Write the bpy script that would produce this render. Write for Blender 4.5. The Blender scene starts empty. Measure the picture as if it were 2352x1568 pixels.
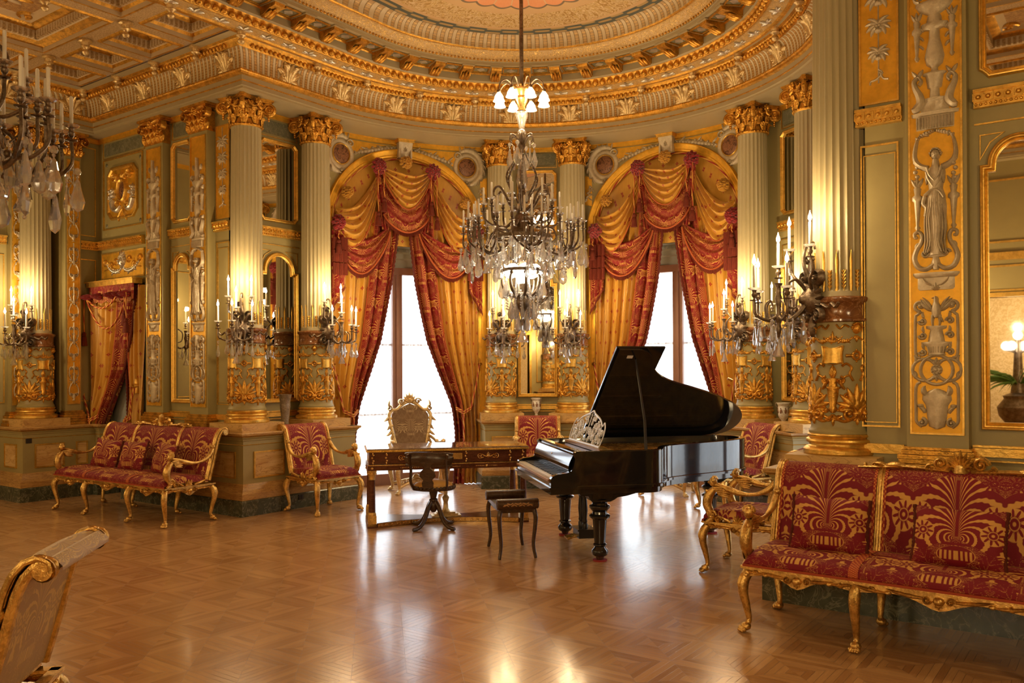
import bpy, math, random
from math import sin, cos, pi, sqrt, atan2, radians, degrees, hypot, floor, exp
from mathutils import Vector, Matrix
random.seed(7)
SC = bpy.context.scene
COL = SC.collection
# ---------------------------------------------------------------- camera
YAW, PITCH, ROLL, FPX, PY = radians(35.975), radians(.292), radians(-.269), 1965.93, 54.08
cam = bpy.data.cameras.new('camera'); cam_o = bpy.data.objects.new('camera', cam); COL.objects.link(cam_o)
cam.sensor_fit = 'HORIZONTAL'; cam.sensor_width = 36.0; cam.lens = 36.0*FPX/2352.0
cam.shift_x = 0.0; cam.shift_y = PY/2352.0
cam.clip_start = .05; cam.clip_end = 200
Fv = Vector((-sin(YAW)*cos(PITCH), cos(YAW)*cos(PITCH), sin(PITCH)))
Rv = Vector((cos(YAW), sin(YAW), 0)); Uv = Rv.cross(Fv)
R2 = Rv*cos(ROLL)+Uv*sin(ROLL); U2 = Uv*cos(ROLL)-Rv*sin(ROLL)
cam_o.matrix_world = Matrix(((R2.x, U2.x, -Fv.x, 0), (R2.y, U2.y, -Fv.y, 0), (R2.z, U2.z, -Fv.z, 1.65), (0, 0, 0, 1)))
SC.camera = cam_o
# ---------------------------------------------------------------- world, exposure
W = bpy.data.worlds.new('daylight'); SC.world = W; W.use_nodes = True
bg = W.node_tree.nodes['Background']; bg.inputs[0].default_value = (.76, .88, 1, 1); bg.inputs[1].default_value = 5.6
vs = SC.view_settings; vs.view_transform = 'Standard'; vs.look = 'None'; vs.gamma = 1; vs.use_curve_mapping = False; vs.exposure = 0.10
cy = SC.cycles
cy.use_denoising = True; cy.adaptive_threshold = .015; cy.max_bounces = 7; cy.diffuse_bounces = 3; cy.glossy_bounces = 4; cy.transmission_bounces = 5
cy.transparent_max_bounces = 10; cy.caustics_reflective = False; cy.caustics_refractive = False
cy.sample_clamp_indirect = 4; cy.sample_clamp_direct = 30; cy.blur_glossy = 1.0
# ---------------------------------------------------------------- the plan of the room (metres)
BX, BY = -5.13, 7.26            # centre of the round bay
RF = 3.04                       # radius of the bay at the dado and entablature face
RW = 3.62                       # radius of the bay wall
XL, XR, YN, YS = -11.41, 1.15, 6.06, -2.6   # dado faces of the main room
WARM = (1.0, .73, .395)
def lamp(name, loc, power, color=WARM, radius=.08):
    l = bpy.data.lights.new(name, 'POINT'); l.energy = power; l.color = color; l.shadow_soft_size = radius
    o = bpy.data.objects.new(name, l); COL.objects.link(o); o.location = loc
    return o
# ---------------------------------------------------------------- mesh builder
class MB:
    def __init__(s, mp=None):
        s.v = []; s.f = []; s.m = []; s.uv = []; s.mp = mp
    def P(s, x, y, z, u=0, v=0):
        if s.mp: x, y, z = s.mp(x, y, z)
        s.v.append((x, y, z)); s.uv.append((u, v)); return len(s.v)-1
    def F(s, idx, mi=0):
        s.f.append(tuple(idx)); s.m.append(mi)
    def grid(s, nu, nv, fn, mi=0, uvf=None, wrap=False, flip=False):
        ids = []
        for j in range(nv+1):
            row = []
            for i in range(nu if wrap else nu+1):
                a, b = i/nu, j/nv
                p = fn(a, b); t = uvf(a, b) if uvf else (a, b)
                row.append(s.P(p[0], p[1], p[2], t[0], t[1]))
            if wrap: row.append(row[0])
            ids.append(row)
        for j in range(nv):
            for i in range(nu):
                q = (ids[j][i], ids[j][i+1], ids[j+1][i+1], ids[j+1][i])
                s.F(q[::-1] if flip else q, mi)
        return ids
    def box(s, x0, y0, z0, x1, y1, z1, mi=0, M=None):
        c = [(x, y, z) for z in (z0, z1) for y in (y0, y1) for x in (x0, x1)]
        if M: c = [tuple(M @ Vector(p)) for p in c]
        k = [s.P(*p) for p in c]
        for q in ((0,2,3,1),(4,5,7,6),(0,1,5,4),(2,6,7,3),(0,4,6,2),(1,3,7,5)): s.F([k[i] for i in q], mi)
    def lathe(s, prof, n=24, c=(0, 0, 0), M=None, mi=0, a0=0, a1=2*pi, mod=None):
        full = abs(a1-a0-2*pi) < 1e-6
        ids = []
        for r, z in prof:
            row = []
            for i in range(n if full else n+1):
                a = a0+(a1-a0)*i/n
                rr = r*(mod(a, z) if mod else 1)
                p = Vector((rr*cos(a), rr*sin(a), z))
                if M: p = M @ p
                row.append(s.P(p.x+c[0], p.y+c[1], p.z+c[2], a*max(r, .05), z))
            if full: row.append(row[0])
            ids.append(row)
        for j in range(len(prof)-1):
            for i in range(n): s.F((ids[j][i], ids[j][i+1], ids[j+1][i+1], ids[j+1][i]), mi)
    def tube(s, pts, r, n=8, mi=0, cap=True, flat=1.0, up=None):
        pts = [Vector(p) for p in pts]; N = len(pts)
        if not hasattr(r, '__len__'): r = [r]*N
        ref = Vector(up) if up else None
        ids = []; prev = None
        for k in range(N):
            t = (pts[min(k+1, N-1)]-pts[max(k-1, 0)])
            if t.length < 1e-9: t = Vector((0, 0, 1))
            t.normalize()
            if ref is not None: a = ref-t*ref.dot(t)
            elif prev is None:
                w = Vector((0, 0, 1)) if abs(t.z) < .9 else Vector((1, 0, 0)); a = w-t*w.dot(t)
            else: a = prev-t*prev.dot(t)
            if a.length < 1e-6: a = t.orthogonal()
            a.normalize(); prev = a; b = t.cross(a)
            row = [s.P(*(pts[k]+a*(cos(2*pi*i/n)*r[k])+b*(sin(2*pi*i/n)*r[k]*flat)), u=i/n, v=k*.05) for i in range(n)]
            row.append(row[0]); ids.append(row)
        for k in range(N-1):
            for i in range(n): s.F((ids[k][i], ids[k][i+1], ids[k+1][i+1], ids[k+1][i]), mi)
        if cap:
            s.F(ids[0][:n][::-1], mi); s.F(ids[-1][:n], mi)
    def ball(s, c, r, n=10, m=6, mi=0, sc=(1, 1, 1), M=None):
        rows = []
        for j in range(m+1):
            t = pi*j/m; row = []
            for i in range(n):
                a = 2*pi*i/n
                p = Vector((r*sc[0]*sin(t)*cos(a), r*sc[1]*sin(t)*sin(a), -r*sc[2]*cos(t)))
                if M: p = M @ p
                row.append(s.P(c[0]+p.x, c[1]+p.y, c[2]+p.z, i/n, j/m))
            row.append(row[0]); rows.append(row)
        for j in range(m):
            for i in range(n): s.F((rows[j][i], rows[j][i+1], rows[j+1][i+1], rows[j+1][i]), mi)
    def prism(s, pts, z0, z1, mi=0, M=None):
        def q(x, y, z):
            if M:
                p = M @ Vector((x, y, z)); return s.P(p.x, p.y, p.z, x, y)
            return s.P(x, y, z, x, y)
        a = [q(x, y, z0) for x, y in pts]; b = [q(x, y, z1) for x, y in pts]; n = len(pts)
        for i in range(n):
            j = (i+1) % n; s.F((a[i], a[j], b[j], b[i]), mi)
        s.F(a[::-1], mi); s.F(b, mi)
    def sweep(s, path, prof, mi=0, closed=False, caps=True, uvs=1.0, mis=None):
        """path: list of (x, y); the room lies to its right; prof: list of (d, z), d to the room side"""
        n = len(path); rings = []; L = 0
        for i in range(n):
            p = Vector(path[i])
            if closed: a = Vector(path[i-1]); b = Vector(path[(i+1) % n])
            else: a = Vector(path[max(i-1, 0)]); b = Vector(path[min(i+1, n-1)])
            d1 = (p-a); d2 = (b-p)
            if d1.length < 1e-9: d1 = d2
            if d2.length < 1e-9: d2 = d1
            d1.normalize(); d2.normalize()
            n1 = Vector((d1.y, -d1.x)); n2 = Vector((d2.y, -d2.x)); m = n1+n2; m.normalize()
            k = 1/max(.3, m.dot(n1))
            if i: L += (p-Vector(path[i-1])).length
            rings.append([s.P(p.x+m.x*k*d, p.y+m.y*k*d, z, L*uvs, z) for d, z in prof])
        for i in range(n if closed else n-1):
            r1 = rings[i]; r2 = rings[(i+1) % n]
            for j in range(len(prof)-1):
                s.F((r1[j], r1[j+1], r2[j+1], r2[j]), mis[j] if mis else mi)
        if caps and not closed and len(prof) > 2:
            s.F(rings[0], mi); s.F(rings[-1][::-1], mi)
    # ---- relief strokes, in the (u, v, h) space of mp
    def stroke(s, pts, w, h, mi=0, base=0):
        N = len(pts)
        if not hasattr(w, '__len__'): w = [w]*N
        if not hasattr(h, '__len__'): h = [h]*N
        if 3 <= N <= 12:                     # smooth short polylines
            Q = []; wq = []; hq = []
            for i in range(N-1):
                p0, p1, p2, p3 = pts[max(i-1, 0)], pts[i], pts[i+1], pts[min(i+2, N-1)]
                for q in (0, .33, .67):
                    Q.append(tuple(.5*(2*p1[j]+(p2[j]-p0[j])*q+(2*p0[j]-5*p1[j]+4*p2[j]-p3[j])*q*q+(3*p1[j]-p0[j]-3*p2[j]+p3[j])*q**3) for j in (0, 1)))
                    wq.append(w[i]+(w[i+1]-w[i])*q); hq.append(h[i]+(h[i+1]-h[i])*q)
            pts = Q+[pts[-1]]; w = wq+[w[-1]]; h = hq+[h[-1]]; N = len(pts)
        rows = []
        for k in range(N):
            a = pts[max(k-1, 0)]; b = pts[min(k+1, N-1)]
            tx, ty = b[0]-a[0], b[1]-a[1]; l = hypot(tx, ty) or 1; nx, ny = -ty/l, tx/l
            x, y = pts[k]
            rows.append([s.P(x+nx*w[k]*o, y+ny*w[k]*o, base+h[k]*g) for o, g in ((-1, 0), (-.75, .7), (0, 1), (.75, .7), (1, 0))])
        for k in range(N-1):
            for i in range(4): s.F((rows[k][i+1], rows[k][i], rows[k+1][i], rows[k+1][i+1]), mi)
        s.F(rows[0][::-1], mi); s.F(rows[-1], mi)
    def dome(s, u, v, ru, rv, h, n=10, mi=0, base=0, rot=0):
        top = s.P(u, v, base+h); prev = None
        for q, g in ((.45, .88), (.8, .55), (1, 0)):
            row = []
            for i in range(n):
                a = 2*pi*i/n; x, y = ru*q*cos(a), rv*q*sin(a)
                row.append(s.P(u+x*cos(rot)-y*sin(rot), v+x*sin(rot)+y*cos(rot), base+h*g))
            row.append(row[0])
            for i in range(n):
                if prev: s.F((prev[i], row[i], row[i+1], prev[i+1]), mi)
                else: s.F((top, row[i], row[i+1]), mi)
            prev = row
    def leaf(s, u, v, ang, L, w, h, curl=0, mi=0, n=7):
        pts = []; ws = []; hs = []; x, y, a = u, v, ang
        for k in range(n):
            t = k/(n-1); pts.append((x, y)); ws.append(w*max(.12, sin(pi*min(1, .15+t*.85))**.7)); hs.append(h*(.5+.5*sin(pi*t)))
            x += cos(a)*L/(n-1); y += sin(a)*L/(n-1); a += curl/(n-1)
        s.stroke(pts, ws, hs, mi)
    def scroll(s, u, v, r, a0, turns, w, h, mi=0, n=16, r1=.18):
        """spiral ending at its eye (u, v); starts at angle a0, radius r"""
        pts = []; ws = []
        for k in range(n+1):
            t = k/n; rr = r*(1-t)**.9+r*r1*t; a = a0+turns*2*pi*t
            pts.append((u+rr*cos(a), v+rr*sin(a))); ws.append(w*(1-.45*t))
        s.stroke(pts, ws, h, mi); s.dome(u, v, w*1.1, w*1.1, h*1.25, 8, mi)
    def fan(s, u, v, ang, L, n, spread, h, w=None, mi=0, curl=.5):
        for k in range(n):
            t = (k-(n-1)/2)/max(1, (n-1)/2)
            s.leaf(u, v, ang+t*spread, L*(1-.3*abs(t)), (w or L*.16), h*(1-.25*abs(t)), curl*t, mi)
    def silh(s, pts, h, mi=0, u0=0):
        """a turned silhouette in relief: pts of (v, halfwidth[, dh])"""
        rows = []
        for q in pts:
            v, w = q[0], q[1]; hh = h*(q[2] if len(q) > 2 else 1)
            rows.append([s.P(u0+w*o, v, hh*g) for o, g in ((-1, 0), (-.85, .5), (-.45, .88), (0, 1), (.45, .88), (.85, .5), (1, 0))])
        for k in range(len(rows)-1):
            for i in range(6): s.F((rows[k][i], rows[k][i+1], rows[k+1][i+1], rows[k+1][i]), mi)
        s.F(rows[0][::-1], mi); s.F(rows[-1], mi)
    def build(s, name, mats, parent=None, smooth=35, label=None):
        me = bpy.data.meshes.new(name)
        me.from_pydata(s.v, [], s.f)
        if not isinstance(mats, (list, tuple)): mats = [mats]
        for m in mats: me.materials.append(m)
        if len(mats) > 1: me.polygons.foreach_set('material_index', s.m)
        uvl = me.uv_layers.new(name='UVMap')
        li = [0]*len(me.loops); me.loops.foreach_get('vertex_index', li)
        buf = []
        for i in li: buf += s.uv[i]
        uvl.data.foreach_set('uv', buf)
        if smooth:
            me.polygons.foreach_set('use_smooth', [True]*len(me.polygons))
            me.set_sharp_from_angle(angle=radians(smooth))
        me.update()
        o = bpy.data.objects.new(name, me); COL.objects.link(o)
        if parent: o.parent = parent
        if label: o['label'] = label
        return o
def tag(o, label, cat, group=None):
    o['label'] = label; o['category'] = cat
    if group: o['group'] = group
    return o
def thing(name, label, cat, loc=(0, 0, 0), rz=0, group=None):
    o = bpy.data.objects.new(name, None); o.empty_display_size = .1; COL.objects.link(o)
    o.location = loc; o.rotation_euler = (0, 0, rz)
    return tag(o, label, cat, group)
def struct(name, mb, mats, smooth=35):
    o = mb.build(name, mats, smooth=smooth); o['kind'] = 'structure'; return o
KIDS = {}
def kids(o): return [c for c in COL.objects if c.parent == o]
def dup(src, loc, rz, label=None, group=None):
    def rec(o, par):
        c = o.copy(); COL.objects.link(c)
        if par: c.parent = par; c.matrix_parent_inverse = o.matrix_parent_inverse
        for k in tree.get(o.name, []): rec(k, c)
        return c
    tree = {}
    for c in COL.objects:
        if c.parent: tree.setdefault(c.parent.name, []).append(c)
    r = rec(src, None); r.location = loc; r.rotation_euler = (0, 0, rz)
    if label: r['label'] = label
    if group: r['group'] = group
    return r
def cylmap(phi0, R=RW, cx=BX, cyy=BY):
    """(u, v, h) on the inside of the bay; u to the right seen from inside"""
    def m(u, v, h):
        a = phi0-u/R; r = R-h
        return (cx+r*cos(a), cyy+r*sin(a), v)
    return m
def flatmap(o, ux, n):
    def m(u, v, h): return (o[0]+ux[0]*u+n[0]*h, o[1]+ux[1]*u+n[1]*h, o[2]+v)
    return m
def drummap(R, a0=0, x=0, y=0):
    """outside of a drum; u to the right seen from outside"""
    def m(u, v, h):
        a = a0+u/R; r = R+h
        return (x+r*cos(a), y+r*sin(a), v)
    return m
def arc(phi0, phi1, R, n):
    return [(BX+R*cos(radians(phi0+(phi1-phi0)*i/n)), BY+R*sin(radians(phi0+(phi1-phi0)*i/n))) for i in range(n+1)]
def rotz(a): return Matrix.Rotation(a, 4, 'Z')
def T(x, y, z): return Matrix.Translation((x, y, z))
# ---------------------------------------------------------------- materials: a small node-expression helper
class NT:
    def __init__(s, name):
        s.mat = bpy.data.materials.new(name); s.mat.use_nodes = True; s.t = s.mat.node_tree
        s.p = s.t.nodes['Principled BSDF']; s.o = s.t.nodes['Material Output']
    def n(s, t, **k):
        x = s.t.nodes.new(t)
        for a, b in k.items(): setattr(x, a, b)
        return x
    def link(s, a, b): s.t.links.new(a.s if isinstance(a, E) else a, b)
    def uv(s):
        c = s.n('ShaderNodeTexCoord'); x = s.n('ShaderNodeSeparateXYZ'); s.link(c.outputs['UV'], x.inputs[0])
        return E(s, x.outputs[0]), E(s, x.outputs[1])
    def obj(s):
        c = s.n('ShaderNodeNewGeometry'); x = s.n('ShaderNodeSeparateXYZ'); s.link(c.outputs['Position'], x.inputs[0])
        return E(s, x.outputs[0]), E(s, x.outputs[1]), E(s, x.outputs[2])
    def local(s):
        c = s.n('ShaderNodeTexCoord'); return c.outputs['Object']
    def vec(s, x, y, z=0):
        c = s.n('ShaderNodeCombineXYZ')
        for i, q in enumerate((x, y, z)):
            if isinstance(q, E): s.link(q, c.inputs[i])
            else: c.inputs[i].default_value = q
        return c.outputs[0]
    def noise(s, vec, scale, detail=3, rough=.55, dist=0):
        c = s.n('ShaderNodeTexNoise'); c.inputs['Scale'].default_value = scale; c.inputs['Detail'].default_value = detail
        c.inputs['Roughness'].default_value = rough; c.inputs['Distortion'].default_value = dist
        if vec is not None: s.link(vec, c.inputs['Vector'])
        return E(s, c.outputs[0])
    def vor(s, vec, scale, feature='F1', rnd=1):
        c = s.n('ShaderNodeTexVoronoi', feature=feature); c.inputs['Scale'].default_value = scale; c.inputs['Randomness'].default_value = rnd
        if vec is not None: s.link(vec, c.inputs['Vector'])
        return E(s, c.outputs['Distance'])
    def white(s, vec):
        c = s.n('ShaderNodeTexWhiteNoise'); s.link(vec, c.inputs['Vector']); return E(s, c.outputs[0])
    def mix(s, f, a, b):
        c = s.n('ShaderNodeMix', data_type='RGBA')
        for q, i in ((f, 0), (a, 6), (b, 7)):
            if isinstance(q, E): s.link(q, c.inputs[i])
            elif hasattr(q, 'is_output'): s.link(q, c.inputs[i])
            elif i == 0: c.inputs[i].default_value = q
            else: c.inputs[i].default_value = tuple(q)+(1,)*(4-len(q))
        return c.outputs[2]
    def bump(s, h, strength=.3, dist=.01):
        c = s.n('ShaderNodeBump'); c.inputs['Strength'].default_value = strength; c.inputs['Distance'].default_value = dist
        s.link(h, c.inputs['Height']); s.link(c.outputs[0], s.p.inputs['Normal']); return c
    def set(s, **k):
        nm = dict(base='Base Color', rough='Roughness', metal='Metallic', ior='IOR', trans='Transmission Weight', coat='Coat Weight', crough='Coat Roughness', spec='Specular IOR Level', sheen='Sheen Weight', emit='Emission Color', es='Emission Strength', alpha='Alpha')
        for a, b in k.items():
            i = s.p.inputs[nm[a]]
            if isinstance(b, E) or hasattr(b, 'is_output'): s.link(b, i)
            elif isinstance(b, tuple): i.default_value = b+(1,)*(4-len(b))
            else: i.default_value = b
        return s
class E:
    def __init__(s, t, sock): s.t = t; s.s = sock
    def _m(s, op, *o):
        c = s.t.n('ShaderNodeMath', operation=op); s.t.link(s, c.inputs[0])
        for i, q in enumerate(o):
            if isinstance(q, E): s.t.link(q, c.inputs[i+1])
            else: c.inputs[i+1].default_value = q
        return E(s.t, c.outputs[0])
    def __add__(s, o): return s._m('ADD', o)
    __radd__ = __add__
    def __sub__(s, o): return s._m('SUBTRACT', o)
    def __rsub__(s, o): return s._m('MULTIPLY', -1)._m('ADD', o)
    def __mul__(s, o): return s._m('MULTIPLY', o)
    __rmul__ = __mul__
    def __truediv__(s, o): return s._m('DIVIDE', o)
    def __gt__(s, o): return s._m('GREATER_THAN', o)
    def __lt__(s, o): return s._m('LESS_THAN', o)
    def sin(s): return s._m('SINE')
    def abs(s): return s._m('ABSOLUTE')
    def fract(s): return s._m('FRACT')
    def floor(s): return s._m('FLOOR')
    def sqrt(s): return s._m('SQRT')
    def log(s): return s._m('LOGARITHM', 2.718)
    def max(s, o): return s._m('MAXIMUM', o)
    def min(s, o): return s._m('MINIMUM', o)
    def atan2(s, o): return s._m('ARCTAN2', o)
    def pw(s, o): return s._m('POWER', o)
    def sst(s, a, b):
        c = s.t.n('ShaderNodeMapRange', interpolation_type='SMOOTHSTEP'); s.t.link(s, c.inputs[0])
        c.inputs[1].default_value = a; c.inputs[2].default_value = b; return E(s.t, c.outputs[0])
def paint(name, col, rough=.45, var=.12, bump=.1, scale=6):
    t = NT(name); lo = t.local(); n = t.noise(lo, scale, 4)
    d = tuple(c*(1-var) for c in col); b = tuple(min(1, c*(1+var)) for c in col)
    t.set(base=t.mix(n, d, b), rough=rough)
    if bump: t.bump(t.noise(lo, 60, 3), bump, .004)
    return t.mat
def gilt(name, col, rough=.32, bump=.35, scale=45, dirt=.5, metal=.85, dcol=None):
    t = NT(name); lo = t.local(); n = t.noise(lo, 14, 4); m = t.noise(lo, scale, 3, .6)
    dc = dcol or tuple(c*.45 for c in col)
    t.set(base=t.mix((n*.6+m*.4).sst(.38, .62)*dirt+(1-dirt), dc, col), rough=(n*.25+rough-.1), metal=metal)
    t.bump(m, bump, .006); return t.mat
M = {}
M['sage'] = paint('sage_paint', (.385, .31, .125), .42, .08)
M['sage_dark'] = paint('sage_paint_dark', (.29, .25, .12), .45, .08)
M['taupe'] = paint('taupe_paint', (.43, .34, .19), .45, .08)
M['gold'] = gilt('gold_leaf', (.93, .58, .13), .34, dirt=.45)
M['gold_flat'] = gilt('gold_leaf_field', (.88, .47, .045), .42, .18, 20, .3, .6)
M['gold_deep'] = gilt('gold_leaf_deep', (.80, .42, .07), .33, .5, 60, .75)
M['gold_carved'] = gilt('gilt_carved_wood', (.90, .60, .19), .30, .6, 70, .7, .85, (.30, .16, .04))
M['gold_pale'] = gilt('gilt_pale_wood', (.86, .66, .34), .34, .5, 60, .6, .75, (.4, .26, .1))
M['silver'] = gilt('silvered_relief', (.66, .55, .38), .42, .3, 50, .45, .22, (.40, .31, .19))
M['silver_hi'] = gilt('silver_leaf', (.8, .76, .68), .3, .3, 50, .4, .8, (.4, .36, .3))
M['bronze'] = gilt('dark_bronze', (.25, .19, .135), .34, .5, 60, .7, .8, (.07, .045, .025))
M['brass'] = gilt('brass', (.85, .55, .2), .25, .2, 40, .3, .95)
M['black'] = NT('piano_black').set(base=(.012, .011, .012), rough=.10, coat=.4, crough=.04).mat
M['black_satin'] = NT('ebonised_wood').set(base=(.018, .016, .016), rough=.28).mat
M['ivory'] = NT('ivory').set(base=(.82, .78, .68), rough=.3).mat
M['red_pad'] = NT('red_felt').set(base=(.35, .03, .03), rough=.9).mat
M['candle'] = NT('candle_wax').set(base=(.90, .85, .74), rough=.4, emit=(1, .85, .6), es=0.0).mat
M['dark'] = NT('dark_void').set(base=(.02, .017, .012), rough=.8).mat
M['outlet'] = NT('dark_bakelite').set(base=(.03, .02, .015), rough=.5).mat
def emis(name, col, st):
    t = NT(name).set(base=(1, .9, .7), emit=col, es=st); t.mat.cycles.emission_sampling = 'NONE'; return t.mat
M['flame'] = emis('candle_bulb', (1, .84, .56), 30)
M['bulb'] = emis('frosted_bulb', (1, .88, .68), 18)
t = NT('crystal'); lw = t.n('ShaderNodeLayerWeight'); lw.inputs[0].default_value = .45
tr = t.n('ShaderNodeBsdfTransparent'); tr.inputs[0].default_value = (.95, .95, .96, 1); gl = t.n('ShaderNodeBsdfGlossy'); gl.inputs[0].default_value = (.98, .97, .95, 1); gl.inputs['Roughness'].default_value = .03
rf = t.n('ShaderNodeBsdfRefraction'); rf.inputs['IOR'].default_value = 1.5; rf.inputs['Roughness'].default_value = .0
ma = t.n('ShaderNodeMixShader'); ma.inputs[0].default_value = .45; t.link(tr.outputs[0], ma.inputs[1]); t.link(rf.outputs[0], ma.inputs[2])
mb_ = t.n('ShaderNodeMixShader'); t.link(E(t, lw.outputs['Facing'])*.75+.22, mb_.inputs[0]); t.link(ma.outputs[0], mb_.inputs[1]); t.link(gl.outputs[0], mb_.inputs[2]); df = t.n('ShaderNodeBsdfTranslucent'); df.inputs[0].default_value = (.95, .93, .9, 1); mc_ = t.n('ShaderNodeMixShader'); mc_.inputs[0].default_value = .20; t.link(mb_.outputs[0], mc_.inputs[1]); t.link(df.outputs[0], mc_.inputs[2]); t.link(mc_.outputs[0], t.o.inputs[0]); M['crystal'] = t.mat
t = NT('mirror_glass'); t.set(base=(.80, .77, .70), rough=.015, metal=1.0); M['mirror'] = t.mat
def stone(name, a, b, vein, sc=3, rough=.3, stretch=(1, 1, 1), dist=1.5, vs=.03):
    t = NT(name); lo = t.local(); mp = t.n('ShaderNodeMapping'); mp.inputs['Scale'].default_value = stretch; t.link(lo, mp.inputs[0])
    n = t.noise(mp.outputs[0], sc, 6, .6, dist); v = (t.noise(mp.outputs[0], sc*1.7, 6, .6, dist)-.5).abs()
    t.set(base=t.mix(v.sst(0, vs), vein, t.mix(n.sst(.3, .7), a, b)), rough=rough); return t.mat
M['green_marble'] = stone('green_marble', (.05, .06, .04), (.10, .11, .075), (.22, .22, .15), 4, .22)
M['red_marble'] = stone('brown_marble', (.17, .06, .020), (.27, .105, .035), (.38, .19, .08), 5, .15)
M['onyx'] = stone('honey_onyx', (.62, .36, .12), (.80, .56, .24), (.44, .20, .06), 1.6, .3, (1, 1, 6), .8, .02)
M['cream_stone'] = stone('cream_gilded_stone', (.62, .38, .13), (.76, .50, .19), (.46, .25, .08), 2, .34, (1, 1, 3))
M['ledge'] = stone('tan_ledge_stone', (.44, .24, .08), (.64, .39, .13), (.28, .13, .04), 3, .3, (1, 1, 8))
M['green_panel'] = stone('grey_green_panel_stone', (.13, .13, .075), (.20, .19, .12), (.30, .28, .18), 6, .3)
M['wood_frame'] = paint('window_frame_wood', (.30, .15, .10), .4, .15)
M['mahog'] = stone('mahogany', (.10, .028, .014), (.17, .055, .025), (.06, .018, .01), 5, .2, (1, 6, 6), .4)
M['dark_wood'] = stone('dark_walnut', (.055, .026, .014), (.09, .045, .022), (.03, .015, .01), 5, .25, (1, 6, 6), .4)
M['inlay'] = NT('light_wood_inlay').set(base=(.45, .24, .09), rough=.35).mat
M['paleblue'] = paint('pale_blue_paint', (.52, .56, .54), .5, .05)
M['porcelain'] = stone('porcelain', (.80, .76, .66), (.86, .82, .74), (.45, .28, .18), 9, .2, (1, 1, 1), 1, .015)
M['tooled'] = stone('tooled_bronze', (.22, .16, .10), (.36, .28, .19), (.12, .08, .05), 22, .3, (1, 1, 1), 1.5, .06)
M['painting'] = stone('medallion_painting', (.05, .018, .008), (.14, .05, .02), (.30, .13, .06), 9, .4, (1, 1, 1), 1.2, .12)
# fruit and figure field for the coffer paintings
M['coffer_paint'] = stone('coffer_painting', (.42, .20, .06), (.62, .38, .14), (.26, .12, .04), 7, .5, (1, 1, 1), 2.5, .05)
M['leafgreen'] = paint('palm_leaf', (.10, .20, .03), .5, .3)
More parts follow.
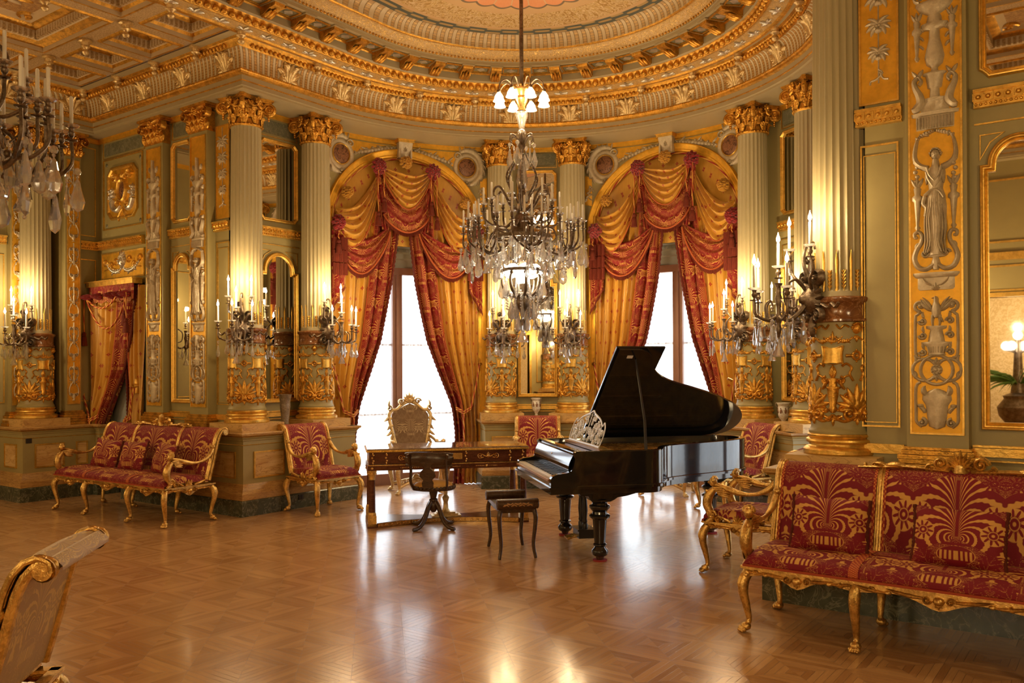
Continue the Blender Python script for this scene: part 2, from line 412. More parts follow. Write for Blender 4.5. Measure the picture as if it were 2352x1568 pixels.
# ---- crimson and gold damask, drawn with curves
def damask(name, ground=(.70, .36, .085), pile=(.20, .0009, .012), cell=(.50, .62), rough=.75, sheen=.0, fr_k=27.0):
    t = NT(name); u, v = t.uv()
    cx, cyy = cell; q = cx/.5
    X = ((u/cx+.5).fract()-.5).abs()*cx; Y = (v/cyy).fract()*cyy
    def shape(sd, w=.003): return (sd*-1).sst(-w, w)
    # fountain of fronds: circles through c tangent to the axis
    dx = X.max(.0005); dy = Y-cyy*.40
    r = (dx*dx+dy*dy).sqrt(); Rc = (dx*dx+dy*dy)/(dx*2); ang = dx.atan2(dy)
    lr = Rc.max(.001).log()
    ser = (ang*(46)).sin()*.32*(r/(.30*q)).min(1)
    fr = ((lr*(fr_k*.5)+ser).sin()+.50).sst(-.16, .16)
    plume = (ang-(r/(cyy*.62))*.2-.30)                     # central plume
    reg = shape(r-cyy*.46-((ang*7).sin())*cyy*.02)*shape(ang-2.0)
    spine = shape(X-.010*q)*shape((Y-cyy*.62).abs()-cyy*.20)
    bud = t.vec(X, Y)
    frond = fr*reg
    # urn
    uy = Y-cyy*.22; urn_w = (1-(uy/(cyy*.095)).pw(2)).max(0).sqrt()*(cx*.21)
    ub = shape(X-urn_w)*shape(uy.abs()-cyy*.095)
    gad = ((X*(2*pi/(.026*q))).sin()+.1).sst(-.2, .2)
    urn = ub*(1-gad*shape((uy+cyy*.005).abs()-cyy*.048))
    foot = shape(X-.018*q-(Y-cyy*.07).abs()*1.1)*shape((Y-cyy*.085).abs()-cyy*.055)
    rim = shape(X-cx*.17)*shape((Y-cyy*.335).abs()-cyy*.014)
    # lobed leaves at the sides, with veins
    lx = X-cx*.36; ly = Y-cyy*.17; c, s_ = cos(1.05), sin(1.05)
    a = lx*c+ly*s_; b = ly*c-lx*s_
    el = ((a/(.100*q)).pw(2)+(b/(.062*q)).pw(2)).sqrt()
    th = b.atan2(a)
    lf = shape((el-.86-((th*11).sin())*.16)*.05*q, .003)
    vein = shape(b.abs()-.0022*q).max(((b.abs()*1.0-a*.8)*(190/q)).sin().sst(.72, .95)*shape(b.abs()-.05*q))
    lf = lf*(1-vein)
    def flower(px, py, R, k, ph=0):
        fx = X-px; fy = Y-py; rr = (fx*fx+fy*fy).sqrt(); th = fx.atan2(fy)
        pet = shape(rr-R*.74-(th*k+ph).sin()*R*.26)
        return pet*(1-shape((rr-R*.40).abs()-R*.035))*(1-shape(rr-R*.14))*(1-((th*k+ph+1.57).sin().sst(.90, .99))*shape((rr-R*.62).abs()-R*.2))
    fl = flower(cx*.40, cyy*.47, .066*q, 10).max(flower(cx*.38, cyy*.80, .072*q, 12)).max(flower(cx*.12, cyy*.93, .050*q, 8)).max(flower(cx*.16, cyy*.035, .040*q, 9))
    fgap = shape((((X-cx*.40)*(X-cx*.40)+(Y-cyy*.47)*(Y-cyy*.47)).sqrt())-.069*q)
    nz = t.noise(t.vec(X, Y), 34/q, 2.0, .55, 2.6); sp = (nz-.5).abs().sst(.010, .022).min((nz-.36).sst(-.012, .012)); 
    um = shape(X-urn_w-.005*q)*shape(uy.abs()-cyy*.11)
    tot = (frond*(1-fgap)).max(spine).max(urn).max(foot).max(rim).max(lf).max(fl).max(sp*(1-reg)*(1-um)*(1-fgap))
    fine = t.noise(t.vec(u*1.0, v*3.0), 240, 2)
    pile_c = t.mix(fine, tuple(k*.7 for k in pile), tuple(min(1, k*1.35) for k in pile))
    t.set(base=t.mix(tot, ground, pile_c), rough=rough, sheen=sheen)
    t.bump(tot*.6+fine*.15, .35, .004)
    return t.mat
M['damask'] = damask('crimson_damask_velvet')
M['damask_small'] = damask('crimson_damask_border', (.68, .36, .08), (.24, .002, .009), (.30, .40))
M['damask_gold'] = damask('gold_reverse_damask', (.68, .43, .065), (.40, .20, .010), (.34, .42), .5, .4)
M['damask_tan'] = damask('faded_tapestry', (.46, .32, .16), (.18, .10, .045), (.26, .34), .8, .1)
# ---- yellow silk with small crimson lozenges
def silk():
    t = NT('yellow_silk_lozenges'); u, v = t.uv()
    a = .20; b = .15
    i = (v/b).floor(); X = ((u/a+(i*.5)).fract()-.5)*a; Y = ((v/b).fract()-.5)*b
    r = X.abs()*1.15+Y.abs(); star = r-((X.abs()-Y.abs()).abs()*.35)
    m = 1-star.sst(.020, .023); hole = 1-r.sst(.005, .008)
    n = t.noise(t.vec(u*1, v*.2), 60, 3)
    base = t.mix(n, (.56, .27, .028), (.74, .40, .055))
    t.set(base=t.mix(m*(1-hole), base, (.40, .035, .015)), rough=.40, sheen=.2)
    t.bump(n, .1, .002); return t.mat
M['silk'] = silk()
t = NT('crimson_velvet'); n = t.noise(t.local(), 40, 3); t.set(base=t.mix(n, (.22, .003, .008), (.42, .012, .016)), rough=.8, sheen=.4); M['crimson'] = t.mat
t = NT('crimson_fringe'); u, v = t.uv(); n = t.noise(t.vec(u*1, v*.12), 150, 2); t.set(base=t.mix(n, (.07, .004, .004), (.28, .040, .010)), rough=.8); t.bump(n, .8, .01); M['fringe'] = t.mat
t = NT('orange_braid'); u, v = t.uv(); w = ((u*(2*pi/.022)).sin()*(v*(2*pi/.03)).sin()).sst(-.1, .3); t.set(base=t.mix(w, (.34, .025, .010), (.66, .22, .04)), rough=.7); M['braid'] = t.mat
t = NT('twisted_cord'); u, v = t.uv(); w = ((u*2*pi*2+v*2*pi*6).sin()).sst(-.2, .2); t.set(base=t.mix(w, (.38, .03, .015), (.80, .42, .08)), rough=.7); t.bump(w, .6, .01); M['cord'] = t.mat
# ---- sheer net curtain
t = NT('white_net_curtain'); u, v = t.uv()
n = t.noise(t.vec(u*1, v*.03), 26, 3)*.7+t.noise(t.vec(u, v), 14, 4, .7)*.5
tr = t.n('ShaderNodeBsdfTransparent'); tl = t.n('ShaderNodeBsdfTranslucent'); df = t.n('ShaderNodeBsdfDiffuse')
tl.inputs[0].default_value = (.96, .95, .92, 1); df.inputs[0].default_value = (.85, .83, .78, 1)
m1 = t.n('ShaderNodeMixShader'); m1.inputs[0].default_value = .18; t.link(tl.outputs[0], m1.inputs[1]); t.link(df.outputs[0], m1.inputs[2])
m2 = t.n('ShaderNodeMixShader'); t.link(n.sst(.35, .85)*.40+.50, m2.inputs[0]); t.link(tr.outputs[0], m2.inputs[1]); t.link(m1.outputs[0], m2.inputs[2])
t.link(m2.outputs[0], t.o.inputs[0]); M['sheer'] = t.mat
# ---- oak parquet in square panels of nested strips
def parquet():
    t = NT('oak_parquet'); x, y, z = t.obj(); S = .42
    px = (x+3.385)/S; py = (y-3.61)/S
    ix = px.floor(); iy = py.floor(); X = (px.fract()-.5)*S; Y = (py.fract()-.5)*S
    ax, ay = X.abs(), Y.abs(); sw = .042
    mx = ax.max(ay); ring = (mx/sw).floor(); side = (ax > ay)
    sgn = side*(X > 0)+(1-side)*(Y > 0)+2*side
    rnd = t.white(t.vec(ix*7.13+ring*1.37+sgn*3.1, iy*5.71+ring*2.11, ring+sgn*.7))
    tone = t.white(t.vec(ix*1.7, iy*2.3, 5))
    al = side*Y+(1-side)*X; ac = side*X+(1-side)*Y
    g = t.noise(t.vec(al*3+rnd*9, ac*42+rnd*31, ring), 1.6, 4, .6, .6)
    g2 = t.noise(t.vec(al*10+rnd*9, ac*160, ring), 1.0, 3, .6, .2)
    e = (mx/sw).fract(); gap = (1-e.sst(0, .05)).max(e.sst(.955, 1)).max(1-((ax-ay).abs()).sst(0, .0018))*(mx > sw*.9)
    base = t.mix((rnd*.50+g*.38+g2*.22+tone*.12)._m('SUBTRACT', .12), (.36, .165, .06), (.78, .47, .21))
    base = t.mix(gap*.8, base, (.05, .018, .008))
    big = t.noise(t.vec(x, y, 0), .5, 3)
    t.set(base=base, rough=(g*.08+big*.10+.13+gap*.2), spec=.5, coat=.22, crough=.10)
    t.bump((rnd*.55+g2*.25-gap*.7), .16, .0035)
    return t.mat
M['parquet'] = parquet()
# ---- painted oval ceiling and fluted cove rings, drawn in the plan of the room
def ringcoord(t):
    x, y, z = t.obj(); dx = (x-BX); dy = (y-BY).max(0)
    R = (dx*dx+dy*dy).sqrt()
    # arc length along the ring: angle for the round part, y for the straight sides
    an = dy.atan2(dx.abs()); al = an*3.0+((y-BY).min(0))
    return R, al, z, x, y
def ceiling_paint():
    t = NT('painted_ceiling'); R, al, z, x, y = ringcoord(t)
    def band(a, b): return (R > a)*(R < b)
    swirl = t.noise(t.vec(R*3, al*2.2), 2.2, 4, .6, 3.0)
    cream = (.62, .40, .20); c = cream
    field = t.mix((swirl-.5).abs().sst(.01, .05), (.75, .58, .36), t.mix(swirl.sst(.45, .6), (.42, .24, .06), (.58, .38, .14)))
    col = t.mix(band(1.22, 1.62), cream, field)
    border = t.mix((((al*9).sin())*((R*60).sin())).sst(.05, .25), (.085, .10, .085), (.45, .30, .12))
    col = t.mix(band(1.68, 1.86), col, border)
    sal = t.mix((((al*5).sin()).abs()).sst(.08, .14), (.66, .45, .26), t.mix(swirl, (.72, .28, .12), (.78, .36, .18)))
    edge = R-((al*5).sin()).abs()*.07
    col = t.mix(edge < 1.02, col, t.mix(edge < .98, (.2, .14, .09), sal))
    t.set(base=col, rough=.6); return t.mat
M['ceiling_paint'] = ceiling_paint()
t = NT('scrollwork_gilding'); R, al, z, x, y = ringcoord(t); n = t.noise(t.vec(x, y, z*2), 13, 3, .6, 2.2); w = (n-.5).abs().sst(.015, .06)
t.set(base=t.mix(w, (.95, .66, .25), (.62, .40, .17)), rough=.4, metal=(1-w)*.7); t.bump(w*-1, .8, .012); M['scrollwork'] = t.mat
t = NT('stippled_beam'); x, y, z = t.obj(); n = t.noise(t.vec(x, y, z), 60, 3, .7); t.set(base=t.mix(n.sst(.4, .6), (.40, .25, .11), (.60, .42, .22)), rough=.5, metal=.15); t.bump(n, .4, .004); M['stipple'] = t.mat
M['cream'] = paint('ivory_plaster', (.60, .44, .26), .45, .08)
M['cream_lt'] = paint('ivory_plaster_light', (.68, .53, .34), .45, .08)
t = NT('pale_wallpaper'); x, y, z = t.obj(); n = t.noise(t.vec(x, y, z), 14, 3, .6, 2); t.set(base=t.mix(n.sst(.45, .55), (.62, .46, .22), (.78, .62, .36)), rough=.7); M['wallpaper'] = t.mat
M['glare_fret'] = NT('glare_white_fretwork').set(base=(.86, .86, .84), rough=.22).mat  # window glare on the music desk is put into this white
M['table_top'] = stone('polished_table_top', (.30, .19, .12), (.46, .32, .20), (.2, .1, .06), 3, .08)
M['table_top'].node_tree.nodes['Principled BSDF'].inputs['Coat Weight'].default_value = .8
# ---------------------------------------------------------------- the setting
UPATH = [(-8.17, 7.26)]+arc(180, 0, RF, 72)[1:-1]+[(-2.09, 7.26)]
ROOM = [(XL, YS), (XL, YN), (-8.17, YN)]+UPATH+[(-2.09, YN), (XR, YN), (XR, YS)]
ULEG = [(-8.17, YS)]+UPATH+[(-2.09, YS)]
WINC = [radians(153), radians(91), radians(29)]
AH, SPR = 1.12, 3.53     # arch half width, springing height
b = MB(); b.box(-13, -3, -.1, 2.6, 11.6, 0); struct('floor', b, M['parquet'], smooth=0)
def wallplane(name, pts, z0, z1, m=M['sage']):
    b = MB()
    for (x0, y0), (x1, y1) in zip(pts[:-1], pts[1:]):
        b.F([b.P(x0, y0, z0), b.P(x1, y1, z0), b.P(x1, y1, z1), b.P(x0, y0, z1)])
    return struct(name, b, m, smooth=0)
wallplane('wall_west', [(-12.05, YS-.2), (-12.05, 5.75), (-11.71, 5.75), (-11.71, 6.30)], 0, 4.95)
b = MB()
for x0, x1 in ((-11.71, -11.42), (-10.56, -8.75), (-1.51, 1.5)):
    b.box(x0, 6.30, 0, x1, 6.42, 4.95)
b.box(-11.42, 6.30, 2.82, -10.56, 6.42, 4.95)
struct('wall_north', b, M['sage'], smooth=0)
wallplane('wall_east', [(1.45, 6.3), (1.45, YS-.2)], 0, 4.95)
b = MB()
for x0, x1 in ((-12.05, -1.95), (.05, 1.45)): b.box(x0, YS-.35, 0, x1, YS-.2, 5.9)
b.box(-1.95, YS-.35, 2.75, .05, YS-.2, 5.9)
struct('wall_south', b, M['sage'], smooth=0)
# hall beyond the south doorway, seen in the pier glass
b = MB(); b.box(-5.0, YS-3.6, -.02, 1.0, YS-.36, 0, 0)
struct('floor', b, M['parquet'], 0)
b = MB(); b.box(-5.0, YS-3.7, 0, 1.0, YS-3.6, 3.6, 0); b.box(-5.1, YS-3.6, 0, -5.0, YS-.36, 3.6, 0); b.box(1.0, YS-3.6, 0, 1.1, YS-.36, 3.6, 0); b.box(-5.1, YS-3.7, 3.6, 1.1, YS-.36, 3.7)
struct('wall_hall', b, M['wallpaper'], 0)
# bay wall with three arched openings
def in_open(a):
    for c in WINC:
        u = (c-a)*RW
        if abs(u) <= AH+1e-4: return u
    return None
angs = sorted(set([pi*i/120 for i in range(121)]+[c+s*AH/RW for c in WINC for s in (-1, 1)]+[c+AH/RW*sin(pi/2*k/12) for c in WINC for k in range(-12, 13)]))
b = MB()
def bay(a, z, R=RW): return b.P(BX+R*cos(a), BY+R*sin(a), z)
for a0, a1 in zip(angs[:-1], angs[1:]):
    am = (a0+a1)/2
    if in_open(am) is not None:
        c = min(WINC, key=lambda q: abs(q-am))
        t0, t1 = [SPR+sqrt(max(0, AH*AH-min(AH, abs((c-a)*RW))**2)) for a in (a0, a1)]
    else: t0 = t1 = 0
    b.F([bay(a0, t0), bay(a1, t1), bay(a1, 4.95), bay(a0, 4.95)])
for x, s in ((-8.75, 1), (-1.51, -1)):
    b.F([b.P(x, 6.30, 0), b.P(x, 7.26, 0), b.P(x, 7.26, 4.95), b.P(x, 6.30, 4.95)])
RO = 3.98
for c in WINC:                         # reveals and the wall above each casement
    for s in (-1, 1):
        a = c+s*AH/RW
        b.F([bay(a, 0), bay(a, 0, RO), bay(a, SPR, RO), bay(a, SPR)])
    n = 24
    P = [(AH*cos(pi*k/n), SPR+AH*sin(pi*k/n)) for k in range(n+1)]
    for (u0, z0), (u1, z1) in zip(P[:-1], P[1:]):
        b.F([bay(c-u0/RW, z0), bay(c-u0/RW, z0, RO), bay(c-u1/RW, z1, RO), bay(c-u1/RW, z1)])
    for k in range(16):
        a0 = c-AH/RW+2*AH/RW*k/16; a1 = a0+2*AH/RW/16
        b.F([bay(a0, 3.11, RO), bay(a1, 3.11, RO), bay(a1, 4.8, RO), bay(a0, 4.8, RO)], 1)
struct('wall_bay', b, [M['sage'], M['paleblue']], 20)
# casement windows
WL = ['left window of the bay', 'right window of the bay', 'hidden window of the bay']
for wi, c in enumerate(WINC):
    mp = cylmap(c, RO)
    b = MB(mp)
    for u0, u1, z0, z1, h0, h1 in ((-1.02, -.90, 0, 3.1, .0, .10), (.90, 1.02, 0, 3.1, 0, .10), (-.075, -.01, .0, 3.02, .02, .10), (.01, .075, .0, 3.02, .02, .10), (-1.02, 1.02, 3.02, 3.12, 0, .12), (-.02, .02, 0, 3.02, .06, .125), (-.90, .90, 0, .16, .0, .08), (-.9, -.075, 2.0, 2.03, 0, .022), (.075, .9, 2.0, 2.03, 0, .022), (-.9, -.075, 1.0, 1.03, 0, .022), (.075, .9, 1.0, 1.03, 0, .022)):
        n = max(1, int((u1-u0)/.15))
        for k in range(n): b.box(u0+(u1-u0)*k/n, z0, h0, u0+(u1-u0)*(k+1)/n, z1, h1)
    w = struct('window_%d' % (wi+1), b, M['wood_frame'], 0)
    b = MB(mp)                          # pale cornice above the casement
    pr = [(.0, 3.12), (.06, 3.12), (.06, 3.24), (.08, 3.26), (.08, 3.33), (.12, 3.36), (.12, 3.40), (.16, 3.42), (0, 3.44)]
    b.grid(16, len(pr)-1, lambda s, t: (-1.08+2.16*s, pr[int(round(t*(len(pr)-1)))][1], pr[int(round(t*(len(pr)-1)))][0]))
    for k in range(36): b.box(-1.07+.06*k, 3.345, .11, -1.07+.06*k+.035, 3.385, .135)
    struct('trim_%d' % (wi+1), b, M['paleblue'], 25)
    for s, side in ((-1, 'left'), (1, 'right')):
        b = MB(mp)
        u0, u1 = (-.90, -.075) if s < 0 else (.075, .90)
        b.grid(96, 14, lambda p, q: (u0+(u1-u0)*p, .14+2.88*(1-q), .045+.010*sin(p*95+q*1.5)+.005*sin(p*41+2)),
               uvf=lambda p, q: (p*.83, 2.9*(1-q)))
        for k in range(3): pass
        o = b.build('net_curtain', M['sheer'], smooth=60)
        tag(o, 'white net curtain on the %s casement of the %s' % (side, WL[wi]), 'net curtain', 'net curtains')
# stone sill and the pale ground outside
b = MB(); b.box(-14, 11.7, -.6, 4, 30, -.5); struct('ground', b, M['cream_lt'], 0)
# ---------------------------------------------------------------- fluted coves
def fluted(name, per, light, dark, bead=True):
    t = NT(name); u, v = t.uv(); w = (u*(2*pi/per)).sin(); m = w.sst(-.35, .35)
    pearl = (v*(2*pi/.028)).sin().sst(.1, .6)*(1-m)*.5 if bead else 0
    col = t.mix(m, dark, light)
    if bead: col = t.mix(pearl, col, (.85, .55, .2))
    t.set(base=col, rough=.42, metal=(1-m)*.25); t.bump(m+pearl*.6 if bead else m, .9, .02); return t.mat
M['flute'] = fluted('fluted_cove', .070, (.64, .50, .30), (.46, .24, .06))
M['flute2'] = fluted('fluted_upper_cove', .16, (.62, .48, .29), (.50, .33, .16))
def along(path, sp, start=0):
    out = []; acc = start
    for (x0, y0), (x1, y1) in zip(path[:-1], path[1:]):
        L = hypot(x1-x0, y1-y0)
        if L < 1e-9: continue
        while acc < L:
            t = acc/L; out.append((x0+(x1-x0)*t, y0+(y1-y0)*t, (x1-x0)/L, (y1-y0)/L)); acc += sp
        acc -= L
    return out
def ovolo(b, path, d, z, sp, r, mi=0, n=8, m=5, sc=(1, 1, 1.15)):
    for x, y, tx, ty in along(path, sp): b.ball((x+ty*d, y-tx*d, z), r, n, m, mi, sc)
def offs(path, d):
    out = []
    for i, p in enumerate(path):
        p = Vector(p); a = Vector(path[max(i-1, 0)]); c = Vector(path[min(i+1, len(path)-1)])
        d1 = (p-a) if (p-a).length > 1e-6 else (c-p); d2 = (c-p) if (c-p).length > 1e-6 else d1
        d1.normalize(); d2.normalize(); m = Vector((d1.y+d2.y, -d1.x-d2.x)); m.normalize()
        k = 1/max(.3, m.dot(Vector((d1.y, -d1.x)))); out.append((p.x+m.x*k*d, p.y+m.y*k*d))
    return out
# architrave, cove and bead mould round the whole room
b = MB()
b.sweep(ROOM, [(-.62, 4.88), (-.03, 4.88), (-.03, 4.90), (-.005, 4.905), (-.005, 4.950)], 0, caps=False, closed=True)
b.sweep(ROOM, [(-.005, 4.950), (.008, 4.953), (.008, 4.962)], 1, caps=False, closed=True)
b.sweep(ROOM, [(.008, 4.962), (.012, 5.012)], 0, caps=False, closed=True)
b.sweep(ROOM, [(.012, 5.012), (.045, 5.022), (.050, 5.045), (.062, 5.052), (.062, 5.068), (.055, 5.072)], 1, caps=False, closed=True)
cv = [(.055+.095*(1-cos(pi/2*k/7)), 5.072+.195*sin(pi/2*k/7)) for k in range(8)]
b.sweep(ROOM, cv, 2, caps=False, closed=True)
b.sweep(ROOM, [(.15, 5.267), (.165, 5.262), (.175, 5.29), (.215, 5.325), (.225, 5.322), (.235, 5.345)], 3, caps=False, closed=True)
b.sweep(ROOM, [(.235, 5.345), (.33, 5.352)], 0, caps=False, closed=True)
struct('trim_cornice', b, [M['taupe'], M['gold_deep'], M['flute'], M['gold_deep']], 30)
b = MB(); rm = ROOM
ovolo(b, rm, .190, 5.297, .062, .026, n=6, m=4); ovolo(b, rm, .06, 5.058, .030, .011, n=5, m=3)
struct('trim_cornice_beads', b, M['gold_deep'], 60)
# oval cornice over the bay and the middle of the room
b = MB()
b.sweep(ULEG, [(.27, 5.352), (.285, 5.330), (.315, 5.330), (.33, 5.348)], 1, caps=False)
b.sweep(ULEG, [(.33, 5.348), (.50, 5.362)], 2, caps=False)
b.sweep(ULEG, [(.50, 5.362), (.505, 5.350), (.52, 5.350), (.545, 5.385), (.585, 5.425), (.60, 5.43)], 1, caps=False)
b.sweep(ULEG, [(.60, 5.43), (.615, 5.45), (.615, 5.53)], 0, caps=False)
b.sweep(ULEG, [(.615, 5.53), (.63, 5.545), (.63, 5.56)], 1, caps=False)
b.sweep(ULEG, [(.63, 5.56), (.90, 5.565), (.90, 5.60), (.915, 5.605), (.915, 5.615)], 0, caps=False)
b.sweep(ULEG, [(.915, 5.615), (.93, 5.605), (.94, 5.62), (1.00, 5.665), (1.05, 5.69), (1.055, 5.70)], 2, caps=False)
b.sweep(ULEG, [(1.055, 5.70), (1.07, 5.702), (1.08, 5.715)], 1, caps=False)
cv = [(1.08+.12*(1-cos(pi/2*k/7)), 5.715+.135*sin(pi/2*k/7)) for k in range(8)]
b.sweep(ULEG, cv, 3, caps=False)
struct('trim_oval_cornice', b, [M['taupe'], M['gold_deep'], M['scrollwork'], M['flute2']], 30)
b = MB()
ovolo(b, offs(ULEG, .55), 0, 5.385, .098, .040, n=10, m=6, sc=(1, 1, .9)); ovolo(b, offs(ULEG, .945), 0, 5.612, .05, .013, n=6, m=4)
struct('trim_oval_beads', b, M['gold_deep'], 60)
# silver acanthus on the leaf band
b = MB()
for x, y, tx, ty in along(offs(ULEG, .415), .30):
    def mp(u, v, h, x=x, y=y, tx=tx, ty=ty): return (x+tx*u+ty*v, y+ty*u-tx*v, 5.352-h)
    b.mp = mp
    for s in (-1, 1):
        b.leaf(0, -.05, pi/2-s*.7, .11, .016, .02, -s*.8); b.leaf(0, -.03, pi/2-s*1.3, .09, .014, .018, -s*.9)
    b.leaf(0, -.07, pi/2, .13, .018, .022)
struct('trim_silver_leaves', b, M['silver_hi'], 60)
# modillions with acanthus, and diamond coffers between them
b = MB(); q = along(offs(ULEG, .615), .415, .2)
for k, (x, y, tx, ty) in enumerate(q):
    Mx = Matrix(((ty, tx, 0, x), (-tx, ty, 0, y), (0, 0, 1, 0), (0, 0, 0, 1)))
    prof = [(-.02, 5.46), (.05, 5.455), (.10, 5.475), (.14, 5.50), (.20, 5.505), (.245, 5.515), (.255, 5.545), (.255, 5.562), (-.02, 5.562)]
    Mp = Mx @ Matrix(((1, 0, 0, 0), (0, 0, 1, -.065), (0, 1, 0, 0), (0, 0, 0, 1)))
    b.prism(prof, 0, .13, 0, Mp)
    b.box(-.02, -.08, 5.548, .275, .08, 5.562, 1, Mx)
    def mp(u, v, h, Mx=Mx):
        zz = 5.455+max(0, v-.05)*.28; p = Mx @ Vector((v, u, zz-h)); return tuple(p)
    b2 = MB(mp)
    for s in (-1, 0, 1): b2.leaf(s*.035, .0, pi/2, .20-.04*abs(s), .022, .028)
    off = len(b.v); b.v += b2.v; b.uv += b2.uv; b.f += [tuple(i+off for i in f) for f in b2.f]; b.m += b2.m
    if k+1 < len(q):
        nx, ny, ntx, nty = q[k+1]; cx, cyy = (x+nx)/2, (y+ny)/2; sx, sy = (tx+ntx)/2, (ty+nty)/2; L = hypot(sx, sy); sx /= L; sy /= L
        Md = Matrix(((sy, sx, 0, cx), (-sx, sy, 0, cyy), (0, 0, 1, 0), (0, 0, 0, 1)))
        b.box(.05, -.095, 5.553, .22, .095, 5.556, 2, Md)
        b.prism([(.07, 0), (.135, -.06), (.20, 0), (.135, .06)], 5.545, 5.552, 3, Md)
        for (a0, c0, a1, c1) in ((.04, -.105, .23, -.09), (.04, .09, .23, .105), (.04, -.09, .055, .09), (.215, -.09, .23, .09)): b.box(a0, c0, 5.54, a1, c1, 5.558, 0, Md)
struct('trim_modillions', b, [M['gold_deep'], M['taupe'], M['green_panel'], M['silver_hi']], 40)
# acanthus brackets on the cove and pendants under the soffit
def merge(b, b2):
    off = len(b.v); b.v += b2.v; b.uv += b2.uv; b.f += [tuple(i+off for i in f) for f in b2.f]; b.m += b2.m
b = MB()
vis = [(XL, 2.0), (XL, YN), (-8.17, YN)]+UPATH+[(-2.09, YN), (XR, YN)]
for x, y, tx, ty in along(vis, .835, .40):
    def mp(u, v, h, x=x, y=y, tx=tx, ty=ty):
        t = max(0, min(1, v/.2)); d = .055+.11*(1-cos(pi/2*t))+h; z = 5.075+.195*sin(pi/2*t)
        return (x+tx*u+ty*d, y+ty*u-tx*d, z-h*.4)
    b2 = MB(mp)
    for s in (-1, 1):
        b2.leaf(s*.02, .0, pi/2-s*.25, .21, .034, .036, -s*.7); b2.leaf(s*.03, .01, pi/2-s*.75, .17, .034, .034, -s*.9); b2.leaf(s*.03, .0, pi/2-s*1.25, .14, .030, .030, -s*1.4)
        b2.scroll(s*.085, .15, .030, 0, -s*1.2, .012, .04); b2.scroll(s*.10, .05, .026, 0, s*1.2, .011, .035)
        b2.leaf(s*.02, .09, pi/2-s*.6, .12, .030, .045, -s*1.4)
    b2.leaf(0, 0, pi/2, .21, .032, .045)
    merge(b, b2)
struct('trim_cove_brackets', b, M['gold_pale'], 60)
XS = [-7.83-.835*k for k in range(5)]; YSN = [5.80-.84*k for k in range(10)]
pend = [(x, YSN[0]) for x in XS]+[(x, y) for x in XS for y in YSN[1:6]]
pend = [p for p in pend if not (abs(p[0]+9.5) < .1 and abs(p[1]-4.12) < .1)]
pend += [(x, y) for x, y, _, _ in [(p[0]+p[3]*.25, p[1]-p[2]*.25, 0, 0) for p in along([(-8.17, YN)]+UPATH+[(-2.09, YN)], .835, .9)]]
pr = [(.075, 5.365), (.078, 5.345), (.05, 5.335), (.045, 5.30), (.055, 5.29), (.03, 5.275), (.022, 5.262), (.036, 5.245), (.040, 5.228), (.028, 5.208), (.0, 5.20)]
b = MB()
for x, y in pend: b.lathe(pr, 10, (x, y, 0))
struct('trim_ceiling_pendants', b, M['gold_pale'], 40)
# coffered side ceilings
b = MB(); cells = []
for i in range(4):
    for j in range(9):
        if i in (1, 2) and j % 3 != 0: continue
        cells.append((XS[i+1], YSN[j+1], XS[i], YSN[j]))
for j in (1, 4, 7): cells.append((XS[3], YSN[min(j+2, 9)], XS[1], YSN[j]))
cells += [(2*BX-c[2], c[1], 2*BX-c[0], c[3]) for c in cells]
def coffer(x0, y0, x1, y1):
    big = (x1-x0) > 1.2; k = 1.5 if big else 1
    lv = [(0, 5.368, 0), (.085, 5.368, 0), (.10, 5.352, 1), (.125, 5.352, 1), (.128, 5.40, 3), (.15, 5.43, 1), (.185, 5.44, 4), (.187, 5.52, 4), (.215, 5.53, 1), (.25, 5.55, 1), (.28, 5.58, 3), (.30, 5.59, 3)]
    lv = [(d*(1 if d < .13 else k), z, m) for d, z, m in lv]
    rr = [[b.P(x, y, z, x, y) for x, y in ((x0+d, y0+d), (x1-d, y0+d), (x1-d, y1-d), (x0+d, y1-d))] for d, z, m in lv]
    for r in range(len(lv)-1):
        for q in range(4): b.F((rr[r][q], rr[r+1][q], rr[r+1][(q+1) % 4], rr[r][(q+1) % 4]), lv[r+1][2])
    b.F(rr[-1], 2)
    d0, d1 = .165*k, .187*k
    for side in range(4):
        L = (x1-x0 if side % 2 == 0 else y1-y0)-2*d0; n = int(L/.055)
        for i in range(n):
            s = d0+L*(i+.2)/n; e = s+L/n*.6
            if side == 0: b.box(x0+s, y0+d0, 5.43, x0+e, y0+d1, 5.515, 0)
            if side == 2: b.box(x0+s, y1-d1, 5.43, x0+e, y1-d0, 5.515, 0)
            if side == 1: b.box(x1-d1, y0+s, 5.43, x1-d0, y0+e, 5.515, 0)
            if side == 3: b.box(x0+d0, y0+s, 5.43, x0+d1, y0+e, 5.515, 0)
    cx, cyy = (x0+x1)/2, (y0+y1)/2
    def mp(u, v, h): return (cx+u, cyy+v, 5.59-h)
    b2 = MB(mp)
    R = .10*(2.6 if big else 1)
    for a in range(12 if big else 6): b2.leaf(R*.3*cos(a), R*.3*sin(a), a*2*pi/(12 if big else 6), R*.8, R*.16, .025, .6, 4 if a % 2 else 1)
    b2.dome(0, 0, R*.35, R*.35, .035, 10, 4)
    if big:
        for s in (-1, 1):
            for q in (-1, 1): b2.scroll(s*.38, q*.38, .10, 0, 1.2*s*q, .022, .03, 1)
    merge(b, b2)
for c in cells: coffer(*c)
struct('ceiling', b, [M['stipple'], M['gold_deep'], M['coffer_paint'], M['cream'], M['cream_lt']], 25)
b = MB(); b.box(-8.2, YS-.4, 5.85, -2.06, 10.4, 5.9); b.box(-12.4, YS-.4, 5.60, -7.95, 6.5, 5.65, 0); b.box(-2.30, YS-.4, 5.60, 1.9, 6.5, 5.65)
struct('ceiling', b, M['ceiling_paint'], 0)
b = MB()
